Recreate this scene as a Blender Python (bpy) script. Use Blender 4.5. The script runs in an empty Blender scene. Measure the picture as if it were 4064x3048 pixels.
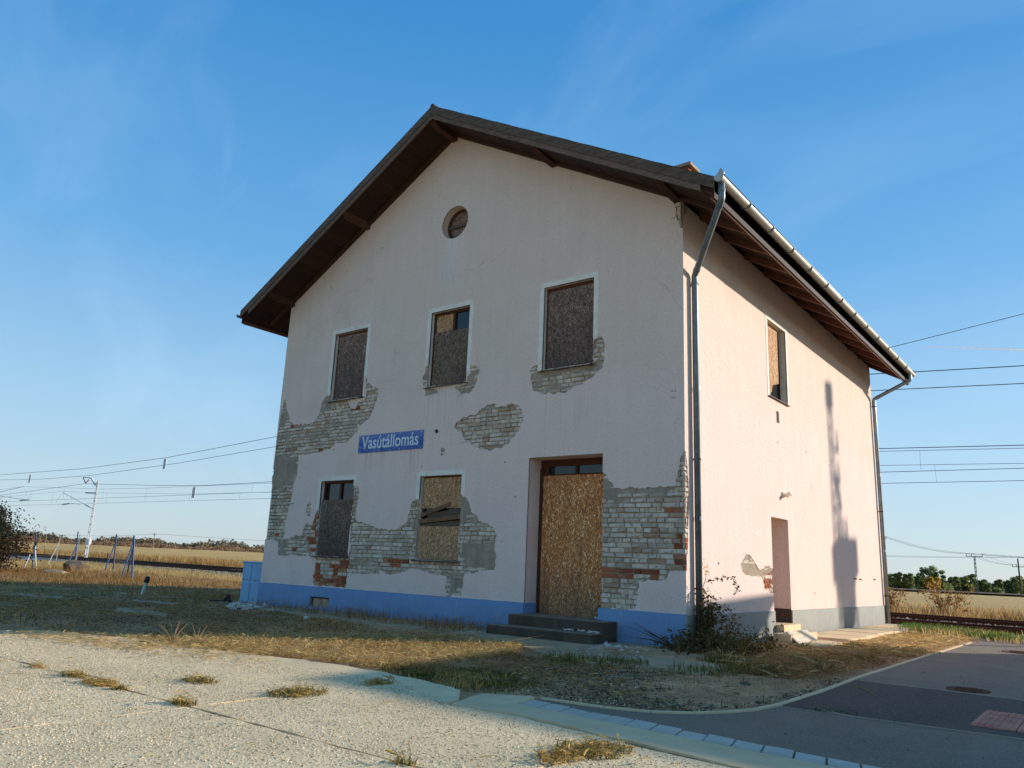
import bpy, bmesh, math, random
import numpy as np
from mathutils import Vector, Matrix, geometry
S = bpy.context.scene
COL = S.collection
random.seed(7); RNG = np.random.default_rng(11)
CAM={'loc': [4.9054, -10.4372, 0.95], 'r': [0.792356, 0.608601, 0.042148], 'u': [0.107522, -0.207325, 0.972345], 'f': [-0.600509, 0.765912, 0.229714], 'lens': 27.1531}
D={"strip":[[-9.948,4.049],[-9.887,4.205],[-9.9,4.355],[-9.875,4.414],[-9.808,4.427],[-9.83,4.385],[-9.765,4.292],[-9.717,4.189],[-9.648,4.073],[-9.59,4.019],[-9.559,3.895],[-9.441,3.825],[-9.289,3.826],[-9.159,3.833],[-8.984,3.792],[-8.856,3.798],[-8.696,3.821],[-8.635,3.892],[-8.573,3.958],[-8.555,4.074],[-8.519,4.189],[-8.51,4.247],[-8.466,4.314],[-8.354,4.397],[-8.264,4.447],[-8.246,4.504],[-8.192,4.616],[-8.124,4.632],[-8.106,4.63],[-8.054,4.268],[-7.11,4.237],[-7.15,4.615],[-7.111,4.634],[-7.082,4.528],[-6.978,4.471],[-6.859,4.413],[-6.76,4.38],[-6.777,4.427],[-6.736,4.324],[-6.748,4.186],[-6.797,4.032],[-6.854,3.899],[-7.004,3.734],[-7.165,3.648],[-7.32,3.501],[-7.424,3.401],[-7.531,3.317],[-7.922,3.321],[-8.03,3.227],[-8.331,3.163],[-8.583,3.157],[-8.836,3.129],[-9.101,3.143],[-9.134,3.103],[-9.118,2.852],[-9.116,2.645],[-9.188,2.482],[-9.193,2.318],[-9.216,2.073],[-9.288,1.91],[-9.332,1.707],[-9.336,1.505],[-9.315,1.316],[-9.542,1.273],[-9.786,1.306],[-10.067,1.323]],"strip_island":[[-7.661,4.218],[-7.617,4.139],[-7.565,4.066],[-7.509,4.021],[-7.426,3.996],[-7.377,4.026],[-7.353,4.091],[-7.279,4.152],[-7.248,4.166],[-7.227,4.13],[-7.181,4.154],[-7.133,4.161],[-7.132,4.215]],"lowA":[[-9.542,1.277],[-9.304,1.324],[-9.123,1.347],[-8.871,1.389],[-8.731,1.398],[-8.712,1.509],[-8.68,1.588],[-8.587,1.675],[-8.528,1.62],[-8.416,1.628],[-8.373,1.824],[-8.298,1.941],[-8.185,2.011],[-8.092,1.998],[-7.943,1.019],[-8.181,0.994],[-8.274,1.003],[-8.395,0.989],[-8.738,0.98],[-9.061,0.991],[-9.284,0.954],[-9.488,0.981],[-9.523,1.1]],"lowmid":[[-7.27,2.409],[-7.208,2.429],[-7.174,2.417],[-7.109,2.405],[-7.053,2.339],[-7.049,2.191],[-7.055,2.043],[-7.09,1.896],[-7.089,1.77],[-7.055,1.708],[-6.89,1.687],[-6.729,1.635],[-6.572,1.594],[-6.478,1.564],[-6.37,1.541],[-6.209,1.555],[-6.003,1.531],[-5.889,1.543],[-5.782,1.607],[-5.66,1.656],[-5.625,1.725],[-5.595,1.844],[-5.565,1.962],[-5.548,2.071],[-5.467,2.099],[-5.356,2.093],[-5.288,1.959],[-5.234,1.11],[-4.329,1.132],[-4.358,2.164],[-4.32,2.164],[-4.279,2.125],[-4.177,2.095],[-4.12,2.0],[-4.077,1.907],[-3.984,1.814],[-3.906,1.74],[-3.867,1.694],[-3.685,1.658],[-3.563,1.595],[-3.512,1.524],[-3.462,1.453],[-3.49,1.346],[-3.499,1.222],[-3.469,1.117],[-3.466,0.942],[-3.496,0.875],[-3.635,0.875],[-3.823,0.877],[-3.844,0.832],[-3.961,0.801],[-4.058,0.806],[-4.144,0.812],[-4.152,0.757],[-4.174,0.56],[-4.188,0.426],[-4.546,0.407],[-4.583,0.558],[-4.586,0.74],[-4.702,0.757],[-4.83,0.739],[-4.99,0.779],[-5.097,0.794],[-5.179,0.819],[-5.341,0.823],[-5.503,0.807],[-5.666,0.782],[-5.829,0.728],[-6.053,0.7],[-6.113,0.721],[-6.345,0.708],[-6.643,0.707],[-6.945,0.685],[-7.164,0.693],[-7.175,0.656],[-7.19,0.533],[-7.188,0.408],[-7.539,0.411],[-8.133,0.408],[-8.23,0.487],[-8.223,0.656],[-8.196,0.806],[-8.198,0.997],[-7.178,1.023]],"islet":[[-8.578,2.114],[-8.524,2.042],[-8.513,1.931],[-8.527,1.798],[-8.615,1.798],[-8.692,1.899],[-8.67,2.022]],"mid":[[-4.584,3.432],[-4.541,3.5],[-4.398,3.574],[-4.252,3.59],[-4.089,3.604],[-3.986,3.665],[-3.849,3.751],[-3.604,3.742],[-3.394,3.681],[-3.362,3.714],[-3.21,3.705],[-3.091,3.64],[-3.04,3.608],[-3.015,3.446],[-3.026,3.34],[-3.086,3.225],[-3.149,3.163],[-3.244,3.09],[-3.291,3.026],[-3.422,2.967],[-3.557,2.962],[-3.675,2.923],[-3.832,2.951],[-3.975,2.986],[-4.084,3.006],[-4.18,3.095],[-4.31,3.145],[-4.374,3.261],[-4.49,3.326],[-4.569,3.388]],"winC":[[-2.898,4.229],[-2.876,4.322],[-2.796,4.353],[-2.704,4.333],[-2.679,4.254],[-2.504,4.276],[-1.608,4.255],[-1.615,4.606],[-1.573,4.691],[-1.53,4.706],[-1.457,4.682],[-1.412,4.615],[-1.391,4.522],[-1.393,4.317],[-1.406,4.229],[-1.447,4.132],[-1.518,4.09],[-1.589,4.034],[-1.704,3.984],[-1.762,3.931],[-1.968,3.897],[-2.057,3.842],[-2.177,3.803],[-2.33,3.805],[-2.518,3.83],[-2.711,3.871],[-2.809,3.908],[-2.835,3.992],[-2.877,4.131]],"winBr":[[-4.28,4.548],[-4.154,4.532],[-4.059,4.483],[-4.069,4.355],[-4.097,4.243],[-4.161,4.107],[-4.211,4.041],[-4.3,4.007],[-4.489,4.041],[-4.609,4.126],[-4.642,4.165],[-4.481,4.185],[-4.334,4.218],[-4.344,4.344],[-4.261,4.377]],"winBl":[[-5.504,4.441],[-5.468,4.494],[-5.419,4.679],[-5.357,4.671],[-5.317,4.514],[-5.281,4.283],[-5.448,4.283]],"winBu":[[-5.429,4.243],[-5.266,4.225],[-5.086,4.161],[-5.066,4.1],[-5.227,4.072],[-5.394,4.089]],"door":[[-1.467,2.429],[-1.361,2.425],[-1.3,2.347],[-1.217,2.274],[-1.149,2.194],[-1.002,2.186],[-0.69,2.184],[-0.438,2.187],[-0.203,2.191],[-0.143,2.23],[-0.117,2.351],[-0.097,2.484],[-0.067,2.629],[-0.013,2.705],[0.042,2.668],[0.047,1.002],[0.001,0.996],[-0.152,0.995],[-0.223,0.982],[-0.283,0.937],[-0.307,0.862],[-0.561,0.834],[-0.735,0.822],[-0.74,0.746],[-0.772,0.679],[-0.759,0.594],[-0.783,0.496],[-0.858,0.416],[-0.985,0.404],[-1.428,0.384]],"corner_top":[[-0.157,6.708],[-0.106,6.455],[-0.058,6.342],[-0.05,6.269],[0.026,6.25],[0.045,6.674]],"side_strip":[[-0.1,2.68],[0.023,2.674],[0.085,2.469],[0.119,2.161],[0.139,1.942],[0.09,1.611],[0.056,1.224],[-0.1,1.212]],"side_corner":[[-0.026,6.69],[0.158,6.753],[0.219,6.705],[0.123,6.549],[0.059,6.408],[0.014,6.262],[-0.034,6.243]],"side_patch":[[2.038,1.128],[2.166,1.225],[2.281,1.31],[2.429,1.315],[2.611,1.226],[2.793,1.107],[2.907,1.074],[3.111,1.129],[3.317,1.157],[3.462,1.109],[3.578,1.083],[3.537,0.683],[3.354,0.683],[3.318,0.739],[3.076,0.752],[3.037,0.932],[2.898,0.963],[2.514,0.957],[2.257,0.974],[2.116,1.025]],"side_hole":[[3.985,4.045],[4.152,4.053],[4.175,3.829],[3.99,3.83]],"side_rust":[[8.876,1.014],[9.309,1.002],[10.64,1.019],[1.146,1.129],[5.878,0.682],[4.027,3.439],[5.726,3.504],[8.574,0.918]],"sign":[[-7.182,3.421],[-5.365,3.407],[-5.346,3.052],[-7.164,3.059]],"holes":[[-4.84,2.994],[-4.857,2.917],[-5.348,2.709],[-9.013,2.621],[-3.361,2.698],[-0.199,3.627],[-0.149,3.624],[-0.2,3.533],[-0.163,3.522]]}
REN={"r1":[[-9.999,3.191],[-9.138,3.124],[-9.118,2.852],[-9.116,2.645],[-9.188,2.482],[-9.575,2.389],[-9.98,2.336]],"r1b":[[-9.887,4.205],[-9.9,4.355],[-9.855,4.412],[-9.59,4.019],[-9.565,3.932],[-9.728,3.921],[-9.809,3.829],[-9.982,3.805],[-9.983,4.027]],"r2":[[-8.555,4.074],[-8.51,4.247],[-8.264,4.447],[-8.227,4.255],[-8.028,4.213],[-8.115,4.093],[-8.268,4.06],[-8.433,3.981]],"r2b":[[-9.948,3.619],[-9.526,3.651],[-9.337,3.554],[-9.074,3.548],[-8.839,3.579],[-7.814,3.552],[-7.772,3.493],[-8.285,3.471],[-9.012,3.508],[-9.578,3.51],[-9.928,3.508]],"r3":[[-4.358,2.164],[-4.177,2.095],[-4.12,2.0],[-3.984,1.814],[-3.867,1.694],[-4.196,1.685],[-4.21,1.537],[-4.264,1.426],[-4.299,1.389]],"r4":[[-4.243,1.316],[-3.904,1.358],[-3.758,1.324],[-3.479,1.364],[-3.469,1.117],[-3.462,0.876],[-3.635,0.875],[-3.92,0.891],[-4.186,0.882]],"r5":[[-4.217,0.809],[-4.144,0.812],[-4.152,0.757],[-4.174,0.56],[-4.188,0.426],[-4.546,0.407],[-4.586,0.74],[-4.446,0.727]],"r6":[[-1.411,2.427],[-1.361,2.425],[-1.149,2.194],[-0.639,2.183],[-0.203,2.191],[-0.289,2.089],[-0.438,2.103],[-0.639,2.04],[-0.896,2.079],[-1.027,1.99],[-1.241,2.017],[-1.389,1.949]],"r7":[[-2.898,4.229],[-2.704,4.333],[-2.679,4.254],[-1.564,4.223],[-1.535,4.542],[-1.483,4.509],[-1.478,4.251],[-1.406,4.229],[-1.589,4.034],[-1.707,4.087],[-2.157,4.141],[-2.466,4.111],[-2.689,4.11],[-2.85,4.101]],"r8":[[-4.28,4.548],[-4.154,4.532],[-4.059,4.483],[-4.069,4.355],[-4.097,4.243],[-4.161,4.107],[-4.211,4.041],[-4.3,4.007],[-4.489,4.041],[-4.609,4.126],[-4.642,4.165],[-4.481,4.185],[-4.334,4.218],[-4.344,4.344],[-4.261,4.377]],"r9":[[-5.504,4.441],[-5.468,4.494],[-5.419,4.679],[-5.357,4.671],[-5.317,4.514],[-5.281,4.283],[-5.448,4.283]],"r10":[[-5.429,4.243],[-5.266,4.225],[-5.086,4.161],[-5.066,4.1],[-5.227,4.072],[-5.394,4.089]],"r11":[[-8.578,2.114],[-8.524,2.042],[-8.513,1.931],[-8.527,1.798],[-8.615,1.798],[-8.692,1.899],[-8.67,2.022]],"r12":[[-9.556,1.277],[-9.123,1.347],[-8.712,1.399],[-8.784,1.252],[-9.106,1.247],[-9.278,1.105],[-9.284,0.954],[-9.501,0.98]],"r13":[[-8.727,1.371],[-8.534,1.276],[-8.367,1.008],[-8.675,0.981]],"r14":[[-0.097,2.484],[-0.067,2.629],[-0.013,2.705],[-0.015,2.526],[-0.069,2.394]],"r15":[[-5.354,1.842],[-5.319,1.569],[-5.291,1.09],[-5.416,1.029],[-5.454,1.686]],"r16":[[-7.17,0.962],[-6.2,0.969],[-6.371,0.924],[-6.597,0.818],[-7.057,0.822]],"r17":[[-8.446,1.952],[-8.213,2.016],[-8.172,1.862],[-8.341,1.731]]}
RENS={"side":[[2.038,1.128],[2.166,1.225],[2.281,1.31],[2.429,1.315],[2.611,1.226],[2.793,1.107],[2.907,1.074],[3.111,1.129],[3.317,1.157],[3.462,1.109],[3.429,1.029],[2.898,0.963],[2.514,0.957],[2.257,0.974],[2.116,1.025]],"corner":[[-0.026,6.69],[0.158,6.753],[0.219,6.705],[0.123,6.549],[0.059,6.408],[0.014,6.262],[-0.034,6.243]]}
RED=[[[-8.287,0.952],[-7.233,0.96],[-7.217,0.391],[-8.234,0.403]],[[-6.202,0.989],[-5.493,0.979],[-5.482,0.875],[-5.782,0.817],[-6.191,0.89]],[[-1.372,0.962],[-0.294,0.99],[-0.295,0.841],[-1.369,0.805]],[[-8.554,1.785],[-8.261,1.902],[-8.159,1.052],[-8.447,1.122]],[[-0.244,1.496],[0.041,1.498],[0.036,1.033],[-0.246,1.023]]]
N={"edge":[[2.57,6.898],[2.481,2.146],[2.477,-1.103],[2.536,-2.544],[2.547,-3.597],[2.496,-4.039],[2.366,-4.28],[2.237,-4.589],[1.978,-4.838],[1.64,-4.946],[1.086,-4.995]],"kerbtop":[[1.047,-5.099],[1.253,-5.136],[1.461,-5.158],[1.706,-5.206],[1.95,-5.274],[2.164,-5.329],[2.359,-5.342],[2.563,-5.378],[2.754,-5.382],[2.943,-5.38],[3.13,-5.378],[3.313,-5.371],[3.497,-5.347],[3.684,-5.314]],"kerbbot":[[1.193,-5.358],[1.392,-5.381],[1.561,-5.386],[1.775,-5.396],[1.995,-5.447],[2.188,-5.455],[2.382,-5.449],[2.579,-5.484],[2.767,-5.485],[2.957,-5.511],[3.151,-5.502],[3.345,-5.517],[3.528,-5.509]],"strip":[[0.92,-5.177],[0.99,-5.085],[1.369,-5.762],[2.978,-6.04],[0.824,-5.797],[0.696,-5.291]],"joint_x":[[-2.921,-7.384],[-1.715,-7.31],[-1.019,-7.306],[-0.194,-7.307],[0.718,-7.311],[1.32,-7.347],[1.828,-7.359]],"joint_y":[[-0.194,-7.307],[-0.166,-6.838],[-0.177,-6.445],[-0.16,-6.1],[-0.178,-5.794],[-0.207,-5.342]],"joint_z8":[[2.3,-6.853],[2.394,-6.458],[2.493,-6.056]],"yard_edge":[[-5.964,-6.419],[-5.795,-6.043],[-4.37,-5.516],[-3.269,-5.429],[-1.765,-5.095],[-0.847,-5.082],[-0.282,-5.095],[0.491,-5.283],[0.824,-5.797]],"tuft":[[-1.44,-7.329],[-1.868,-7.314],[-1.123,-7.358],[-2.529,-7.33],[-1.289,-6.709],[-1.271,-6.574],[-1.038,-6.969],[-0.176,-6.693],[-0.239,-6.44],[-0.156,-6.241],[-0.217,-5.682],[-0.178,-5.48],[-0.321,-7.301],[1.846,-7.311],[2.377,-6.357],[2.381,-6.051],[2.35,-6.623],[2.493,-6.056]],"straw":[[-3.663,-6.13],[-4.277,-5.508],[-4.248,-4.848],[-3.333,-3.977],[-3.121,-2.588],[-1.946,-2.255],[-1.416,-2.136],[-0.956,-3.425],[-0.896,-4.238],[-0.965,-4.823],[-1.89,-4.938],[-2.812,-5.294],[-2.839,-5.94],[-2.964,-6.331]],"asph_line1":[[2.514,-1.252],[3.218,-1.228],[4.039,-1.341]],"asph_line2":[[2.574,-3.563],[2.843,-3.589],[3.148,-3.682],[3.643,-3.655],[4.232,-3.616]],"manhole":[[3.516,-0.944],[3.353,-0.968],[3.703,-0.98]],"pink":[[3.86,-2.379],[3.856,-3.268],[4.208,-3.333],[4.125,-2.357]],"manhole2":[[3.33,5.303]],"cell":[[-8.233,0.187],[-7.63,0.196],[-7.624,0.003],[-8.218,-0.014]],"rubbleA":[[-9.735,-0.312],[-8.916,-1.406],[-10.102,0.198],[-9.082,-0.318]],"rubbleB":[[-0.86,-0.047],[-0.587,-1.178],[-0.643,-0.089]],"apron":[[-2.732,-1.229],[-1.107,-1.34],[0.012,-2.093],[0.141,-2.676],[-0.499,-2.492],[-1.392,-1.853]],"apron2":[[-0.164,-1.481],[1.16,-1.597],[1.34,-2.148],[1.364,-2.554],[0.515,-2.576],[-0.013,-2.684]],"slabs":[[-0.67,6.163],[-0.138,6.252],[-0.131,5.918],[0.545,2.987],[0.62,3.833],[1.139,3.765],[1.055,2.369],[0.73,2.577],[0.245,5.265],[0.826,4.742],[0.818,7.278],[0.218,7.036],[0.556,9.385]],"weedsline":[[0.219,-0.842],[0.585,-0.232],[0.598,1.443],[1.375,1.086],[1.693,1.616],[1.502,-1.911],[1.545,-1.189]],"green":[[0.779,8.578],[1.118,10.765],[2.136,10.242],[2.768,8.491]],"leftfence":{"p5":[[-20.745,2.65],[-30.299,7.262],[-25.679,4.738]],"p4":[[-34.527,8.654],[-39.423,10.619]],"p3":[[-49.562,13.369],[-32.74,5.629]],"p3b":[[-54.378,15.546]],"p2":[[-57.246,15.396],[-37.708,6.864]],"p1":[[-32.664,4.253],[-29.696,2.757],[-36.029,5.735]]},"bent":[[-13.298,-0.915]],"bin":None}
W={"c1":[[-94.48,23.86,5.6],[-44.9,24.45,5.6],[-2.97,25.74,5.6],[2.24,26.11,5.6]],"c2":[[-105.17,27.63,5.6],[-50.44,28.47,5.6],[-3.88,29.95,5.6],[1.87,30.4,5.6]],"m1":[[-97.38,23.8,6.92],[-89.16,23.97,7.18],[-71.72,24.33,6.5],[-63.27,24.5,6.38],[-45.61,24.86,6.33],[-2.95,25.74,6.51],[2.33,25.85,6.36]],"m2":[[-105.66,27.62,6.66],[-89.11,28.0,7.07],[-81.31,28.18,6.75],[-64.18,28.57,6.27],[-51.2,28.87,6.17],[-3.86,29.95,6.47],[1.97,30.08,6.32]],"T":[[-94.83,23.85,6.33],[-75.33,24.25,7.1],[-60.61,24.56,6.54],[-54.32,24.69,6.38],[-45.63,24.86,6.43],[-2.94,25.74,6.63],[2.34,25.85,6.48]],"W1":[[-95.93,23.83,8.69],[-76.29,24.23,8.62],[-61.05,24.55,8.99],[-45.59,24.86,9.9],[-3.05,25.74,10.0],[-1.31,25.77,9.9],[2.64,25.86,9.7]],"W2":[[-95.66,23.84,8.1],[-85.11,24.05,7.86],[-74.62,24.27,7.88],[-58.93,24.59,8.42],[-45.53,24.87,9.12],[-3.04,25.74,9.24],[2.57,25.85,8.97]],"W3":[[-2.19,25.76,11.13],[2.84,25.86,11.87]],"drop1":[[[-92.11,23.91,6.73],[-91.88,23.91,5.59]],[[-87.04,24.01,6.81],[-86.74,24.02,5.64]],[[-79.31,24.17,6.7],[-79.26,24.17,5.61]],[[-71.18,24.34,6.49],[-71.17,24.34,5.65]],[[-63.39,24.5,6.38],[-63.4,24.5,5.61]],[[-55.71,24.66,6.35],[-55.64,24.66,5.65]],[[-47.83,24.82,6.36],[-47.82,24.82,5.65]],[[-1.37,25.77,6.45],[-1.38,25.77,5.59]]],"drop2":[[[-99.34,27.76,6.85],[-99.18,27.77,5.6]],[[-91.33,27.95,6.91],[-91.13,27.95,5.61]],[[-86.72,28.05,6.94],[-86.52,28.06,5.61]],[[-78.8,28.23,6.66],[-78.74,28.24,5.6]],[[-71.06,28.41,6.45],[-71.04,28.41,5.64]],[[-63.31,28.59,6.27],[-63.25,28.59,5.65]],[[-55.47,28.77,6.21],[-55.46,28.77,5.65]],[[-1.53,30.0,6.39],[-1.5,30.0,5.6]]],"tags":[[-87.87,24.0,8.54],[-61.01,24.55,9.02],[-55.82,24.65,6.38],[-94.33,23.86,6.29]],"mast":[[-80.09,27.7,-0.16],[-78.21,26.75,7.94],[-80.26,27.51,0.04],[-79.89,27.86,-0.15]],"mastarm":[[-79.45,25.7,8.23],[-79.0,26.05,8.21],[-78.73,26.29,8.13],[-78.55,26.63,7.45],[-78.24,26.77,7.8],[-79.31,25.98,7.62],[-78.99,26.12,8.0],[-78.54,26.68,7.32],[-78.3,26.88,7.26]],"cant1":[[-79.09,26.92,5.06],[-81.3,24.74,6.55],[-79.93,26.17,5.4],[-81.98,24.54,5.46],[-81.5,24.97,5.28],[-80.78,25.48,5.45],[-78.62,26.82,6.63],[-79.4,26.21,6.61]],"cant2":[[-103.79,26.65,6.7],[-103.52,26.86,6.71],[-100.65,29.21,6.38],[-101.65,28.45,6.29],[-100.71,29.15,6.44],[-101.13,28.35,7.98],[-104.3,26.19,6.92]]}
FP={"p5":[[[-22.59,3.59,-0.15],[-22.34,3.3,1.44]],[[-23.36,3.59,-0.0],[-22.9,3.59,1.21]],[[-23.7,3.94,0.11],[-23.42,3.87,1.08]]],"p4":[[[-32.39,7.62,-0.02],[-32.07,7.37,1.64]],[[-33.16,7.64,0.07],[-32.69,7.67,1.2]]],"p3":[[[-38.06,8.35,0.12],[-37.74,8.11,1.75]],[[-37.44,7.63,-0.21],[-36.82,7.75,1.04]]],"p3b":[[[-44.44,11.19,0.09],[-44.07,11.0,1.71]]],"p2":[[[-49.74,12.28,0.02],[-49.32,12.1,1.7]],[[-48.08,11.07,-0.33],[-47.29,11.24,1.21]]],"p1":[[[-35.38,5.31,-0.15],[-35.04,5.08,1.49]],[[-36.33,5.85,-0.09],[-36.22,5.55,1.19]],[[-34.61,4.63,-0.23],[-34.25,4.68,0.55]]],"red":[[[-34.64,8.36,0.34],[-34.56,8.29,0.75]]],"bar":[[[-22.66,3.33,0.51],[-22.48,3.48,0.5]],[[-32.63,7.32,0.34],[-32.3,7.58,0.34]],[[-34.95,4.85,0.34],[-35.18,5.32,0.34]]],"stump":[-30.64,5.12,-0.2],"stump_t":[-30.52,5.08,0.25],"lump":[-28.61,3.5,-0.37],"bush":[[-28.26,1.74,-0.12],[-28.23,2.34,0.14],[-28.25,1.05,2.21],[-26.13,1.42,2.17],[-26.0,1.8,1.27],[-26.16,1.79,0.88]],"bent":[[-13.79,-0.63,-0.09],[-13.64,-0.61,0.25],[-13.63,-0.62,0.29]]}
PO={"r1":[[-18.85,175.45,-1.81],[-18.38,173.18,6.97],[-19.66,172.21,6.87],[-17.05,174.22,6.97]],"r2":[[-11.23,173.53,-1.62],[-10.92,171.3,6.61],[-11.93,170.98,5.02],[-10.06,172.44,5.08]],"r0":[[-31.58,156.98,0.35],[-31.11,154.57,9.61],[-30.89,154.83,9.31],[-30.42,155.21,9.3]],"l1":[[-292.92,147.73,1.01],[-291.32,146.92,7.9],[-292.03,146.6,7.09],[-291.0,147.43,7.02]],"l2":[[-347.72,130.78,1.33],[-347.13,129.89,5.85],[-347.78,129.45,5.59],[-346.11,130.7,5.79]]}
TR={"right":[[[-56.69,274.64,-0.49],4.24,3.31],[[-53.4,270.71,-0.55],4.87,3.24],[[-50.74,272.82,-0.64],4.88,3.54],[[-51.1,288.24,-0.74],4.51,2.78],[[-49.56,299.94,-0.93],8.06,6.68],[[-45.13,292.91,-0.72],6.46,4.01],[[-44.02,258.5,-0.63],2.64,2.5],[[-41.89,256.26,-0.66],3.54,3.02],[[-40.77,259.74,-0.6],3.49,2.76],[[-39.74,263.18,-0.67],3.25,2.23],[[-41.56,286.61,-0.85],3.36,2.1],[[-38.79,282.24,-0.8],4.53,3.84],[[-37.29,289.95,-0.86],4.77,3.91],[[-36.39,299.83,-0.94],5.95,4.01],[[-32.05,287.53,-0.84],3.93,3.24],[[-29.01,276.84,-0.77],2.89,1.98],[[-27.78,293.48,-0.79],4.28,2.97],[[-26.28,302.5,-0.82],4.2,2.43],[[-23.78,300.53,-0.78],5.56,4.5],[[-21.93,308.53,-0.83],5.07,4.29]],"bare":[[[-28.71,284.9,-0.75],4.94,2.32]],"bare_left":[[[-320.24,165.35,1.43],5.55,5.54],[[-336.83,152.51,0.85],5.04,5.44]]}
HO={"farm":[[-371.7,242.36,1.93],[-365.4,247.3,1.9],[-371.35,242.09,3.74],[-365.33,246.77,3.88],[-371.32,242.44,2.67]],"white":[[-395.11,237.06,1.92],[-393.78,238.08,1.99],[-394.3,237.28,3.32]],"small":[[-391.77,252.7,2.05],[-391.1,253.24,2.01],[-391.35,252.74,3.01]]}
CT=[[-520.57,3225.62,897.35],[-356.15,3353.24,901.64],[-188.79,3484.25,902.34]]

# ------------------------------------------------------------------ camera
cam = bpy.data.cameras.new('camera'); cam.sensor_width = 36; cam.lens = CAM['lens']
cam.clip_start = .05; cam.clip_end = 12000
co = bpy.data.objects.new('camera', cam); COL.objects.link(co)
_r, _u, _f, _l = (Vector(CAM[k]) for k in ('r', 'u', 'f', 'loc'))
co.matrix_world = Matrix(((_r.x, _u.x, -_f.x, _l.x), (_r.y, _u.y, -_f.y, _l.y), (_r.z, _u.z, -_f.z, _l.z), (0, 0, 0, 1)))
S.camera = co
S.render.resolution_x, S.render.resolution_y = 1024, 768
# ------------------------------------------------------------------ light
SUN = Vector((1, 1.2, .44)).normalized()
ELEV = math.asin(SUN.z); AZ = math.atan2(SUN.x, SUN.y)
SKY_STRENGTH = .15; SUN_STRENGTH = 2.3; EXPOSURE = 1.34
w = bpy.data.worlds.new('World'); S.world = w; w.use_nodes = True
nt = w.node_tree; nt.nodes.clear()
out = nt.nodes.new('ShaderNodeOutputWorld'); bg = nt.nodes.new('ShaderNodeBackground')
sky = nt.nodes.new('ShaderNodeTexSky'); sky.sky_type = 'NISHITA'; sky.sun_disc = False
sky.sun_elevation = ELEV; sky.sun_rotation = AZ; sky.altitude = 120
sky.air_density = 1.0; sky.dust_density = .5; sky.ozone_density = 3.0
bg.inputs['Strength'].default_value = SKY_STRENGTH
# thin cirrus veil, laid out on the sky's own directions
tc = nt.nodes.new('ShaderNodeTexCoord'); mp = nt.nodes.new('ShaderNodeMapping')
mp.inputs['Rotation'].default_value = (.35, .5, .6); mp.inputs['Scale'].default_value = (1.2, 5.5, 4.0)
nz = nt.nodes.new('ShaderNodeTexNoise'); nz.inputs['Scale'].default_value = 1.3; nz.inputs['Detail'].default_value = 7; nz.inputs['Roughness'].default_value = .55
nz.inputs['Distortion'].default_value = .6
rp = nt.nodes.new('ShaderNodeMapRange'); rp.inputs[1].default_value = .45; rp.inputs[2].default_value = .8; rp.inputs[3].default_value = 0; rp.inputs[4].default_value = .05
mx = nt.nodes.new('ShaderNodeMix'); mx.data_type = 'RGBA'
mx.inputs[7].default_value = (4.2, 4.9, 5.6, 1)
sp = nt.nodes.new('ShaderNodeSeparateXYZ'); gr = nt.nodes.new('ShaderNodeValToRGB'); gm = nt.nodes.new('ShaderNodeMix'); gm.data_type = 'RGBA'; gm.inputs[0].default_value = .92
e = gr.color_ramp.elements
while len(e) < 6: e.new(.5)
for i, (p_, c_) in enumerate([(0, (1.36, 1.62, 1.77)), (.06, (1.26, 1.66, 1.93)), (.17, (.94, 1.55, 2.1)), (.36, (.36, 1.08, 1.98)), (.62, (.11, .70, 1.66)), (1, (.07, .53, 1.42))]): e[i].position = p_; e[i].color = (*c_, 1)
L = nt.links.new
L(tc.outputs['Generated'], mp.inputs[0]); L(mp.outputs[0], nz.inputs['Vector']); L(nz.outputs[0], rp.inputs[0])
L(tc.outputs['Generated'], sp.inputs[0]); L(sp.outputs[2], gr.inputs[0])
L(sky.outputs[0], gm.inputs[6]); L(gr.outputs[0], gm.inputs[7]); L(gm.outputs[2], mx.inputs[6]); L(rp.outputs[0], mx.inputs[0]); L(mx.outputs[2], bg.inputs[0]); L(bg.outputs[0], out.inputs[0])
sl = bpy.data.lights.new('sun', 'SUN'); sl.energy = SUN_STRENGTH; sl.angle = math.radians(.53); sl.color = (1, .95, .87)
so = bpy.data.objects.new('sun', sl); COL.objects.link(so); so.rotation_euler = SUN.to_track_quat('Z', 'Y').to_euler(); so.location = (30, 38, 20)
S.view_settings.view_transform = 'Standard'; S.view_settings.look = 'None'; S.view_settings.exposure = EXPOSURE; S.view_settings.gamma = 1
S.view_settings.use_curve_mapping = False
S.cycles.max_bounces = 6; S.cycles.diffuse_bounces = 4; S.cycles.transparent_max_bounces = 8
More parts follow.
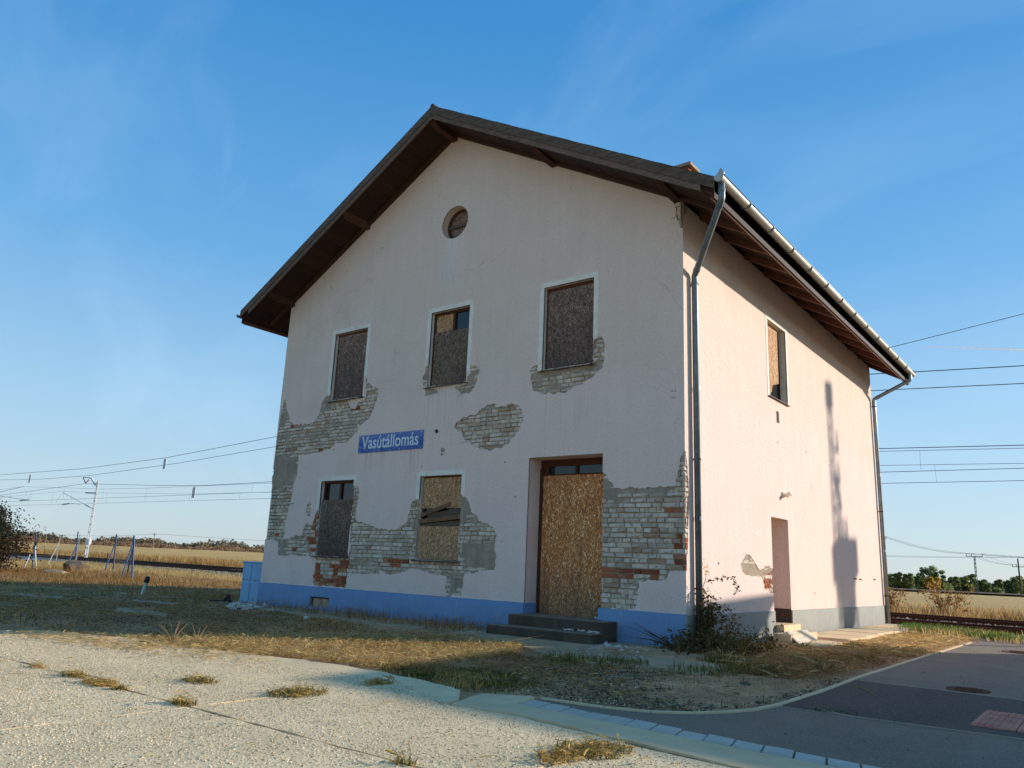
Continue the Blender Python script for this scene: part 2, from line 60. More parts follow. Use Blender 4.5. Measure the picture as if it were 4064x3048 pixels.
# ------------------------------------------------------------------ object helpers
def tag(o, label=None, cat=None, group=None, kind=None):
    for k, v in (('label', label), ('category', cat), ('group', group), ('kind', kind)):
        if v: o[k] = v
    return o
def empty(name, loc=(0, 0, 0), rz=0, label=None, cat=None, group=None):
    o = bpy.data.objects.new(name, None); COL.objects.link(o); o.location = loc; o.rotation_euler.z = rz; o.empty_display_size = .2
    return tag(o, label, cat, group)
def link_mesh(name, me, parent=None, loc=None):
    o = bpy.data.objects.new(name, me); COL.objects.link(o)
    if parent: o.parent = parent
    if loc: o.location = loc
    return o
class MB:
    """collects shapes and links them as one mesh object"""
    def __init__(s): s.v = []; s.f = []; s.m = []; s.cm = 0
    def add(s, v, f):
        n = len(s.v); s.v += [tuple(q) for q in v]; s.f += [tuple(i + n for i in q) for q in f]; s.m += [s.cm] * len(f); return s
    def box(s, a, b):
        (x0, y0, z0), (x1, y1, z1) = a, b
        return s.add([(x0, y0, z0), (x1, y0, z0), (x1, y1, z0), (x0, y1, z0), (x0, y0, z1), (x1, y0, z1), (x1, y1, z1), (x0, y1, z1)],
                     [(0, 3, 2, 1), (4, 5, 6, 7), (0, 1, 5, 4), (1, 2, 6, 5), (2, 3, 7, 6), (3, 0, 4, 7)])
    def obox(s, c, ax, ay, az):
        """box from a centre and three half-axis vectors"""
        c, ax, ay, az = map(Vector, (c, ax, ay, az))
        v = [c + i * ax + j * ay + k * az for k in (-1, 1) for i, j in ((-1, -1), (1, -1), (1, 1), (-1, 1))]
        return s.add(v, [(0, 3, 2, 1), (4, 5, 6, 7), (0, 1, 5, 4), (1, 2, 6, 5), (2, 3, 7, 6), (3, 0, 4, 7)])
    def bar(s, a, b, w, h, up=(0, 0, 1)):
        a, b = Vector(a), Vector(b); d = (b - a); l = d.length; d.normalize()
        x = d.cross(Vector(up))
        if x.length < 1e-4: x = d.cross(Vector((1, 0, 0)))
        x.normalize(); y = x.cross(d)
        return s.obox((a + b) / 2, d * l / 2, x * w / 2, y * h / 2)
    def tube(s, pts, r, n=8, cap=True):
        pts = [Vector(q) for q in pts]; rs = r if isinstance(r, (list, tuple)) else [r] * len(pts)
        t = [(pts[min(i + 1, len(pts) - 1)] - pts[max(i - 1, 0)]).normalized() for i in range(len(pts))]
        x = t[0].orthogonal().normalized(); v = []; f = []
        for i, q in enumerate(pts):
            x = (x - t[i] * x.dot(t[i])).normalized(); y = t[i].cross(x)
            for k in range(n):
                a = 2 * math.pi * k / n; v.append(q + (x * math.cos(a) + y * math.sin(a)) * rs[i])
        for i in range(len(pts) - 1):
            for k in range(n):
                f.append((i * n + k, i * n + (k + 1) % n, (i + 1) * n + (k + 1) % n, (i + 1) * n + k))
        if cap:
            f.append(tuple(range(n - 1, -1, -1))); f.append(tuple((len(pts) - 1) * n + k for k in range(n)))
        return s.add(v, f)
    def prism(s, poly, z0, z1):
        """polygon in x, y from z0 up to z1"""
        n = len(poly)
        if sum(poly[i][0] * poly[(i + 1) % n][1] - poly[(i + 1) % n][0] * poly[i][1] for i in range(n)) < 0: poly = poly[::-1]
        v = [(x, y, z0) for x, y in poly] + [(x, y, z1) for x, y in poly]
        return s.add(v, [tuple(range(n - 1, -1, -1)), tuple(range(n, 2 * n))] + [(i, (i + 1) % n, n + (i + 1) % n, n + i) for i in range(n)])
    def mesh(s, name, mats, smooth=False):
        me = bpy.data.meshes.new(name); me.from_pydata(s.v, [], s.f)
        for m in (mats if isinstance(mats, (list, tuple)) else [mats]): me.materials.append(m)
        if any(s.m): me.polygons.foreach_set('material_index', s.m)
        if smooth: me.polygons.foreach_set('use_smooth', [True] * len(s.f))
        me.update(); return me
    def build(s, name, mats, parent=None, smooth=False): return link_mesh(name, s.mesh(name, mats, smooth), parent)
def bevel_mesh(me, w=.01, seg=2):
    bm = bmesh.new(); bm.from_mesh(me); bmesh.ops.recalc_face_normals(bm, faces=bm.faces)
    bmesh.ops.bevel(bm, geom=list(bm.edges), offset=w, segments=seg, affect='EDGES', profile=.6, clamp_overlap=True); bm.to_mesh(me); bm.free(); return me
def np_mesh(name, V, Q=None, T=None, mats=None, parent=None, smooth=False):
    """fast mesh from numpy: V (n,3), quads Q (m,4), triangles T (k,3)"""
    me = bpy.data.meshes.new(name); V = np.asarray(V, np.float32)
    parts = [a for a in (Q, T) if a is not None and len(a)]
    idx = np.concatenate([np.asarray(a, np.int32).ravel() for a in parts]); cnt = np.concatenate([np.full(len(a), a.shape[1], np.int32) for a in parts])
    st = np.concatenate([[0], np.cumsum(cnt)[:-1]]).astype(np.int32)
    me.vertices.add(len(V)); me.vertices.foreach_set('co', V.ravel())
    me.loops.add(len(idx)); me.loops.foreach_set('vertex_index', idx)
    me.polygons.add(len(cnt)); me.polygons.foreach_set('loop_start', st)
    if smooth: me.polygons.foreach_set('use_smooth', np.ones(len(cnt), bool))
    me.update(calc_edges=True); me.validate()
    for m in (mats if isinstance(mats, (list, tuple)) else [mats]): me.materials.append(m)
    return link_mesh(name, me, parent)
# ------------------------------------------------------------------ material helpers
WARM = (1.38, 1.12, .84)                # warm lift put into mineral and dry-plant colours, offsets blue skylight in shade
COOL = ('blue_plinth_paint', 'faded_blue_enamel', 'light_blue_plastic', 'faded_blue_post_paint', 'dark_cable', 'dark_window_glass', 'white_mast_fitting', 'ice_vapour', 'galvanised_mast', 'white_lettering', 'fresh_grass')
TINTS = {'limewashed_brick': (1.44, 1.23, 1.10), 'mortar': (1.5, 1.22, 1.02), 'grey_cement_render': (1.45, 1.2, 1.04), 'weathered_zinc_pipe': (1.05, 1.03, 1.0), 'zinc_downpipe': (1.1, 1.05, 1.0), 'straw': (1.12, 1.08, .95), 'exposed_aggregate': (1.3, 1.12, .9), 'weathered_osb': (1.4, 1.1, .9), 'weathered_osb_low': (1.2, 1.05, .92), 'plaster': (1.46, 1.36, 1.26), 'white_render': (1.2, 1.1, 1.0), 'gravelly_soil': (2.2, 1.48, 1.0), 'grey_asphalt': (1.65, 1.36, 1.08), 'dark_asphalt': (1.35, 1.12, .95), 'loose_gravel': (1.7, 1.3, .98), 'grey_kerb_concrete': (1.4, 1.24, 1.08), 'smooth_concrete_strip': (1.62, 1.26, .92), 'drying_grass': (1.45, 1.28, .85), 'dark_green_leaves': (1.0, 1.12, .85), 'olive_leaves': (1.05, 1.1, .85), 'exposed_aggregate_concrete': (1.5, 1.26, .98), 'green_grass': (1.6, 1.25, .9), 'brown_straw': (1.28, 1.14, .87), 'old_apron_concrete': (1.55, 1.25, .95), 'grey_blue_plinth_paint': (1.2, 1.08, .98), 'white_rubble': (1.3, 1.12, .95), 'zinc_gutter': (1.3, 1.15, .95)}
class Mat:
    def __init__(s, name, rough=.85, spec=.25, metal=0):
        s.m = bpy.data.materials.new(name); s.m.use_nodes = True; s.nt = s.m.node_tree
        s.b = s.nt.nodes['Principled BSDF']; s.b.inputs['Roughness'].default_value = rough
        s.b.inputs['Specular IOR Level'].default_value = spec; s.b.inputs['Metallic'].default_value = metal
        s._pos = None; s.tint = (1, 1, 1) if name in COOL else TINTS.get(name, WARM)
    def n(s, t, **k):
        q = s.nt.nodes.new(t)
        for a, v in k.items(): setattr(q, a, v)
        return q
    def l(s, a, b): s.nt.links.new(a, b)
    def pos(s):
        if s._pos is None: s._pos = s.n('ShaderNodeNewGeometry').outputs['Position']
        return s._pos
    def obj(s): return s.n('ShaderNodeTexCoord').outputs['Object']
    def mapv(s, v, scale=(1, 1, 1), rot=(0, 0, 0), loc=(0, 0, 0)):
        q = s.n('ShaderNodeMapping'); q.inputs['Scale'].default_value = scale; q.inputs['Rotation'].default_value = rot; q.inputs['Location'].default_value = loc
        s.l(v, q.inputs[0]); return q.outputs[0]
    def noise(s, scale, detail=4, rough=.55, v=None, dist=0):
        q = s.n('ShaderNodeTexNoise'); q.inputs['Scale'].default_value = scale; q.inputs['Detail'].default_value = detail; q.inputs['Roughness'].default_value = rough; q.inputs['Distortion'].default_value = dist
        s.l(v if v is not None else s.pos(), q.inputs['Vector']); return q.outputs[0]
    def vor(s, scale, v=None, feature='F1', out='Distance', rnd=1):
        q = s.n('ShaderNodeTexVoronoi', feature=feature); q.inputs['Scale'].default_value = scale; q.inputs['Randomness'].default_value = rnd
        s.l(v if v is not None else s.pos(), q.inputs['Vector']); return q.outputs[out]
    def rng(s, x, a, b, c=0, d=1):
        q = s.n('ShaderNodeMapRange'); s.l(x, q.inputs[0])
        for i, v in enumerate((a, b, c, d)): q.inputs[i + 1].default_value = v
        return q.outputs[0]
    def ramp(s, x, stops, interp='LINEAR'):
        q = s.n('ShaderNodeValToRGB'); s.l(x, q.inputs[0]); e = q.color_ramp.elements; q.color_ramp.interpolation = interp
        while len(e) < len(stops): e.new(.5)
        for i, (p, c) in enumerate(stops): e[i].position = p; e[i].color = (*c, 1)
        return q.outputs[0]
    def mix(s, f, a, b, mode='MIX'):
        q = s.n('ShaderNodeMix', data_type='RGBA', blend_type=mode)
        for i, v in ((0, f), (6, a), (7, b)):
            if isinstance(v, (int, float)): q.inputs[i].default_value = v
            elif isinstance(v, tuple): q.inputs[i].default_value = (*v, 1)
            else: s.l(v, q.inputs[i])
        return q.outputs[2]
    def math(s, op, a, b=0, clamp=False):
        q = s.n('ShaderNodeMath', operation=op, use_clamp=clamp)
        for i, v in ((0, a), (1, b)):
            if isinstance(v, (int, float)): q.inputs[i].default_value = v
            else: s.l(v, q.inputs[i])
        return q.outputs[0]
    def sep(s, v=None):
        q = s.n('ShaderNodeSeparateXYZ'); s.l(v if v is not None else s.pos(), q.inputs[0]); return q.outputs
    def rand(s):
        a = s.n('ShaderNodeObjectInfo').outputs['Random']; b = s.n('ShaderNodeNewGeometry').outputs['Random Per Island']
        return s.math('FRACT', s.math('ADD', a, b))
    def col(s, c):
        t = s.tint
        if isinstance(c, tuple): s.b.inputs['Base Color'].default_value = (*[min(.88, a * k) for a, k in zip(c, t)], 1)
        else: s.l(c if t == (1, 1, 1) else s.mix(1.0, c, t, 'MULTIPLY'), s.b.inputs['Base Color'])
        return s
    def bump(s, h, strength=.4, dist=.01):
        q = s.n('ShaderNodeBump'); q.inputs['Strength'].default_value = strength; q.inputs['Distance'].default_value = dist
        s.l(h, q.inputs['Height']); s.l(q.outputs[0], s.b.inputs['Normal']); return s
MATS = {}
def simple(name, c, rough=.8, spec=.25, metal=0, var=.25, scale=6, bump=0, bscale=60):
    if name in MATS: return MATS[name]
    m = Mat(name, rough, spec, metal)
    f = m.noise(scale, 5, .6)
    m.col(m.mix(1.0, c, m.ramp(f, [(.25, (1 - var,) * 3), (.75, (1 + var,) * 3)]), 'MULTIPLY'))
    if bump: m.bump(m.noise(bscale, 3), bump, .01)
    MATS[name] = m.m; return m.m
def leafy(name, stops, rough=.7, thin=.42):
    m = Mat(name, rough, .2); c = m.ramp(m.rand(), stops); m.col(c); MATS[name] = m.m
    if thin:       # thin blades and leaves let some of the sun through
        t = m.n('ShaderNodeBsdfTranslucent'); x = m.n('ShaderNodeMixShader'); x.inputs[0].default_value = thin; m.l(m.mix(1.0, c, tuple(k * 1.25 for k in m.tint), 'MULTIPLY'), t.inputs[0])
        m.l(m.b.outputs[0], x.inputs[1]); m.l(t.outputs[0], x.inputs[2]); m.l(x.outputs[0], m.nt.nodes['Material Output'].inputs[0])
    return m.m
# ------------------------------------------------------------------ materials
def make_plaster():
    m = Mat('plaster', .95, .1); P = m.pos(); z = m.sep()[2]
    wob = m.noise(.9, 4); zz = m.math('ADD', z, m.math('MULTIPLY', m.math('SUBTRACT', wob, .5), .55))
    low = m.rng(zz, 3.75, 4.25, 1, 0)                     # the lower storey was repainted once
    c = m.mix(low, (.575, .47, .405), (.605, .485, .435))
    pn = m.noise(1.7, 5, .6, m.mapv(P, (1, 1, .7), loc=(3, 1, 2)))
    c = m.mix(m.rng(pn, .5, .68, 0, .35), c, (.65, .54, .48))
    streak = m.noise(5, 5, .6, m.mapv(P, (1, 1, .09)))
    c = m.mix(1.0, c, m.ramp(streak, [(.3, (.97, .965, .96)), (.7, (1.02, 1.02, 1.02))]), 'MULTIPLY')
    grime = m.noise(.75, 6, .62, m.mapv(P, (1, 1, 1), loc=(7, 4, 1)))
    c = m.mix(m.rng(grime, .55, .78, 0, .35), c, (.44, .35, .27))
    # drip stain under the round window
    x, y, _ = m.sep()
    sx = m.rng(m.math('ABSOLUTE', m.math('ADD', x, 4.93)), .10, .27, 1, 0); sz = m.math('MULTIPLY', m.rng(z, 5.85, 6.6, 0, 1), m.rng(z, 7.2, 7.3, 1, 0))
    fr = m.rng(y, .02, .1, 1, 0)
    dn = m.rng(m.noise(22, 4, .6, m.mapv(P, (1, 1, .06))), .46, .62)
    st = m.math('MULTIPLY', m.math('MULTIPLY', sx, sz), fr)
    c = m.mix(m.math('MULTIPLY', st, m.rng(dn, 0, 1, .25, .75)), c, (.56, .53, .50))
    dk = m.rng(m.noise(30, 4, .6, m.mapv(P, (1, 1, .05), loc=(1.3, 0, 0))), .58, .66)
    c = m.mix(m.math('MULTIPLY', st, m.math('MULTIPLY', dk, .6)), c, (.22, .17, .12))
    wv = m.n('ShaderNodeVectorMath', operation='MULTIPLY_ADD'); wn_ = m.n('ShaderNodeTexNoise'); wn_.inputs['Scale'].default_value = 2.3; wn_.inputs['Detail'].default_value = 5; m.l(P, wn_.inputs[0]); m.l(wn_.outputs[1], wv.inputs[0]); wv.inputs[1].default_value = (.5, .5, .5); m.l(P, wv.inputs[2])
    crk = m.rng(m.vor(.62, wv.outputs[0], 'DISTANCE_TO_EDGE'), .0008, .0045, 1, 0); crk = m.math('MULTIPLY', crk, m.rng(m.noise(.55, 3, .6, m.mapv(P, loc=(11, 3, 6))), .50, .60))
    c = m.mix(m.math('MULTIPLY', crk, .30), c, (.20, .15, .11))
    # dirt runs below the three upper sills, the sign and the lower sills
    run = None
    for xc, hw, zt, ln in ((-7.73, .58, 4.22, 1.1), (-4.86, .55, 4.22, 1.2), (-2.13, .56, 4.22, 1.2), (-6.26, .9, 3.05, .5), (-7.7, .55, .97, .5), (-4.85, .55, .97, .5)):
        k_ = m.math('MULTIPLY', m.rng(m.math('ABSOLUTE', m.math('SUBTRACT', x, xc)), hw * .8, hw, 1, 0), m.math('MULTIPLY', m.rng(z, zt - ln, zt, 0, 1), m.rng(z, zt, zt + .03, 1, 0)))
        run = k_ if run is None else m.math('MAXIMUM', run, k_)
    rs_ = m.rng(m.noise(16, 4, .65, m.mapv(P, (1, 1, .05), loc=(2, 0, 0))), .50, .66)
    c = m.mix(m.math('MULTIPLY', m.math('MULTIPLY', run, rs_), .42), c, (.28, .225, .18))
    spot = m.vor(3.2, m.mapv(P, (1, 1, .8)))
    c = m.mix(m.rng(spot, .02, .04, .45, 0), c, (.2, .15, .11))
    splash = m.math('MULTIPLY', m.rng(z, .4, .75, 1, 0), m.rng(m.noise(3, 5), .4, .65))
    c = m.mix(m.math('MULTIPLY', splash, .35), c, (.40, .36, .34))
    c = m.mix(1.0, c, m.ramp(m.noise(48, 3, .7, m.mapv(P, (1, 1, .5))), [(.34, (.90, .89, .88)), (.60, (1.04, 1.04, 1.04))]), 'MULTIPLY')
    m.col(c)
    g = m.noise(75, 3, .6, m.mapv(P, (1, 1, .45))); g2 = m.noise(11, 4)
    m.bump(m.math('ADD', g, m.math('MULTIPLY', g2, .8)), .75, .016); return m.m
PLASTER = make_plaster()
def make_white():
    m = Mat('white_render', .9, .15); c = m.mix(m.rng(m.noise(6, 5), .45, .7, 0, .5), (.74, .71, .64), (.54, .50, .44)); m.col(c); m.bump(m.noise(70, 3), .35, .008); return m.m
WHITE = make_white()
def make_plinth(name, c1, c2, c3):
    m = Mat(name, .75, .3); P = m.pos()
    s = m.noise(9, 5, .65, m.mapv(P, (1, 1, .07))); n = m.noise(2.2, 6)
    c = m.mix(m.rng(n, .35, .7), c1, c2); c = m.mix(m.rng(s, .55, .72, 0, .55), c, c3)
    z = m.sep()[2]; dirt = m.math('MULTIPLY', m.rng(z, -.1, .32, 1, 0), m.rng(m.noise(3.4, 6, .7), .34, .62)); c = m.mix(m.math('MULTIPLY', dirt, .75), c, (.17, .155, .14)); c = m.mix(m.rng(m.noise(13, 5, .7), .60, .66, 0, .55), c, (.33, .33, .33))
    m.col(c); m.bump(m.noise(45, 4), .35, .01); return m.m
PLINTH_BLUE = make_plinth('blue_plinth_paint', (.165, .285, .48), (.20, .325, .52), (.34, .39, .46))
PLINTH_GREY = make_plinth('grey_blue_plinth_paint', (.245, .265, .25), (.285, .30, .275), (.36, .365, .33))
def make_mortar():
    m = Mat('mortar', .95, .1); n = m.noise(5, 6, .65)
    m.col(m.ramp(n, [(.3, (.19, .17, .135)), (.5, (.28, .255, .205)), (.7, (.37, .34, .285))])); m.bump(m.noise(38, 5, .7), .9, .02); return m.m
MORTAR = make_mortar()
def make_render():
    m = Mat('grey_cement_render', .95, .1); n = m.noise(4, 6, .65)
    c = m.ramp(n, [(.3, (.20, .185, .145)), (.5, (.27, .25, .205)), (.7, (.35, .33, .28))])
    comb = m.noise(30, 3, .5, m.mapv(m.pos(), (1, 1, .12))); c = m.mix(m.rng(comb, .5, .7, 0, .3), c, (.15, .14, .12))
    m.col(c); m.bump(m.noise(26, 5, .7), .8, .02); return m.m
RENDER = make_render()
def make_brick(name, stops, soot):
    m = Mat(name, .95, .1); r = m.rand(); c = m.ramp(r, stops); n = m.noise(14, 6, .7)
    c = m.mix(m.rng(n, .50, .64, 0, .85), c, soot); c = m.mix(m.rng(m.noise(3.1, 4), .45, .7, 0, .45), c, (.22, .205, .18))
    m.col(c); m.bump(m.noise(48, 5, .7), .9, .012); return m.m
BRICK_PALE = make_brick('limewashed_brick', [(0, (.36, .325, .26)), (.35, (.48, .445, .37)), (.8, (.58, .545, .465)), (.93, (.40, .32, .22)), (1, (.33, .21, .14))], (.25, .21, .155))
BRICK_RED = make_brick('bare_red_brick', [(0, (.17, .058, .036)), (.5, (.31, .092, .048)), (.85, (.38, .125, .06)), (1, (.38, .24, .17))], (.18, .075, .05))
def make_osb(name, ramp, weather, wamt, zlo, zhi, sc=1.0):
    m = Mat(name, .8, .25); P = m.mapv(m.pos(), (sc, sc, sc))
    cell = m.n('ShaderNodeTexVoronoi'); cell.inputs['Scale'].default_value = 22
    warp = m.n('ShaderNodeTexNoise'); warp.inputs['Scale'].default_value = 6; m.l(P, warp.inputs[0])
    add = m.n('ShaderNodeVectorMath', operation='MULTIPLY_ADD'); m.l(warp.outputs[1], add.inputs[0]); add.inputs[1].default_value = (.14, .14, .14); m.l(P, add.inputs[2])
    m.l(add.outputs[0], cell.inputs['Vector'])
    ang = m.math('MULTIPLY', m.math('SUBTRACT', m.sep(cell.outputs['Color'])[0], .5), 1.5)
    flat = m.n('ShaderNodeCombineXYZ'); xs = m.sep(P); m.l(m.math('ADD', xs[0], xs[1]), flat.inputs[0]); m.l(xs[2], flat.inputs[1])
    rot = m.n('ShaderNodeVectorRotate', rotation_type='Z_AXIS'); m.l(flat.outputs[0], rot.inputs['Vector']); m.l(ang, rot.inputs['Angle'])
    st = m.mapv(rot.outputs[0], (66, 11, 1))
    fl = m.n('ShaderNodeTexVoronoi'); fl.inputs['Scale'].default_value = 1; m.l(st, fl.inputs['Vector'])
    v = m.sep(fl.outputs['Color'])[1]
    c = m.ramp(v, ramp)
    z = m.sep()[2]; g = m.math('ADD', m.rng(z, zlo, zhi, 1, 0), m.math('MULTIPLY', m.math('SUBTRACT', m.noise(2.6, 5), .5), 1.1), True)
    wc = m.mix(1.0, weather, m.ramp(v, [(0, (.45, .45, .45)), (1, (1.7, 1.65, 1.6))]), 'MULTIPLY')
    c = m.mix(m.math('MULTIPLY', g, wamt), c, wc)
    sk = m.rng(m.noise(7, 5, .65, m.mapv(m.pos(), (1, 1, .12), loc=(zlo, 2, 0))), .50, .68, 0, .5); c = m.mix(sk, c, m.mix(.5, weather, (.05, .04, .033))); m.col(c); m.bump(v, .25, .006); return m.m
FRESH = [(0, (.20, .08, .03)), (.4, (.40, .175, .068)), (.78, (.54, .27, .12)), (.9, (.66, .43, .23)), (.96, (.75, .60, .40)), (1, (.80, .66, .46))]
DULL = [(0, (.19, .105, .055)), (.5, (.33, .205, .115)), (.85, (.44, .30, .19)), (1, (.60, .47, .33))]
GREYED = [(0, (.055, .045, .04)), (.5, (.145, .105, .085)), (.85, (.25, .19, .16)), (1, (.37, .31, .28))]
OSB_DOOR = make_osb('door_osb', FRESH, (.15, .11, .08), .85, .25, 1.0)
OSB_PALE = make_osb('pale_osb', DULL, (.24, .20, .16), .5, 1.0, 1.5)
OSB_GREY = make_osb('weathered_osb', GREYED, (.072, .06, .056), .85, 4.2, 5.6)
OSB_GREYLOW = make_osb('weathered_osb_low', [(0, (.06, .042, .028)), (.5, (.14, .10, .072)), (.85, (.21, .16, .12)), (1, (.31, .25, .2))], (.055, .048, .045), .8, .9, 2.0)
OSB_SIDE = make_osb('side_osb', [(0, (.2, .1, .04)), (.5, (.33, .19, .09)), (1, (.55, .42, .27))], (.2, .13, .08), .3, 4.3, 5)
def make_wood(name, a, b, axis_scale, rough=.75, sheen=.25, sc=1):
    m = Mat(name, rough, sheen); g = m.noise(7 * sc, 6, .65, m.mapv(m.obj(), axis_scale), 1.2); r = m.rand()
    c = m.mix(m.rng(g, .35, .68), a, b); c = m.mix(1.0, c, m.ramp(r, [(0, (.75, .75, .75)), (1, (1.25, 1.2, 1.2))]), 'MULTIPLY')
    m.col(c); m.bump(g, .5, .006); return m.m
WOOD_BARGE = make_wood('weathered_bargeboard', (.035, .03, .027), (.14, .115, .10), (.6, 6, 6))
WOOD_BARGE_LOW = make_wood('weathered_lower_bargeboard', (.06, .05, .045), (.17, .14, .12), (.5, 7, 7))
WOOD_SOFFIT = make_wood('brown_soffit', (.021, .010, .007), (.040, .020, .014), (8, .6, 8))
WOOD_RAFTER = make_wood('reddish_rafter', (.085, .042, .03), (.15, .075, .052), (1, 6, 6))
WOOD_FASCIA = make_wood('brown_eaves_fascia', (.026, .014, .010), (.05, .028, .021), (1, 6, 6))
WOOD_PURLIN = make_wood('brown_purlin', (.045, .023, .016), (.085, .045, .032), (6, 1, 6))
WOOD_FRAME = make_wood('brown_window_frame', (.055, .024, .013), (.10, .046, .026), (6, 6, 1))
WOOD_DOOR = make_wood('brown_door_frame', (.060, .022, .013), (.095, .038, .022), (6, 6, 1))
WOOD_PLANK = make_wood('nailed_plank', (.10, .06, .04), (.22, .14, .09), (1, 6, 6))
WOOD_PLANK_GREY = make_wood('grey_plank', (.07, .055, .045), (.14, .115, .095), (1, 6, 6))
def make_glass():
    m = Mat('dark_window_glass', .08, .5); m.col((.012, .016, .02)); return m.m
GLASS = make_glass()
CURTAIN = simple('pale_curtain', (.10, .13, .14), .9, var=.3)
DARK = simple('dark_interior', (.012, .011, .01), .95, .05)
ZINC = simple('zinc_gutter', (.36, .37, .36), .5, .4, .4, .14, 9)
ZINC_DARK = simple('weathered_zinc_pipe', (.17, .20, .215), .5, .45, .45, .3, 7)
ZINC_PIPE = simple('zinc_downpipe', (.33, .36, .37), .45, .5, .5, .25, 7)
RUST = simple('rusty_iron', (.09, .04, .022), .85, .2, .2, .4, 20)
RAIL = simple('rusty_rail', (.050, .022, .016), .75, .25, .3, .3, 8)
STEEL = simple('worn_steel', (.25, .24, .23), .4, .5, .8)
GALV = simple('galvanised_mast', (.55, .56, .55), .55, .4, .2)
SILLTIN = simple('rusted_tin_sill', (.085, .062, .05), .7, .3, .2, .5, 14)
SIGNBLUE = None
def make_sign():
    m = Mat('faded_blue_enamel', .45, .4); P = m.pos()
    n = m.noise(7, 6, .7, m.mapv(P, (.7, 1, 1.6))); c = m.mix(m.rng(n, .45, .68), (.020, .07, .30), (.13, .215, .42))
    x, y, z = m.sep(); top = m.rng(m.math('ADD', z, m.math('MULTIPLY', m.noise(9, 4), .14)), 3.33, 3.49, 0, .65); c = m.mix(top, c, (.17, .26, .45)); m.col(c); return m.m
SIGNBLUE = make_sign()
LETTER = simple('white_lettering', (.68, .70, .72), .5, .3, 0, .12, 12)
def make_concrete():
    m = Mat('exposed_aggregate_concrete', .92, .15); P = m.pos()
    n = m.noise(1.1, 6, .65); c = m.ramp(n, [(.3, (.46, .40, .28)), (.55, (.58, .51, .37)), (.75, (.65, .575, .43))])
    peb = m.n('ShaderNodeTexVoronoi'); peb.inputs['Scale'].default_value = 62; m.l(P, peb.inputs['Vector'])
    pv = m.sep(peb.outputs['Color'])[0]
    worn = m.rng(m.noise(.8, 5, .6, m.mapv(P, loc=(2, 5, 0))), .42, .6)
    pc = m.ramp(pv, [(0, (.24, .21, .15)), (.3, (.50, .44, .33)), (.7, (.66, .59, .46)), (1, (.80, .74, .61))])
    c = m.mix(m.math('MULTIPLY', m.rng(peb.outputs['Distance'], .25, .5, 1, 0), m.rng(worn, 0, 1, .25, .75)), c, pc)
    c = m.mix(m.rng(m.noise(95, 3, .7), .54, .62, 0, .40), c, (.30, .26, .185))
    stain = m.rng(m.noise(2.6, 6, .7, m.mapv(P, loc=(9, 2, 0))), .52, .70, 0, .42); c = m.mix(stain, c, (.34, .30, .22))
    m.col(c); h = m.math('MULTIPLY', m.rng(peb.outputs['Distance'], 0, .6, 1, 0), m.rng(worn, 0, 1, .3, 1)); m.bump(m.math('ADD', m.math('MULTIPLY', h, .5), m.noise(34, 5, .75)), .35, .012); return m.m
CONCRETE = make_concrete()
def make_smooth_conc(name, a, b, c3, bs=.35):
    m = Mat(name, .88, .2); n = m.noise(2.4, 6, .65); c = m.mix(m.rng(n, .35, .68), a, b); c = m.mix(m.rng(m.noise(9, 6, .7), .55, .72, 0, .5), c, c3)
    m.col(c); m.bump(m.noise(90, 4, .7), bs, .008); return m.m
STRIPCONC = make_smooth_conc('smooth_concrete_strip', (.40, .37, .285), (.50, .46, .36), (.30, .27, .2))
KERBCONC = make_smooth_conc('grey_kerb_concrete', (.35, .345, .315), (.45, .44, .40), (.25, .24, .21))
def make_step():   # dark terrazzo, treads coloured paler to stand for sky light from above
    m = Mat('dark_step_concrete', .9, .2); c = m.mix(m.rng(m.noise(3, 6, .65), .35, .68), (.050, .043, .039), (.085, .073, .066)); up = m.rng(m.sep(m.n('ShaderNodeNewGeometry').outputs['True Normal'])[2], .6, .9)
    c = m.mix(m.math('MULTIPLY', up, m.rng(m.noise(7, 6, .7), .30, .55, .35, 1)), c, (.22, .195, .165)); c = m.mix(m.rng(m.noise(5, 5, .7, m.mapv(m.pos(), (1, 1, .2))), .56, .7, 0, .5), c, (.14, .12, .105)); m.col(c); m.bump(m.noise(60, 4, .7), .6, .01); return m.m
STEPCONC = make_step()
SLABCONC = make_smooth_conc('pale_slab_concrete', (.50, .45, .345), (.62, .56, .44), (.36, .31, .23))
APRON = make_smooth_conc('old_apron_concrete', (.235, .21, .16), (.32, .285, .22), (.16, .14, .105), .6)
RUBBLE = make_smooth_conc('white_rubble', (.40, .41, .42), (.50, .51, .51), (.25, .25, .25))
STONE = make_smooth_conc('field_stone', (.085, .078, .07), (.15, .14, .125), (.05, .046, .04), .9)
def make_asphalt(name, base, spread, dust):
    m = Mat(name, .85, .25); n = m.noise(1.3, 6, .6); sp = m.math('ADD', m.math('MULTIPLY', m.noise(160, 2, .7), .6), m.math('MULTIPLY', m.noise(48, 3, .7), .4))
    c = m.mix(m.rng(n, .3, .7), tuple(v * .82 for v in base), tuple(v * 1.2 for v in base))
    c = m.mix(m.rng(sp, .49, .58, 0, spread), c, (.23, .21, .185)); c = m.mix(m.rng(m.noise(.55, 5, .6, m.mapv(m.pos(), (2.5, .6, 1))), .5, .75, 0, dust), c, (.17, .15, .125))
    m.col(c); m.bump(sp, .7, .006); return m.m
ASPHALT = make_asphalt('grey_asphalt', (.115, .100, .086), .6, .5)
ASPHALT_DARK = make_asphalt('dark_asphalt', (.046, .039, .035), .4, .2)
LINEMAT = make_smooth_conc('tar_seam_dust', (.22, .21, .20), (.28, .27, .25), (.12, .12, .12))
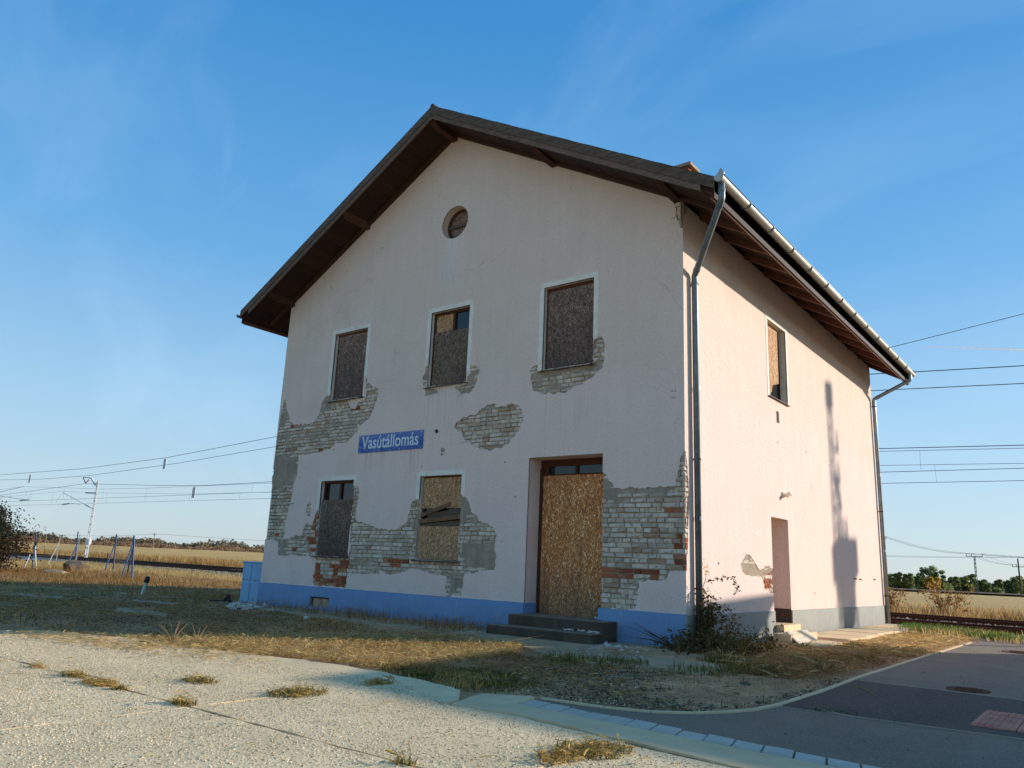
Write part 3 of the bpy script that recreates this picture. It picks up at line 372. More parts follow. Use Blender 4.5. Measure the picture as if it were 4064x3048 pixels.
def make_pink():
    m = Mat('pink_tactile_paving', .85, .2); c = m.mix(m.rng(m.noise(5, 5), .4, .7), (.38, .165, .14), (.48, .25, .21)); c = m.mix(m.rng(m.noise(16, 5, .7), .56, .68, 0, .6), c, (.16, .10, .09)); m.col(c); m.bump(m.noise(80, 3), .4, .01); return m.m
PINK = make_pink()
def make_soil():
    m = Mat('gravelly_soil', .95, .1); P = m.pos()
    n = m.math('ADD', m.math('MULTIPLY', m.noise(.8, 7, .65), .55), m.math('MULTIPLY', m.noise(7, 6, .75), .45)); c = m.ramp(n, [(.36, (.11, .088, .06)), (.5, (.24, .205, .15)), (.63, (.40, .35, .27))])
    peb = m.n('ShaderNodeTexVoronoi'); peb.inputs['Scale'].default_value = 40; m.l(P, peb.inputs['Vector'])
    pc = m.ramp(m.sep(peb.outputs['Color'])[0], [(0, (.11, .095, .07)), (.5, (.27, .24, .185)), (1, (.46, .42, .34))])
    grav = m.rng(m.noise(.5, 4, .6, m.mapv(P, loc=(4, 8, 0))), .38, .58)
    c = m.mix(m.math('MULTIPLY', m.rng(peb.outputs['Distance'], .2, .5, 1, 0), m.rng(grav, 0, 1, .15, .8)), c, pc)
    x, y, z = m.sep()
    gr = m.rng(x, -4.5, -8.5, 0, 1); gr = m.math('MULTIPLY', gr, m.rng(m.noise(1.1, 5), .35, .55))
    c = m.mix(m.math('MULTIPLY', gr, .7), c, m.mix(m.rng(m.noise(.6, 4), .4, .6), (.16, .115, .06), (.075, .085, .035)))
    m.col(c); m.bump(m.math('ADD', m.rng(peb.outputs['Distance'], 0, .6, 1, 0), m.noise(60, 4, .7)), .9, .02); return m.m
SOIL = make_soil()
def make_field():
    m = Mat('dry_fields', .95, .1); P = m.pos(); x, y, z = m.sep()
    d = m.math('SUBTRACT', y, m.math('MULTIPLY', x, -.134)); q = m.math('ADD', d, m.math('MULTIPLY', m.math('SUBTRACT', m.noise(.02, 4), .5), 22))
    c = m.ramp(m.rng(q, 0, 420), [(0, (.20, .15, .085)), (.07, (.24, .17, .085)), (.10, (.46, .335, .155)), (.34, (.50, .37, .185)), (.42, (.47, .345, .18)), (.47, (.25, .18, .11)), (.8, (.22, .16, .10)), (1, (.17, .13, .085))])
    c = m.mix(1.0, c, m.ramp(m.noise(.25, 6, .65, m.mapv(P, (.35, 1.6, 1), (0, 0, -.13))), [(.3, (.74, .74, .72)), (.7, (1.2, 1.18, 1.15))]), 'MULTIPLY')
    m.col(c); m.bump(m.noise(3, 5), .6, .2); return m.m
FIELD = make_field()
PLOUGH = simple('ploughed_earth', (.115, .085, .068), .95, .1, 0, .35, 1.2, .8, 2)
BALLAST = simple('ballast_stone', (.26, .25, .24), .9, .2, 0, .45, 9, .9, 30)
BALLAST_PALE = leafy('loose_ballast', [(0, (.16, .15, .145)), (.5, (.28, .27, .26)), (1, (.44, .43, .41))], .9, 0)
GRAVEL = leafy('loose_gravel', [(0, (.13, .115, .085)), (.4, (.29, .255, .195)), (.8, (.45, .41, .32)), (1, (.6, .56, .47))], .9, 0)
AGGREGATE = leafy('exposed_aggregate', [(0, (.12, .10, .07)), (.2, (.30, .255, .18)), (.6, (.58, .51, .39)), (1, (.82, .78, .67))], .9, 0)
CLOD = leafy('dark_clods', [(0, (.06, .05, .036)), (.6, (.13, .11, .08)), (1, (.22, .19, .14))], .95, 0)
STRAW = leafy('straw', [(0, (.27, .17, .06)), (.4, (.46, .31, .12)), (.8, (.62, .45, .20)), (1, (.70, .56, .31))])
STRAW_BROWN = leafy('brown_straw', [(0, (.13, .068, .028)), (.5, (.25, .145, .058)), (1, (.42, .28, .13))])
GRASS = leafy('green_grass', [(0, (.045, .058, .017)), (.5, (.08, .098, .028)), (.9, (.13, .14, .04)), (1, (.26, .2, .08))])
GRASS_FRESH = leafy('fresh_grass', [(0, (.05, .10, .015)), (.6, (.085, .16, .025)), (1, (.14, .19, .05))])
GRASS_MIX = leafy('drying_grass', [(0, (.12, .10, .035)), (.35, (.25, .18, .07)), (.75, (.42, .29, .12)), (1, (.55, .40, .18))])
GRASS_YARD = leafy('trodden_yard_grass', [(0, (.13, .085, .03)), (.3, (.15, .13, .04)), (.55, (.33, .21, .085)), (1, (.58, .40, .19))])
WEED = leafy('wilted_weed_leaves', [(0, (.036, .040, .016)), (.6, (.08, .075, .030)), (.9, (.14, .105, .048)), (1, (.22, .15, .07))])
WEED_RED = leafy('dark_red_bush_leaves', [(0, (.022, .014, .012)), (.5, (.045, .022, .017)), (.8, (.06, .03, .02)), (1, (.035, .038, .02))])
WEED_DK = leafy('dark_green_bush_leaves', [(0, (.010, .018, .013)), (.6, (.022, .036, .022)), (1, (.045, .055, .03))])
WEED_TALL = leafy('tall_dry_weeds', [(0, (.13, .075, .035)), (.3, (.28, .18, .075)), (.6, (.40, .28, .12)), (.85, (.46, .36, .19)), (1, (.12, .13, .05))])
TWIG = simple('dry_twig', (.19, .14, .09), .85, .2)
BARK = simple('dark_bark', (.055, .042, .032), .95, .1)
TREE_G = leafy('dark_green_leaves', [(0, (.10, .12, .05)), (.55, (.19, .21, .085)), (.85, (.27, .26, .10)), (1, (.36, .27, .13))])
TREE_O = leafy('olive_leaves', [(0, (.12, .12, .04)), (.6, (.20, .19, .06)), (1, (.30, .26, .08))])
TREE_Y = leafy('yellow_leaves', [(0, (.26, .19, .025)), (.6, (.42, .31, .045)), (1, (.52, .41, .08))])
TREE_FAR = leafy('far_wood_leaves', [(0, (.10, .10, .075)), (.6, (.16, .15, .115)), (1, (.23, .205, .155))])
TREE_BR = leafy('brown_scrub', [(0, (.14, .105, .075)), (.6, (.22, .17, .125)), (1, (.31, .245, .18))])
POSTBLUE = simple('faded_blue_post_paint', (.09, .155, .28), .6, .3, 0, .3, 9)
POSTPALE = simple('pale_blue_post_paint', (.40, .50, .58), .6, .3, 0, .3, 9)
POSTDARK = simple('dark_post', (.02, .024, .035), .7, .3)
BINBLUE = simple('light_blue_plastic', (.21, .40, .58), .45, .4, 0, .12, 4)
WIRE = simple('dark_cable', (.035, .06, .10), .6, .3, 0, .1)
WIREMESH = simple('rusty_fence_wire', (.16, .13, .11), .7, .3)
INSUL = simple('brown_insulator', (.10, .075, .065), .4, .5)
WHITEPAINT = simple('white_mast_fitting', (.75, .75, .73), .5, .4, 0, .06)
POLECON = simple('concrete_pole', (.20, .19, .175), .9, .2)
POLEWOOD = simple('dark_timber_pole', (.07, .06, .055), .9, .2)
HWALL = simple('white_house_wall', (.72, .70, .66), .9, .2, 0, .08)
HROOF = simple('orange_tile_roof', (.50, .19, .095), .85, .2, 0, .15)
TILE = simple('dark_roof_tile', (.05, .035, .03), .85, .2, 0, .3, 9)
CHIMCAP = simple('weathered_chimney_cap', (.28, .25, .22), .9, .2)
PANEWHITE = simple('lamp_white_plastic', (.62, .61, .57), .5, .4)
BOARDWHITE = simple('weathered_white_board', (.50, .49, .46), .7, .3, 0, .3, 14)
def make_vapour():
    m = Mat('ice_vapour', 1, 0); o = m.nt.nodes['Material Output']; t = m.n('ShaderNodeBsdfTranslucent'); t.inputs[0].default_value = (1, 1, 1, 1); tr_ = m.n('ShaderNodeBsdfTransparent'); a = m.n('ShaderNodeMixShader'); b = m.n('ShaderNodeMixShader')
    m.col((.95, .95, .97)); m.l(m.b.outputs[0], a.inputs[1]); m.l(t.outputs[0], a.inputs[2]); a.inputs[0].default_value = .8; m.l(a.outputs[0], b.inputs[1]); m.l(tr_.outputs[0], b.inputs[2]); b.inputs[0].default_value = .5; m.l(b.outputs[0], o.inputs[0]); return m.m
CONTRAIL = make_vapour()
# ------------------------------------------------------------------ ground, yard, road (the setting)
GZ = -.09
def terr(x, y):
    """height of the wide plain: level by the station, rising a little far to the left, dipping to the right"""
    d = math.hypot(x, y); t = min(1, max(0, (d - 90) / 320)); t = t * t * (3 - 2 * t); a = math.atan2(-x, max(y, .01) if y > 0 else .01)
    k = min(1, max(0, (a - .35) / .55)); return -.30 + t * (2.7 * k - .9 * (1 - k))
def build_ground():
    xs = np.concatenate([np.arange(-34, 9.01, .25)]); ys = np.arange(-16, 10.01, .25)
    X, Y = np.meshgrid(xs, ys); rs = np.random.default_rng(3)
    Z = np.full(X.shape, -.086)
    for k in range(14):
        a, ph = rs.uniform(0, 6.28, 2); fq = rs.uniform(.5, 3.2); Z += .007 / fq ** .5 * np.sin(fq * (X * np.cos(a) + Y * np.sin(a)) + ph)
    rough = rs.normal(0, .007, X.shape); Z += rough
    near = np.clip((-X - 5) / 4, 0, 1); Z += near * rs.normal(0, .012, X.shape)
    yard = ((Y < -5.0) & (X > -7.5) & (Y < -5.0 - .13 * np.clip(-X - 1, 0, 8))) | (X > 2.3); Z = np.where(yard, np.minimum(Z, -.12), Z)
    Z -= np.clip((Y - 8) / 2, 0, 1) * .14
    edge = np.minimum.reduce([X + 34, 9 - X, Y + 16, 10 - Y]); Z = np.where(edge < .1, -.34, Z)
    n, m = X.shape; V = np.stack([X, Y, Z], -1).reshape(-1, 3); i = np.arange((n - 1) * (m - 1)); r, c = i // (m - 1), i % (m - 1); a = r * m + c
    tag(np_mesh('ground', V, np.stack([a, a + 1, a + m + 1, a + m], -1), None, SOIL, smooth=True), kind='structure')
build_ground()
def build_plain():
    rr = [0, 12, 25, 45, 70, 100, 140, 190, 250, 320, 400, 520, 700, 1000, 1600, 2600, 5000]; na = 96; V = [(0, 0, -.33)]; F = []
    for r in rr[1:]:
        for k in range(na):
            a = 2 * math.pi * k / na; x, y = r * math.cos(a), r * math.sin(a); V.append((x, y, terr(x, y) if y > 5 else -.33))
    for k in range(na): F.append((0, 1 + k, 1 + (k + 1) % na))
    for j in range(len(rr) - 2):
        for k in range(na):
            a = 1 + j * na; F.append((a + k, a + na + k, a + na + (k + 1) % na, a + (k + 1) % na))
    b = MB(); b.v, b.f, b.m = V, F, [0] * len(F); tag(b.build('fields', FIELD, smooth=True), kind='structure')
build_plain()
def rough_poly(P, seg=.04, amp=.012, rnd=random, closed=True):
    out = []; n = len(P)
    for i in range(n if closed else n - 1):
        a, b = P[i], P[(i + 1) % n]; dx, dy = b[0] - a[0], b[1] - a[1]; l = math.hypot(dx, dy)
        if l < 1e-6: continue
        k = max(1, int(l / seg)); out.append(tuple(a[:2])); o = 0
        for j in range(1, k):
            t = j / k; o = .55 * o + rnd.uniform(-amp, amp); out.append((a[0] + dx * t - dy / l * o, a[1] + dy * t + dx / l * o))
    if not closed: out.append(tuple(P[-1][:2]))
    return out
# concrete yard: a sunk bed, and on it the cast slabs with open joints
yard = MB().prism([(-9, -16), (9, -16), (9, -5.9), (-7, -5.9)], -.2, -.0705).build('concrete_yard', SOIL); tag(yard, kind='structure')
edge = rough_poly([(-9.5, -8.6), (-7.2, -7.1), (-5.96, -6.42), (-5.8, -6.04), (-4.37, -5.5), (-3.27, -5.43), (-1.77, -5.1), (-.85, -5.08), (-.28, -5.1)], .09, .03, closed=False)
GJ = .014
JX, JY1, JY0, JY2 = -7.315, -.183, -2.9, 2.40
def slab_obj(name, poly, z0, z1, mat, parent, bev=.006):
    me = MB().prism(poly, z0, z1).mesh(name, mat); return link_mesh(name, me, parent)
g = .005
def jag(a, b, amp=.008): return rough_poly([a, b], .06, amp, closed=False)
slab_obj('concrete_slab', [(-9.5, JX + GJ)] + [p for p in edge if p[1] > JX + GJ and p[0] < JY1 - g] + jag((JY1 - g, -5.12), (JY1 - g, JX + GJ)) + jag((JY1 - g, JX + GJ), (-9.4, JX + GJ)), -.12, -.0635, CONCRETE, yard)
slab_obj('concrete_slab', jag((JY1 + g, JX + GJ), (JY1 + g, -5.11)) + rough_poly([(JY1 + g, -5.11), (.45, -5.27), (.74, -5.62), (.85, -5.86), (1.42, -5.80), (JY2 - g, -5.97)], .08, .015, closed=False) + jag((JY2 - g, -5.98), (JY2 - g, JX + GJ)) + jag((JY2 - g, JX + GJ), (JY1 + g, JX + GJ)), -.12, -.0635, CONCRETE, yard)
slab_obj('concrete_slab', jag((JY2 + g, JX + GJ), (JY2 + g, -6.0)) + [(4.97, -6.24), (4.97, JX + GJ)], -.12, -.0635, CONCRETE, yard)
slab_obj('concrete_slab', jag((JY1 - g, -9.88), (JY1 - g, JX - GJ)) + jag((JY1 - g, JX - GJ), (-9.4, JX - GJ)) + [(-9.4, -9.88)], -.12, -.0635, CONCRETE, yard)
slab_obj('concrete_slab', jag((JY1 + g, JX - GJ), (JY2 - g, JX - GJ)) + jag((JY2 - g, JX - GJ), (JY2 - g, -9.88)) + [(JY1 + g, -9.88)], -.12, -.0635, CONCRETE, yard)
slab_obj('concrete_slab', [(JY2 + g, JX - GJ), (4.97, JX - GJ), (4.97, -9.88), (JY2 + g, -9.88)], -.12, -.0635, CONCRETE, yard)
slab_obj('concrete_slab', [(-9.4, -9.9), (9, -9.9), (9, -16), (-9.4, -16)], -.12, -.0635, CONCRETE, yard); slab_obj('concrete_slab', [(-30, -16.02), (24, -16.02), (24, -48), (-30, -48)], -.4, -.066, CONCRETE, yard); slab_obj('concrete_slab', [(9.02, -7), (24, -7), (24, -16), (9.02, -16)], -.4, -.066, CONCRETE, yard)  # the two outermost slabs are unseen, added to bounce light onto the shaded front
slab_obj('concrete_slab', [(4.99, JX), (9, JX), (9, -9.88), (4.99, -9.88)], -.12, -.0635, CONCRETE, yard)
slab_obj('concrete_slab', [(4.99, -6.24), (9, -6.5), (9, JX - .015), (4.99, JX - .015)], -.12, -.0635, CONCRETE, yard)
# smooth concrete strip along the gutter stones
tag(MB().prism(rough_poly([(.70, -5.30), (1.02, -5.07), (1.08, -5.09)], .1, .01, closed=False) + [(1.18, -5.45), (2.2, -5.535), (3.1, -5.60), (3.8, -5.635), (5, -5.70), (9, -5.9)] + rough_poly([(9, -6.42), (5, -6.24), (2.98, -6.02), (1.42, -5.78), (.86, -5.84)], .12, .015, closed=False), -.13, -.056).build('concrete_strip', STRIPCONC), kind='structure')
# asphalt: main sheet, then the darker strip a few millimetres above
EDGE = [(2.57, 12.2), (2.50, 6.9), (2.482, 2.1), (2.487, -1.1), (2.536, -2.6), (2.525, -3.6), (2.475, -4.05), (2.37, -4.33), (2.21, -4.60), (1.97, -4.82), (1.64, -4.945), (1.09, -5.0)]
asph = [(x + .03, y) for x, y in EDGE[:2]]
road = MB().prism([(2.60, 7.62)] + [(x + .03, y - .01) for x, y in EDGE[1:]] + [(1.06, -5.08), (1.3, -5.145), (2.2, -5.228), (3.1, -5.335), (9, -5.62), (30, -6.0), (30, 7.6)], -.16, -.078).build('road', ASPHALT); tag(road, kind='structure')
tag(MB().prism(rough_poly([(2.53, -3.60), (2.50, -1.26), (3.3, -1.27), (4.2, -1.35), (9, -1.8)], .1, .006, closed=False) + rough_poly([(9, -4.2), (4.25, -3.62), (3.64, -3.66), (3.15, -3.69), (2.85, -3.60)], .08, .012, closed=False), -.1, -.074).build('asphalt_strip', ASPHALT_DARK), kind='structure')
tag(MB().prism(rough_poly([(2.50, -1.235), (3.3, -1.245), (4.2, -1.325), (9, -1.77), (9, -1.81), (4.2, -1.36), (3.3, -1.28), (2.50, -1.265)], .12, .005), -.1, -.0705).build('asphalt_seam', LINEMAT), kind='structure')
tag(MB().prism(rough_poly([(2.86, -3.585), (3.15, -3.675), (3.64, -3.645), (4.25, -3.605), (4.25, -3.632), (3.64, -3.675), (3.15, -3.715), (2.86, -3.62)], .07, .006), -.1, -.0695).build('asphalt_seam', LINEMAT), kind='structure')
# thin concrete edging following the curve of the road
kb = MB()
E2 = rough_poly(EDGE[1:], .25, .004, closed=False)
for a, b in zip(E2[:-1], E2[1:]): kb.bar((a[0], a[1], -.108), (b[0], b[1], -.108), .05, .085)
tag(kb.build('road_edging', STRIPCONC), kind='structure')
# gutter stones, each its own block
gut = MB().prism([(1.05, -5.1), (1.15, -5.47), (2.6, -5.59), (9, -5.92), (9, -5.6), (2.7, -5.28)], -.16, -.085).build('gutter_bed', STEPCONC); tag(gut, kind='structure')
yt_ = lambda x: -5.135 - .098 * (x - 1.1) + .006 * max(0, x - 3) ** 2
tops = [(1.10 + .192 * i, yt_(1.10 + .192 * i)) for i in range(21)]; bots = [(1.165 + .192 * i, yt_(1.165 + .192 * i) - .30 + .006 * i) for i in range(21)]
for i in range(len(tops) - 1):
    a, b, c, d = Vector(tops[i]), Vector(tops[i + 1]), Vector(bots[i + 1]), Vector(bots[i]); m = (a + b + c + d) / 4
    q = [m + (p - m) * .93 for p in (a, b, c, d)]; zz = random.uniform(-.004, .004); mb = MB()
    mb.add([(p.x, p.y, -.12) for p in q] + [(p.x, p.y, (-.066 if k < 2 else -.060) + zz + random.uniform(-.003, .003)) for k, p in enumerate(q)], [(3, 2, 1, 0), (4, 5, 6, 7), (0, 1, 5, 4), (1, 2, 6, 5), (2, 3, 7, 6), (3, 0, 4, 7)])
    link_mesh('gutter_stone', bevel_mesh(mb.mesh('gutter_stone', KERBCONC), .006, 2), gut)
# old concrete apron in front of the doorstep and paving by the side door
apr = tag(MB().prism(rough_poly([(-3.9, -.9), (-2.7, -1.25), (-1.4, -1.9), (-.5, -2.5), (.15, -2.66), (.05, -2.1), (.45, -1.9), (-.3, -1.2), (.2, -.6), (.2, .0), (-3.9, .0)], .1, .03), -.2, -.064).build('concrete_apron', APRON), kind='structure')
tag(MB().prism(rough_poly([(-9.9, -.02), (-9.9, -.75), (-7.6, -.95), (-5.6, -1.3), (-4.1, -1.2), (-4.0, -.02)], .12, .04), -.2, -.068).build('concrete_apron', APRON), kind='structure')
tag(MB().prism(rough_poly([(-.15, -1.5), (.9, -1.3), (1.2, -1.65), (1.36, -2.15), (1.3, -2.5), (.75, -2.35), (.4, -2.62), (-.05, -2.5)], .08, .02), -.2, -.060).build('concrete_patch', APRON), kind='structure')
for poly in ([(-9.3, -3.4), (-8.2, -3.2), (-7.4, -3.5), (-8.6, -3.75)], [(-14, -3.2), (-12.4, -2.8), (-11.9, -3.1), (-13.6, -3.6)], [(-11.6, -1.9), (-10.3, -1.6), (-10.1, -1.85), (-11.3, -2.2)]):
    tag(MB().prism(rough_poly(poly, .15, .05), -.2, -.058).build('concrete_patch', APRON), kind='structure')
pav = tag(MB().prism([(.0, 4.45), (1.0, 4.3), (1.05, 12.0), (.0, 12.0)], -.2, -.10).build('side_path', SOIL), kind='structure')
for a, b in ((4.5, 5.55), (5.58, 6.75), (6.78, 7.95), (7.98, 9.1), (9.13, 10.3), (10.33, 11.5)):
    link_mesh('paving_slab', bevel_mesh(MB().prism([(.06, a), (.95 + random.uniform(-.05, .05), a), (.95 + random.uniform(-.05, .05), b), (.06, b)], -.16, -.045 + random.uniform(-.008, .008)).mesh('paving_slab', SLABCONC), .008), pav)
# ------------------------------------------------------------------ the station house
W_, L_, HP, SLOPE, RIDGE = 10.0, 11.64, .385, .56, 9.79
def rooftop(x): return RIDGE - SLOPE * abs(x + 5)
house = empty('station_house', (0, 0, 0), 0, 'two-storey pink rendered station house with peeling plaster and boarded-up windows', 'building')
FR = lambda a, d, z: (a, d, z)            # a along the front, d depth behind the face
SD = lambda a, d, z: (-d, a, z)           # the right-hand wall
def inside(p, poly):
    x, y = p; c = False; j = len(poly) - 1
    for i in range(len(poly)):
        xi, yi = poly[i]; xj, yj = poly[j]
        if (yi > y) != (yj > y) and x < (xj - xi) * (y - yi) / (yj - yi) + xi: c = not c
        j = i
    return c
def bbox(P): return min(p[0] for p in P), min(p[1] for p in P), max(p[0] for p in P), max(p[1] for p in P)
def wall_sheet(name, outer, holes, islands, mp, d0, d1, mat, parent):
    """a sheet of wall from depth d0 to d1 with polygonal holes, real thickness at every edge"""
    polys = [outer] + holes + islands; V = []; E = []
    for P in polys:
        n = len(V); V += [Vector(p) for p in P]; E += [(n + i, n + (i + 1) % len(P)) for i in range(len(P))]
    v, e, f, *_ = geometry.delaunay_2d_cdt(V, E, [], 0, 1e-5)
    hb = [(bbox(P), P) for P in holes]; keep = []
    for t in f:
        c = ((v[t[0]][0] + v[t[1]][0] + v[t[2]][0]) / 3, (v[t[0]][1] + v[t[1]][1] + v[t[2]][1]) / 3)
        if not inside(c, outer): continue
        if any(b[0] <= c[0] <= b[2] and b[1] <= c[1] <= b[3] and inside(c, P) for b, P in hb) and not any(inside(c, P) for P in islands): continue
        a, b2, c2 = (v[i] for i in t[:3])
        keep.append(tuple(t) if (b2[0] - a[0]) * (c2[1] - a[1]) - (b2[1] - a[1]) * (c2[0] - a[0]) > 0 else tuple(t[::-1]))
    n = len(v); VV = [mp(p[0], d0, p[1]) for p in v] + [mp(p[0], d1, p[1]) for p in v]; F = list(keep); dire = set()
    for t in keep:
        for i in range(3): dire.add((t[i], t[(i + 1) % 3]))
    for a, b in dire:
        if (b, a) not in dire: F.append((b, a, a + n, b + n))
    use = sorted({i for t in F for i in t}); ix = {o: k for k, o in enumerate(use)}
    mb = MB(); mb.add([VV[i] for i in use], [tuple(ix[i] for i in t) for t in F]); return mb.build(name, mat, parent)
def rect(a0, a1, z0, z1): return [(a0, z0), (a1, z0), (a1, z1), (a0, z1)]
UP = [(-8.254, -7.209, 4.245, 5.75), (-5.363, -4.364, 4.245, 5.75), (-2.639, -1.616, 4.245, 5.75)]
LO = [(-8.251, -7.229, 1.0, 2.526), (-5.364, -4.330, 1.0, 2.526)]
DOOR = (-2.842, -1.396, HP - .001, 2.748)
circle = [(-4.9 + .345 * math.cos(a * math.pi / 20), 7.58 + .345 * math.sin(a * math.pi / 20)) for a in range(40)]
open_front = [rect(*o) for o in UP + LO + [DOOR]] + [circle]
def gable(x0, x1, z0, drop=.2): return [(x0, z0), (x1, z0), (x1, rooftop(x1) - drop), (-5, RIDGE - drop), (x0, rooftop(x0) - drop)]
rr = random.Random(5)
PATCH = {k: rough_poly(D[k], .032, .019, rr) for k in ('strip', 'lowA', 'lowmid', 'islet', 'mid', 'winC', 'winBr', 'winBl', 'winBu', 'door', 'corner_top')}
PATCH['lowmid'] = PATCH['lowmid']
ISL = [rough_poly(D['strip_island'], .05, .008, rr)]
small = [[(x + .028 * math.cos(a * 1.05) * s, z + .022 * math.sin(a * 1.05) * s) for a in range(6)] for (x, z), s in zip(D['holes'], [2.1, 1.2, .7, .7, .7, .55, .55, .55, .55])] + [[(x + .02 * math.cos(a), z + .02 * math.sin(a)) for a in range(6)] for x, z in ((-8.1, 7.2), (-6.98, 7.5), (-5.9, 8.75), (-3.1, 2.1), (-3.35, 1.35))]
front = wall_sheet('front_plaster', gable(-10, 0, HP), list(PATCH.values()) + open_front + small, ISL, FR, 0, .03, PLASTER, house)
SW = (3.67, 4.70, 4.286, 5.80); SDR = (3.526, 4.429, HP - .001, 2.02)
open_side = [rect(*SW), rect(*SDR)]
SP = {k: rough_poly(D[k], .045, .010, rr) for k in ('side_strip', 'side_corner', 'side_patch', 'side_hole')}
rusty = [[(y + .035 * math.cos(a) * s, z + .03 * math.sin(a) * s) for a in range(6)] for (y, z), s in zip(D['side_rust'], [1.2, 1, 1, .8, .8, .7, .8, .6])]
def inset(P, lo, hi):
    n = len(P); ar = sum(P[i][0] * P[(i + 1) % n][1] - P[(i + 1) % n][0] * P[i][1] for i in range(n)); sg = 1 if ar > 0 else -1; out = []
    for i in range(n):
        a, b = P[i - 1], P[(i + 1) % n]; dx, dy = b[0] - a[0], b[1] - a[1]; l = math.hypot(dx, dy) or 1; k = rr.uniform(lo, hi); out.append((P[i][0] - sg * dy / l * k, P[i][1] + sg * dx / l * k))
    return rough_poly(out, .03, .009, rr)
coat = [inset(D[k], .005, .055) for k in ('strip', 'lowA', 'lowmid', 'mid', 'winC', 'door')] + [PATCH['islet'], PATCH['winBr'], PATCH['winBl'], PATCH['winBu'], PATCH['corner_top']]
wall_sheet('scratch_coat', gable(-9.99, -.012, HP), coat + open_front, [], FR, .016, .0299, RENDER, house)
side = wall_sheet('side_plaster', [(.03, HP), (L_, HP), (L_, 6.74), (.03, 6.74)], list(SP.values()) + open_side + rusty, [], SD, 0, .03, PLASTER, house)
big = lambda o: rect(o[0] - .015, o[1] + .015, o[2] - .015, o[3] + .015)
bigc = [(-4.9 + .365 * math.cos(a * math.pi / 20), 7.58 + .365 * math.sin(a * math.pi / 20)) for a in range(40)]
core = wall_sheet('masonry_core', gable(-9.97, -.03, -.2), [big(o) for o in UP + LO] + [big((DOOR[0], DOOR[1], .15, DOOR[3]))] + [bigc], [], FR, .03, .25, MORTAR, house)
wall_sheet('masonry_core', [(.25, -.2), (L_, -.2), (L_, 6.7), (.25, 6.7)], [big(SW), big((SDR[0], SDR[1], .1, SDR[3]))], [], SD, .0305, .25, MORTAR, house)
MB().box((-10, .03, -.2), (-9.75, L_, 6.7)).build('left_wall', PLASTER, house)
wall_sheet('rear_wall', gable(-9.75, -.25, -.2), [], [], lambda a, d, z: (a, L_ - d, z), 0, .25, PLASTER, house)
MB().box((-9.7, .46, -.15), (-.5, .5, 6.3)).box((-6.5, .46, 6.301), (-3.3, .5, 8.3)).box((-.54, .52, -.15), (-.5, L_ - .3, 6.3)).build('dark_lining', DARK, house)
# skim of grey render left over the bricks
for k, P in REN.items():
    wall_sheet('cement_skim', rough_poly(P, .05, .02, rr), open_front, [], FR, .011 + rr.uniform(0, .003), .029, RENDER, house)
for k, P in RENS.items():
    wall_sheet('cement_skim', rough_poly(P, .05, .015, rr), open_side, [], SD, .010, .029, RENDER, house)
for k in ('strip', 'lowmid', 'mid', 'door', 'lowA', 'winC'):   # smears of old render that cling to the bricks
    P = D[k]; bb = bbox(P); area = (bb[2] - bb[0]) * (bb[3] - bb[1])
    for _ in range(int(area * 2.4)):
        c0 = (rr.uniform(bb[0], bb[2]), rr.uniform(bb[1], bb[3])); w0, h0 = rr.uniform(.05, .22), rr.uniform(.03, .10)
        if not inside(c0, P): continue
        q = [(c0[0] + w0 * math.cos(a * .7) * rr.uniform(.6, 1.15), c0[1] + h0 * math.sin(a * .7) * rr.uniform(.6, 1.15)) for a in range(9)]
        if all(inside(p, P) and not any(o[0] < p[0] < o[1] and o[2] < p[1] < o[3] for o in UP + LO + [DOOR]) for p in q): wall_sheet('cement_skim', rough_poly(q, .03, .008, rr), [], [], FR, .0125 + rr.uniform(-.003, .003), .029, RENDER, house)
# ---- bricks: 300 nearest as parts, the rest joined
def brick_mesh(name, mat, seed):
    r = random.Random(seed); j = lambda s=.02: r.uniform(-s, s); i = .07
    v = [(-.5, 1, -.5), (.5, 1, -.5), (.5, 1, .5), (-.5, 1, .5)]
    v += [(-.5 + j(), .25 + j(.1), -.5 + j(.04)), (.5 + j(), .25 + j(.1), -.5 + j(.04)), (.5 + j(), .25 + j(.1), .5 + j(.04)), (-.5 + j(), .25 + j(.1), .5 + j(.04))]
    v += [(-.5 + .045 + j(.035), j(.3), -.5 + .13 + j(.10)), (.5 - .045 + j(.035), j(.3), -.5 + .13 + j(.10)), (.5 - .045 + j(.035), j(.3), .5 - .13 + j(.10)), (-.5 + .045 + j(.035), j(.3), .5 - .13 + j(.10))]
    f = [(8, 9, 10, 11)] + [(a, (a - base + 1) % 4 + base, (a - base + 1) % 4 + base + 4, a + 4) for base in (0, 4) for a in range(base, base + 4)]
    mb = MB(); mb.add(v, f); return mb.mesh(name, mat)
BV = {False: [brick_mesh('brick', BRICK_PALE, s) for s in range(7)], True: [brick_mesh('brick', BRICK_RED, 40 + s) for s in range(7)]}
bricks = []
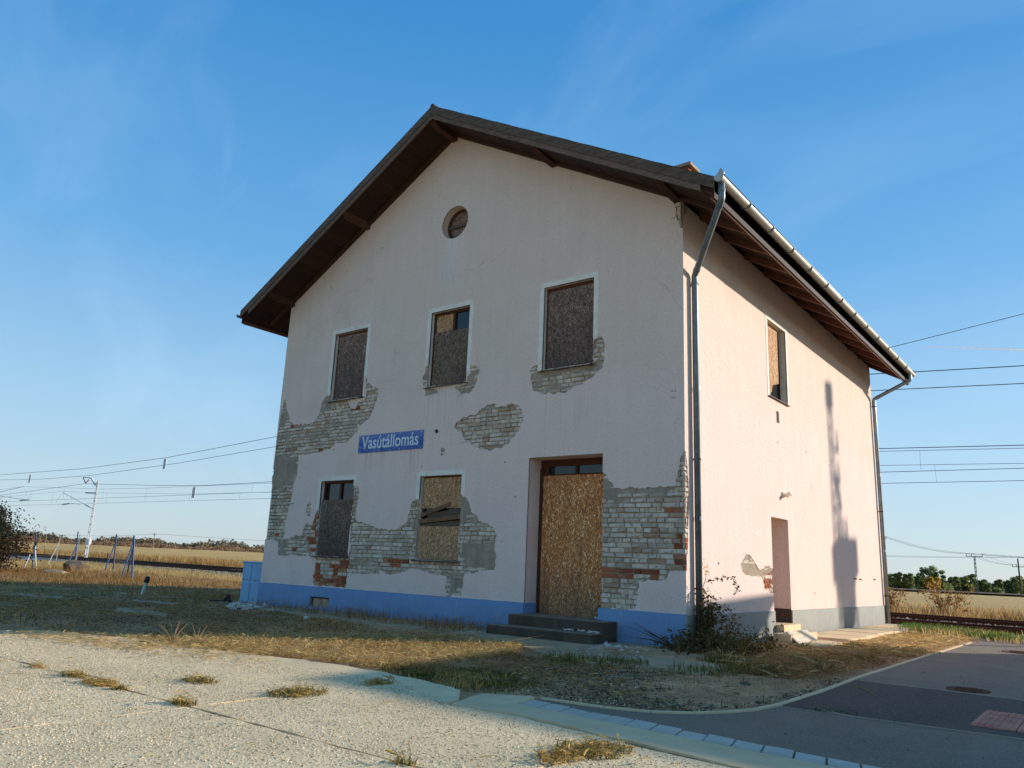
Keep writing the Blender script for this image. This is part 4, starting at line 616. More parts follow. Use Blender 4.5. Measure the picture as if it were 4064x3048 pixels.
def lay(mapper, patches, skims, openings, reds, a0, a1, z0, z1, edges=()):
    pb = [(bbox(P), P) for P in patches]; rk = random.Random(9); course = .0745; k = 0; z = z0
    while z < z1:
        a = a0 + (.0 if k % 2 else -.07) + rk.uniform(-.03, .03); head = k % 2
        wav = rk.uniform(-.003, .003)
        while a < a1:
            h = (rk.random() < (.85 if head else .18)); l = (.128 if h else .272) * rk.uniform(.93, 1.05); b0, b1, zc = a, a + l, z + course / 2 + wav + rk.uniform(-.002, .002); a += l + .011
            for o in openings:
                if o[2] - .02 < zc < o[3] + .01:
                    if b0 < o[0] < b1 and o[0] - b0 > .05 and b1 <= o[1] + .2: b1 = o[0]
                    elif b0 < o[1] < b1 and b1 - o[1] > .05: b0 = o[1]
            b0 = max(b0, edges[0]) if edges else b0; b1 = min(b1, edges[1]) if edges else b1
            if b1 - b0 < .04: continue
            c = ((b0 + b1) / 2, zc)
            if any(o[0] - .01 < c[0] < o[1] + .01 and o[2] < c[1] < o[3] for o in openings): continue
            pts = [(b0 + (b1 - b0) * t, zc + s * .03) for t in (.05, .5, .95) for s in (-1, 1)]
            if not any(b[0] < p[0] < b[2] and b[1] < p[1] < b[3] and inside(p, P) for p in pts for b, P in pb): continue
            sk = sum(any(inside(p, P) for P in skims) for p in pts)
            if sk >= 6: continue
            red = any(inside(c, P) for P in reds)
            red = rk.random() < (.66 if red else .007)
            bricks.append((mapper, c[0], zc, b1 - b0 - .004, course - .0095 + rk.uniform(-.002, .001), red, .009 + rk.uniform(-.003, .008), rk.randrange(7), rk.uniform(-.012, .012)))
        z += course; k += 1
FP_ = [PATCH[k] for k in PATCH]; SKF = list(REN.values())
op = UP + LO + [DOOR]
lay(FR, FP_, SKF, op, RED, -9.97, -.03, .40, 5.2, (-9.968, -.0))
lay(FR, [PATCH['corner_top']], [], [], [], -.5, -.03, 6.05, 6.75, (-.6, -.0))
lay(SD, [SP['side_patch']], [RENS['side']], [SW, SDR], [[(3.2, .75), (3.6, .75), (3.6, 1.05), (3.2, 1.05)]], 2.2, 3.53, .40, 1.7)
lay(SD, [SP['side_strip']], [], [], [], .0, .3, .40, 3.1, (-.0, .4))
bricks.append((SD, D['side_hole'][0][0] + .04, D['side_hole'][0][1] - .05, .07, .06, True, .02, 1, 0))
CAMP = Vector(CAM['loc'])
def bpos(b): return Vector(b[0](b[1], 0, b[2]))
bricks.sort(key=lambda b: -(b[3] * b[4]) / (bpos(b) - CAMP).length_squared * (1 if b[0] is FR else .35))
joined = MB()
for i, (mp, a, z, l, h, red, dep, var, rot) in enumerate(bricks):
    me = BV[red][var]; th = .045 - dep
    if i < 300:
        o = link_mesh('brick', me, house)
        if mp is FR: o.location = (a, dep, z); o.scale = (l, th, h); o.rotation_euler.y = rot
        else: o.location = (-dep, a, z); o.rotation_euler.z = math.pi / 2; o.scale = (l, th, h)
    else:
        joined.cm = 1 if red else 0
        joined.add([mp(a + v.co.x * l, dep + v.co.y * th, z + v.co.z * h) for v in me.vertices], [tuple(p.vertices) for p in me.polygons])
tag(joined.build('brickwork', [BRICK_PALE, BRICK_RED], house), kind='stuff')
# ---- plinth
b = MB(); V0, V1 = D['holes'][0], None
vent = (-8.233, -7.63, .0, .19)
wall_sheet('front_plinth', [(-10.022, -.25), (-2.842, -.25), (-2.842, HP)] + [(x, HP + rr.uniform(-.009, .008)) for x in np.arange(-2.95, -10.0, -.13)] + [(-10.022, HP)], [rough_poly(rect(*vent), .08, .006, rr)], [], FR, -.022, .031, PLINTH_BLUE, house)
b.box((-2.87, .032, -.1), (-2.833, .358, HP))
b.build('front_plinth', PLINTH_BLUE, house)
MB().box((-1.43, -.022, -.25), (-.0, .03, HP + .012)).build('front_plinth', PLINTH_BLUE, house); MB().box((-1.405, .032, -.1), (-1.38, .358, HP)).build('front_plinth', PLINTH_BLUE, house)
MB().box((vent[0], .14, 0), (vent[1], .16, .19)).box((vent[0] + .02, .02, .02), (vent[0] + .05, .05, .19)).box((vent[1] - .05, .02, .02), (vent[1] - .02, .05, .19)).box((vent[0] + .02, .02, .16), (vent[1] - .02, .05, .186)).build('cellar_vent', RUST, house)
b = MB().box((.0005, -.022, -.25), (.022, 3.526, HP)).box((.0005, 4.429, -.25), (.022, L_, HP)); b.build('side_plinth', PLINTH_GREY, house)
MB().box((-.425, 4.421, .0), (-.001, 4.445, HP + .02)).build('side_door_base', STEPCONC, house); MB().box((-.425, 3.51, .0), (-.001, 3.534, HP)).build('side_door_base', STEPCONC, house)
MB().box((-.43, 3.536, -.1), (.16, 4.419, .157)).build('side_threshold', SLABCONC, house)
# ---- windows
def slab2(name, poly, mp, d0, d1, mat, parent):
    return wall_sheet(name, poly, [], [], mp, d0, d1, mat, parent)
def reveal(o, mp, depth, mat, parent, name='reveal'):
    a0, a1, z0, z1 = o; t = .02
    mb = MB()
    for q in ((a0 - t, a0, z0 - t, z1 + t), (a1, a1 + t, z0 - t, z1 + t), (a0, a1, z1, z1 + t), (a0, a1, z0 - t, z0)):
        p = [mp(x, d, z) for d in (.031, depth) for x, z in ((q[0], q[2]), (q[1], q[2]), (q[1], q[3]), (q[0], q[3]))]
        mb.add(p, [(0, 1, 2, 3), (7, 6, 5, 4), (0, 4, 5, 1), (1, 5, 6, 2), (2, 6, 7, 3), (3, 7, 4, 0)])
    return mb.build(name, mat, parent)
def surround(win, o, mp, zl, zr, bw=.09):
    a0, a1, z0, z1 = o; rj = lambda x0, x1, zb: [(x0 + (x1 - x0) * t, zb + rr.uniform(-.03, .03)) for t in (0, .35, .7, 1)]
    slab2('surround_band', rj(a0 - bw, a0, zl) + [(a0, z1), (a0 - bw, z1)], mp, -.006, .012, WHITE, win)
    slab2('surround_band', rj(a1, a1 + bw, zr) + [(a1 + bw, z1), (a1, z1)], mp, -.006, .012, WHITE, win)
    slab2('surround_band', [(a0 - bw, z1), (a1 + bw, z1), (a1 + bw, z1 + bw), (a0 - bw, z1 + bw)], mp, -.0065, .012, WHITE, win)
def frame(win, o, mp, d0, d1, fw=.05, mullion=None, mat=None):
    a0, a1, z0, z1 = o; hs_ = [rect(a0 + fw, a1 - fw, z0 + fw, z1 - fw)] if mullion is None else [rect(a0 + fw, mullion - fw / 2, z0 + fw, z1 - fw), rect(mullion + fw / 2, a1 - fw, z0 + fw, z1 - fw)]
    return wall_sheet('window_frame', rect(a0 + .002, a1 - .002, z0, z1 - .002), hs_, [], mp, d0, d1, mat or WOOD_FRAME, win)
def win_root(o, mp, mat=WHITE, depth=.24): return reveal(o, mp, depth, mat, house, 'window')
def sill(win, o, mp, over=.06, out=.045):
    a0, a1, z0, _ = o; p = []
    for d, z in ((-out, z0 - .018), (.11, z0 + .004)): p += [mp(a0 - over, d, z), mp(a1 + over * .5, d, z + .004)]
    for d, z in ((-out, z0 - .030), (.11, z0 - .010)): p += [mp(a0 - over, d, z), mp(a1 + over * .5, d, z + .004)]
    mb = MB(); mb.add(p, [(0, 1, 3, 2), (4, 6, 7, 5), (0, 4, 5, 1), (1, 5, 7, 3), (3, 7, 6, 2), (2, 6, 4, 0)]); mb.build('sill', SILLTIN, win)
def boardp(win, poly, mp, d, mat, name='board', th=.014): return slab2(name, poly, mp, d, d + th, mat, win)
def glass(win, o, mp, d): return slab2('glass_pane', rect(*o), mp, d, d + .006, GLASS, win)
# upper left
o = UP[0]; wn = win_root(o, FR); surround(wn, o, FR, 4.385, 4.66); frame(wn, o, FR, .088, .14); sill(wn, o, FR)
boardp(wn, rough_poly(rect(o[0] + .055, o[1] - .012, o[2] + .01, o[3] - .06), .3, .003), FR, .072, OSB_GREY)
# upper middle: two leaves, the top of the right one still glazed
o = UP[1]; mu = -4.83; wn = win_root(o, FR); surround(wn, o, FR, 4.68, 4.42); frame(wn, o, FR, .085, .14, .055, mu); sill(wn, o, FR)
boardp(wn, rect(o[0] + .055, mu - .03, 5.35, o[3] - .055), FR, .105, OSB_PALE); boardp(wn, rect(o[0] + .055, mu - .012, o[2] + .01, 5.347), FR, .078, OSB_GREYLOW)
boardp(wn, rect(mu - .008, o[1] - .03, 4.58, 5.33), FR, .076, OSB_GREYLOW); boardp(wn, rect(mu - .008, o[1] - .03, o[2] + .01, 4.576), FR, .072, OSB_GREY)
glass(wn, (mu + .03, o[1] - .055, 5.2, o[3] - .055), FR, .12); slab2('curtain', rough_poly(rect(mu + .2, o[1] - .07, 5.2, o[3] - .06), .1, .02), FR, .126, .13, CURTAIN, wn)
# upper right
o = UP[2]; wn = win_root(o, FR); surround(wn, o, FR, 4.26, 4.66); frame(wn, o, FR, .085, .14, .055); sill(wn, o, FR, .08)
boardp(wn, rect(o[0] + .05, o[1] - .012, o[2] + .01, o[3] - .07), FR, .072, OSB_GREY)
# lower left: big board set proud, glass above
o = LO[0]; wn = win_root(o, FR); surround(wn, o, FR, 1.93, 2.40); frame(wn, o, FR, .085, .14, .05, -7.72); sill(wn, o, FR, .06, .06)
boardp(wn, rough_poly(rect(-8.185, -7.222, 1.005, 2.135), .3, .003), FR, .012, OSB_GREYLOW)
glass(wn, (o[0] + .05, -7.745, 2.0, o[3] - .05), FR, .12); glass(wn, (-7.695, o[1] - .05, 2.0, o[3] - .05), FR, .12)
slab2('curtain', rect(-7.66, -7.35, 2.05, 2.47), FR, .127, .131, CURTAIN, wn); slab2('curtain', rect(-8.05, -7.86, 2.05, 2.43), FR, .127, .131, CURTAIN, wn)
# lower right: two boards and nailed planks across the gap
o = LO[1]; wn = win_root(o, FR); surround(wn, o, FR, 2.10, 2.15); frame(wn, o, FR, .10, .15, .05); sill(wn, o, FR, .06, .05)
boardp(wn, rough_poly(rect(o[0] + .045, o[1] - .004, 1.93, o[3] - .03), .3, .004), FR, .058, OSB_PALE); boardp(wn, rough_poly(rect(o[0] + .012, o[1] - .006, 1.01, 1.605), .3, .004), FR, .03, OSB_PALE)
glass(wn, (o[0] + .05, o[1] - .05, 1.5, 2.2), FR, .125)
for a, bq, hh, dd, mt in (((-5.33, 1.80), (-4.62, 2.0), .07, .045, WOOD_PLANK), ((-5.18, 1.785), (-4.335, 1.87), .105, .075, WOOD_PLANK_GREY), ((-5.345, 1.69), (-4.335, 1.775), .075, .04, WOOD_PLANK), ((-5.34, 1.60), (-4.335, 1.665), .10, .07, WOOD_PLANK_GREY)):
    A, B = Vector((a[0], 0, a[1])), Vector((bq[0], 0, bq[1])); dv = B - A; me = MB().box((-dv.length / 2, -.011, -hh / 2), (dv.length / 2, .011, hh / 2)).mesh('plank', mt)
    ob = link_mesh('plank', me, wn); ob.location = ((A.x + B.x) / 2, dd, (A.z + B.z) / 2); ob.rotation_euler.y = -math.atan2(dv.z, dv.x)
# round attic window
mb = MB(); n = 40
for i in range(n):
    a0, a1 = 2 * math.pi * i / n, 2 * math.pi * (i + 1) / n; q = []
    for r in (.345, .37):
        for d in (.031, .26):
            for a in (a0, a1): q.append((-4.9 + r * math.cos(a), d, 7.58 + r * math.sin(a)))
    mb.add(q, [(0, 2, 3, 1), (4, 5, 7, 6)])
wn = mb.build('round_window', PLASTER, house)
ring = [(-4.9 + .343 * math.cos(a * math.pi / 20), 7.58 + .343 * math.sin(a * math.pi / 20)) for a in range(40)]
inn = [(-4.9 + .285 * math.cos(a * math.pi / 20), 7.58 + .285 * math.sin(a * math.pi / 20)) for a in range(40)]
wall_sheet('window_frame', ring, [inn], [], FR, .17, .22, WOOD_FRAME, wn); slab2('board', inn, FR, .195, .21, OSB_GREY, wn)
MB().box((-5.19, .155, 7.535), (-4.61, .19, 7.60)).build('crossbar', WOOD_PLANK_GREY, wn)
# side window: board broken away at one corner
o = SW; wn = win_root(o, SD); surround(wn, o, SD, 4.29, 4.29); frame(wn, o, SD, .135, .18, .06); sill(wn, o, SD)
boardp(wn, rect(o[0] + .02, 4.34, 4.62, o[3] - .05)[:0] + [(o[0] + .02, o[2] + .01), (3.92, o[2] + .01), (3.98, 4.40), (4.06, 4.45), (4.10, 4.58), (4.26, 4.62), (4.46, 4.68), (4.47, o[3] - .05), (o[0] + .02, o[3] - .05)], SD, .085, OSB_SIDE)
glass(wn, (o[0] + .06, o[1] - .06, o[2] + .06, o[3] - .06), SD, .155)
# front door
dr = reveal((DOOR[0], DOOR[1], .2, DOOR[3]), FR, .42, PLASTER, house, 'front_door')
wall_sheet('door_frame', rect(DOOR[0] + .002, DOOR[1] - .002, .2, DOOR[3] - .002), [rect(DOOR[0] + .10, DOOR[1] - .10, .3, 2.44), rect(DOOR[0] + .16, -2.145, 2.50, 2.64), rect(-2.095, DOOR[1] - .06, 2.50, 2.64)], [], FR, .36, .42, WOOD_DOOR, dr)
for q in ((DOOR[0] + .16, -2.145, 2.50, 2.64), (-2.095, DOOR[1] - .06, 2.50, 2.64)): slab2('glass_pane', rect(*q), FR, .39, .395, GLASS, dr)
boardp(dr, rough_poly(rect(-2.765, -1.43, .215, 2.475), .4, .004), FR, .335, OSB_DOOR, 'board', .018)
MB().box((DOOR[0], .335, .2), (-2.77, .36, 2.6)).build('door_post', WOOD_DOOR, dr)
# side door recess
sdm = reveal((SDR[0], SDR[1], .155, SDR[3]), SD, .45, PLASTER, house, 'side_doorway')
slab2('door_leaf', rect(SDR[0], SDR[1], .155, SDR[3]), SD, .43, .45, WOOD_DOOR, sdm)
# front steps (two)
def ragged_box(a, b_, name, mat, bev=.014):
    return link_mesh(name, bevel_mesh(MB().box(a, b_).mesh(name, mat), bev, 2), house)
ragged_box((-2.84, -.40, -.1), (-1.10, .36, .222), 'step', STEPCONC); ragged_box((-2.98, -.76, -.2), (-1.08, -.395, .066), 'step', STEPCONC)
# lamp over the side door
lm = MB().box((0, 4.15, 2.42), (.03, 4.24, 2.52)).build('wall_lamp', PANEWHITE, house)
MB().tube([(.03, 4.195, 2.47), (.10, 4.195, 2.45), (.12, 4.20, 2.44)], [.03, .035, .045], 10).build('lamp_socket', PANEWHITE, lm); MB().tube([(.05, 4.25, 2.49), (.09, 4.29, 2.50), (.11, 4.32, 2.48)], [.02, .04, .03], 8).build('lamp_shade', PANEWHITE, lm)
# rusty bolts left in the side wall
for y, z in D['side_rust'][:3]: MB().tube([(-.02, y, z), (.05, y + .02, z - .01)], .012, 6).build('rusty_bolt', RUST, house)
MB().tube([(0, -4.93, 0)] * 0 or [(-5.02, -.02, 3.36), (-5.02, .03, 3.36)], .035, 8).build('wall_pipe_end', RUST, house)
# ---- roof
YF, YB, XE = -.75, 12.35, 5.855
def slope_pt(s, t, y, drop): # t metres from the ridge (horizontal), s side
    return (-5 + s * t, y, RIDGE - SLOPE * t - drop)
def slope_slab(t0, t1, y0, y1, d0, d1, s, mb=None):
    mb = mb or MB(); p = [slope_pt(s, t, y, d) for d in (d0, d1) for t, y in ((t0, y0), (t1, y0), (t1, y1), (t0, y1))]
    return mb.add(p, [(0, 3, 2, 1), (4, 5, 6, 7), (0, 1, 5, 4), (1, 2, 6, 5), (2, 3, 7, 6), (3, 0, 4, 7)])
mb = MB()
for s in (-1, 1): slope_slab(.0, XE - .02, YF + .03, YB - .03, .03, .205, s, mb)
roof = mb.build('roof', WOOD_SOFFIT, house)
mb = MB()
for s in (-1, 1):
    k = 0; t = .02
    while t < XE - .05:
        slope_slab(t, min(t + .36, XE + .02), YF - .015, YB + .015, -.022 - .004 * (k % 2), .028, s, mb); t += .33; k += 1
mb.tube([(-5, YF - .02, RIDGE + .01), (-5, YB + .02, RIDGE + .01)], .055, 10)
tag(mb.build('roof_tiles', TILE, roof), kind='stuff')
for s in (-1, 1):
    # front and rear bargeboards, upper and set-back lower board (two lengths with a joint)
    for y0, y1 in ((YF - .03, YF), (YB, YB + .03)): slope_slab(0, XE, y0, y1, -.012, .165, s).build('bargeboard', WOOD_BARGE, roof)
    cuts = [(0, XE - .28)] if s < 0 else [(0.02, 2.25), (2.255, XE - .22)]
    for a, c in cuts: slope_slab(a, c, YF - .012, YF + .018, .150, .262, s).build('lower_bargeboard', WOOD_BARGE_LOW, roof)
    # soffit boards of the gable overhang, one by one
    t = .03
    while t < XE - .06:
        t1 = min(t + .238, XE - .03); slope_slab(t, t1, YF + .02, .06, .207 + rr.uniform(0, .004), .232 + rr.uniform(0, .005), s).build('soffit_board', WOOD_SOFFIT, roof); t += .245
    # boards under the eaves run along the house
    for t0 in (4.98, 5.19, 5.40, 5.61): slope_slab(t0, t0 + .202, .065, YB - .03, .207, .23, s).build('soffit_board', WOOD_SOFFIT, roof)
    # flying rafter on the wall line
    slope_slab(.1, XE - .2, -.09, -.003, .235, .30, s).build('wall_rafter', WOOD_PURLIN, roof)
# purlin ends with chamfered noses
for x, bot in ((-9.93, 6.68), (-7.50, 8.05), (-5.03, 9.40), (-2.50, 8.06), (-.075, 6.70)):
    hw = .065; mb = MB(); prof = [(YF + .04, bot + .085), (YF + .04, bot + .22), (.3, bot + .22), (.3, bot), (-.16, bot), (YF + .16, bot + .02)]
    v = [(x - hw, y, z) for y, z in prof] + [(x + hw, y, z) for y, z in prof]; n = len(prof)
    mb.add(v, [tuple(range(n)), tuple(range(2 * n - 1, n - 1, -1))] + [(i, n + i, n + (i + 1) % n, (i + 1) % n) for i in range(n)]); mb.build('purlin', WOOD_PURLIN, roof)
# rafters under both eaves
for s in (-1, 1):
    y = .62
    while y < YB - .2:
        slope_slab(4.94, XE - .05, y, y + .09, .231, .345, s).build('rafter', WOOD_RAFTER, roof); y += .985
    X0 = XE - .045
    slope_slab(X0, X0 + .025, YF + .02, YB - .02, .05, .30, s).build('eaves_fascia', WOOD_FASCIA, roof); slope_slab(X0 - .05, X0 - .003, YF + .05, YB - .05, .30, .335, s).build('fascia_batten', WOOD_RAFTER, roof)
    slope_slab(4.93, 5.0, .1, L_ - .1, .232, .31, s).build('wall_plate', WOOD_PURLIN, roof)
# chimney
ch = MB().box((-1.95, 3.28, 7.4), (-1.40, 3.60, 9.26)).build('chimney', BRICK_RED, house)
link_mesh('chimney_cap', bevel_mesh(MB().box((-2.03, 3.2, 9.262), (-1.318, 3.68, 9.335)).mesh('chimney_cap', CHIMCAP), .015), ch)
for k in range(14):
    z = 9.245 - k * .078
    for j in range(2): link_mesh('brick', MB().box((-1.95 + j * .27 + (.0 if k % 2 else .06) + .005, 3.274, z - .062), (min(-1.395, -1.95 + (j + 1) * .27 + (.0 if k % 2 else .06) - .005), 3.282, z)).mesh('brick', BRICK_RED), ch)
    link_mesh('brick', MB().box((-1.402, 3.285 + (.0 if k % 2 else .06), z - .062), (-1.393, 3.285 + .24 + (.0 if k % 2 else .06), z)).mesh('brick', BRICK_RED), ch)
# gutters with joint bands, and downpipes
def gutter(s):
    gx = lambda o: -5 + s * (XE + .075 + o); gz = 6.505 if s > 0 else 6.44; mb = MB(); n = 11; r = .074; y0, y1 = YF - .03, YB - .03; prof = []
    for k in range(n): a = math.pi + math.pi * k / (n - 1); prof.append((gx(r * math.cos(a)), gz + r * math.sin(a)))
    prof2 = [(gx((r - .004) * math.cos(math.pi + math.pi * k / (n - 1))), gz + (r - .004) * math.sin(math.pi + math.pi * k / (n - 1))) for k in range(n - 1, -1, -1)]
    P = prof + prof2; m = len(P); v = [(x, y0, z) for x, z in P] + [(x, y1, z) for x, z in P]
    mb.add(v, [(i, (i + 1) % m, m + (i + 1) % m, m + i) for i in range(m)])
    mb.tube([(gx(r), y0, gz + .004), (gx(r), y1, gz + .004)], .011, 8)
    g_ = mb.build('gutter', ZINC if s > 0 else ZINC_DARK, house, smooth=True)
    for ye, h in ((y0, -.006), (y1, .006)) if s > 0 else ():
        e = MB(); pts = [(x, z) for x, z in prof] + [(gx(r + .012), gz + .05), (gx(.03), gz + .13), (gx(-.02), gz + .05)]; q = len(pts)
        e.add([(x, ye, z) for x, z in pts] + [(x, ye + h, z) for x, z in pts], [tuple(range(q)), tuple(range(2 * q - 1, q - 1, -1))] + [(i, (i + 1) % q, q + (i + 1) % q, q + i) for i in range(q)]); e.build('gutter_end', ZINC, g_)
    y = .25
    while y < YB - .3:
        e = MB(); R2 = r + .004; pts = [(gx(R2 * math.cos(math.pi + math.pi * k / 10)), y, gz + R2 * math.sin(math.pi + math.pi * k / 10)) for k in range(11)]
        for a, c in zip(pts[:-1], pts[1:]): e.bar(a, c, .036, .008, (0, 1, 0))
        e.bar((gx(R2), y, gz), (gx(R2), y, gz + .015), .022, .012, (0, 1, 0)); e.build('gutter_bracket', ZINC_DARK, g_); y += 1.0
    return g_
gutter(1); gutter(-1)
def downpipe(pts, rows, mat):
    P = [Vector(q) for q in pts]; Q = [P[0]]
    for i in range(1, len(P) - 1):
        a, c = (P[i - 1] - P[i]).normalized(), (P[i + 1] - P[i]).normalized()
        for t in (1, .5, .2): Q.append(P[i] + a * .11 * t)
        for t in (.2, .5, 1): Q.append(P[i] + c * .11 * t)
    Q.append(P[-1]); dp = MB().tube(Q, .049, 12).build('downpipe', mat, house, smooth=True)
    for i in range(1, len(P) - 1):
        a, c = (P[i - 1] - P[i]).normalized(), (P[i + 1] - P[i]).normalized(); e = MB()
        for v in (a, c):
            for t in (.10, .125): e.tube([P[i] + v * t, P[i] + v * (t + .014)], .055, 12)
        e.build('pipe_collar', mat, dp)
    for z in rows:
        e = MB(); x, y = P[-1].x, P[-1].y; e.tube([(x, y, z - .014), (x, y, z + .014)], .054, 12); e.bar((x, y, z), (-.01, y, z), .02, .02); e.build('pipe_clamp', RUST, dp)
    if not rows: return dp
    e = MB()
    for z in (1.75, 3.7): e.tube([(P[-1].x, P[-1].y, z - .03), (P[-1].x, P[-1].y, z + .03)], .0525, 12)
    e.build('pipe_joint', mat, dp); return dp
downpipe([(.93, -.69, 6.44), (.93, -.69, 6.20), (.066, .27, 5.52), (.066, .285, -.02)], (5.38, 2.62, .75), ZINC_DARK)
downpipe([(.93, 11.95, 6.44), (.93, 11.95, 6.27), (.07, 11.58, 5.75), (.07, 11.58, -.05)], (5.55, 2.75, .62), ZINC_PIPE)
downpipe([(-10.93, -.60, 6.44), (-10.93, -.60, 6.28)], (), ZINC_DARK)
# ---- station sign (a thing of its own, screwed to the wall)
SX0, SX1, SZ0, SZ1 = -7.174, -5.355, 3.055, 3.415
sgn = empty('station_sign', ((SX0 + SX1) / 2, -.012, SZ0), 0, 'faded blue station name sign with white lettering on the front wall', 'sign')
def sign_part(name, mb_, mat): o_ = mb_.build(name, mat, sgn); o_.matrix_parent_inverse = Matrix.Translation(sgn.location).inverted(); return o_
sign_part('sign_panel', MB().box((SX0, -.014, SZ0), (SX1, -.004, SZ1)), SIGNBLUE)
for x in np.linspace(SX0 + .05, SX1 - .05, 4):
    for z in (SZ0 + .025, SZ1 - .025): sign_part('rivet', MB().tube([(x, -.019, z), (x, -.013, z)], .010, 8), LETTER)
cu = bpy.data.curves.new('lettering', 'FONT'); cu.body = 'Vas\u00fat\u00e1llom\u00e1s'; cu.size = 1; cu.extrude = .012; cu.offset = .014
to = bpy.data.objects.new('lettering', cu); COL.objects.link(to); bpy.context.view_layer.update()
me = bpy.data.meshes.new_from_object(to.evaluated_get(bpy.context.evaluated_depsgraph_get())); bpy.data.objects.remove(to)
xs = [v.co.x for v in me.vertices]; base = [v.co.y for v in me.vertices]
kx = 1.60 / (max(xs) - min(xs)); kz = .262 / (max(base) - min(min(base), 0))
x0 = (SX0 + SX1) / 2 - .01 - .80
for v in me.vertices: v.co = (x0 + (v.co.x - min(xs)) * kx, -.0145 - v.co.z * .25, SZ0 + .082 + v.co.y * kz)
me.materials.clear(); me.materials.append(LETTER); lo_ = link_mesh('lettering', me, sgn); lo_.matrix_parent_inverse = Matrix.Translation(sgn.location).inverted()
# ------------------------------------------------------------------ railway
TU = Vector((.9911, -.1328, 0)); TN = Vector((.1328, .9911, 0)); T0 = Vector((2.88, 11.97, 0))
def trk(s, off, z=0): return T0 + TU * s + TN * off + Vector((0, 0, z))
mb = MB()
pr = [(-1.5, -.42), (-.6, -.15), (.1, -.125), (2.2, -.12), (3.4, -.15), (4.6, -.125), (6.7, -.12), (7.6, -.42)]
for s0, s1 in ((-420, -120), (-120, -40), (-40, 40), (40, 300)):
    v = [trk(s, o, z) for s in (s0, s1) for o, z in pr]; n = len(pr); mb.add(v, [(i, n + i, n + i + 1, i + 1) for i in range(n - 1)])
tag(mb.build('ballast_bed', BALLAST), kind='structure')
RPROF = [(-.07, -.155), (.07, -.155), (.07, -.14), (.012, -.12), (.012, -.045), (.036, -.035), (.036, -.004), (.028, 0), (-.028, 0), (-.036, -.004), (-.036, -.035), (-.012, -.045), (-.012, -.12), (-.07, -.14)]
for j, (o0, lab) in enumerate(((0, 'nearer rusty railway track running behind the station house'), (4.5, 'farther rusty railway track beside the tall dry weeds'))):
    tk = empty('railway_track', trk(0, o0), 0, lab, 'railway track', 'railway tracks behind the station')
    for o in (0, 1.505):
        mb = MB(); n = len(RPROF); v = [TU * s + TN * (o + y) + Vector((0, 0, z)) for s in (-420, 300) for y, z in RPROF]
        mb.add(v, [(i, n + i, n + (i + 1) % n, (i + 1) % n) for i in range(n)]); mb.build('rail', RAIL, tk)
    mb = MB(); s = -110
    while s < 45: mb.obox(TU * s + TN * .75 + Vector((0, 0, -.19)), TU * .12, TN * 1.25, Vector((0, 0, .045))); s += .62
    tag(mb.build('sleeper', POLECON, tk), kind='stuff')
# ------------------------------------------------------------------ scatter helpers
def in_poly(P, poly):
    c = np.zeros(len(P), bool); x, y = P[:, 0], P[:, 1]; n = len(poly)
    for i in range(n):
        (xi, yi), (xj, yj) = poly[i][:2], poly[i - 1][:2]
        with np.errstate(divide='ignore', invalid='ignore'): c ^= ((yi > y) != (yj > y)) & (x < (xj - xi) * (y - yi) / (yj - yi + 1e-12) + xi)
    return c
def fill(poly, n, clump=0, seed=0):
    r = np.random.default_rng(seed + n); a = np.array([p[:2] for p in poly]); lo, hi = a.min(0), a.max(0); out = np.zeros((0, 2))
    cl = r.uniform(lo, hi, (max(3, clump), 2)) if clump else None
    for _ in range(60):
        if len(out) >= n: break
        P = r.uniform(lo, hi, (n * 2, 2))
        if clump:
            k = r.random(len(P)) < .72; P[k] = cl[r.integers(0, len(cl), k.sum())] + r.normal(0, .055 * (hi - lo).max(), (k.sum(), 2))
        out = np.concatenate([out, P[in_poly(P, poly)]])
    return out[:n]
def patchy(P, seed, thr=0.0, fq=.9):
    r = np.random.default_rng(seed); v = np.zeros(len(P))
    for k in range(9): a, ph = r.uniform(0, 6.28, 2); f = fq * r.uniform(.4, 2.6); v += np.sin(f * (P[:, 0] * np.cos(a) + P[:, 1] * np.sin(a)) + ph) / (1 + .3 * f)
    return P[v + r.normal(0, .35, len(P)) > thr]
def round_spot(c, r, n, seed=0, sq=1):
    g = np.random.default_rng(seed); a = g.uniform(0, 6.283, n); q = r * np.sqrt(g.random(n)) ** 1.3; return np.stack([c[0] + q * np.cos(a), c[1] + q * np.sin(a) * sq], -1)
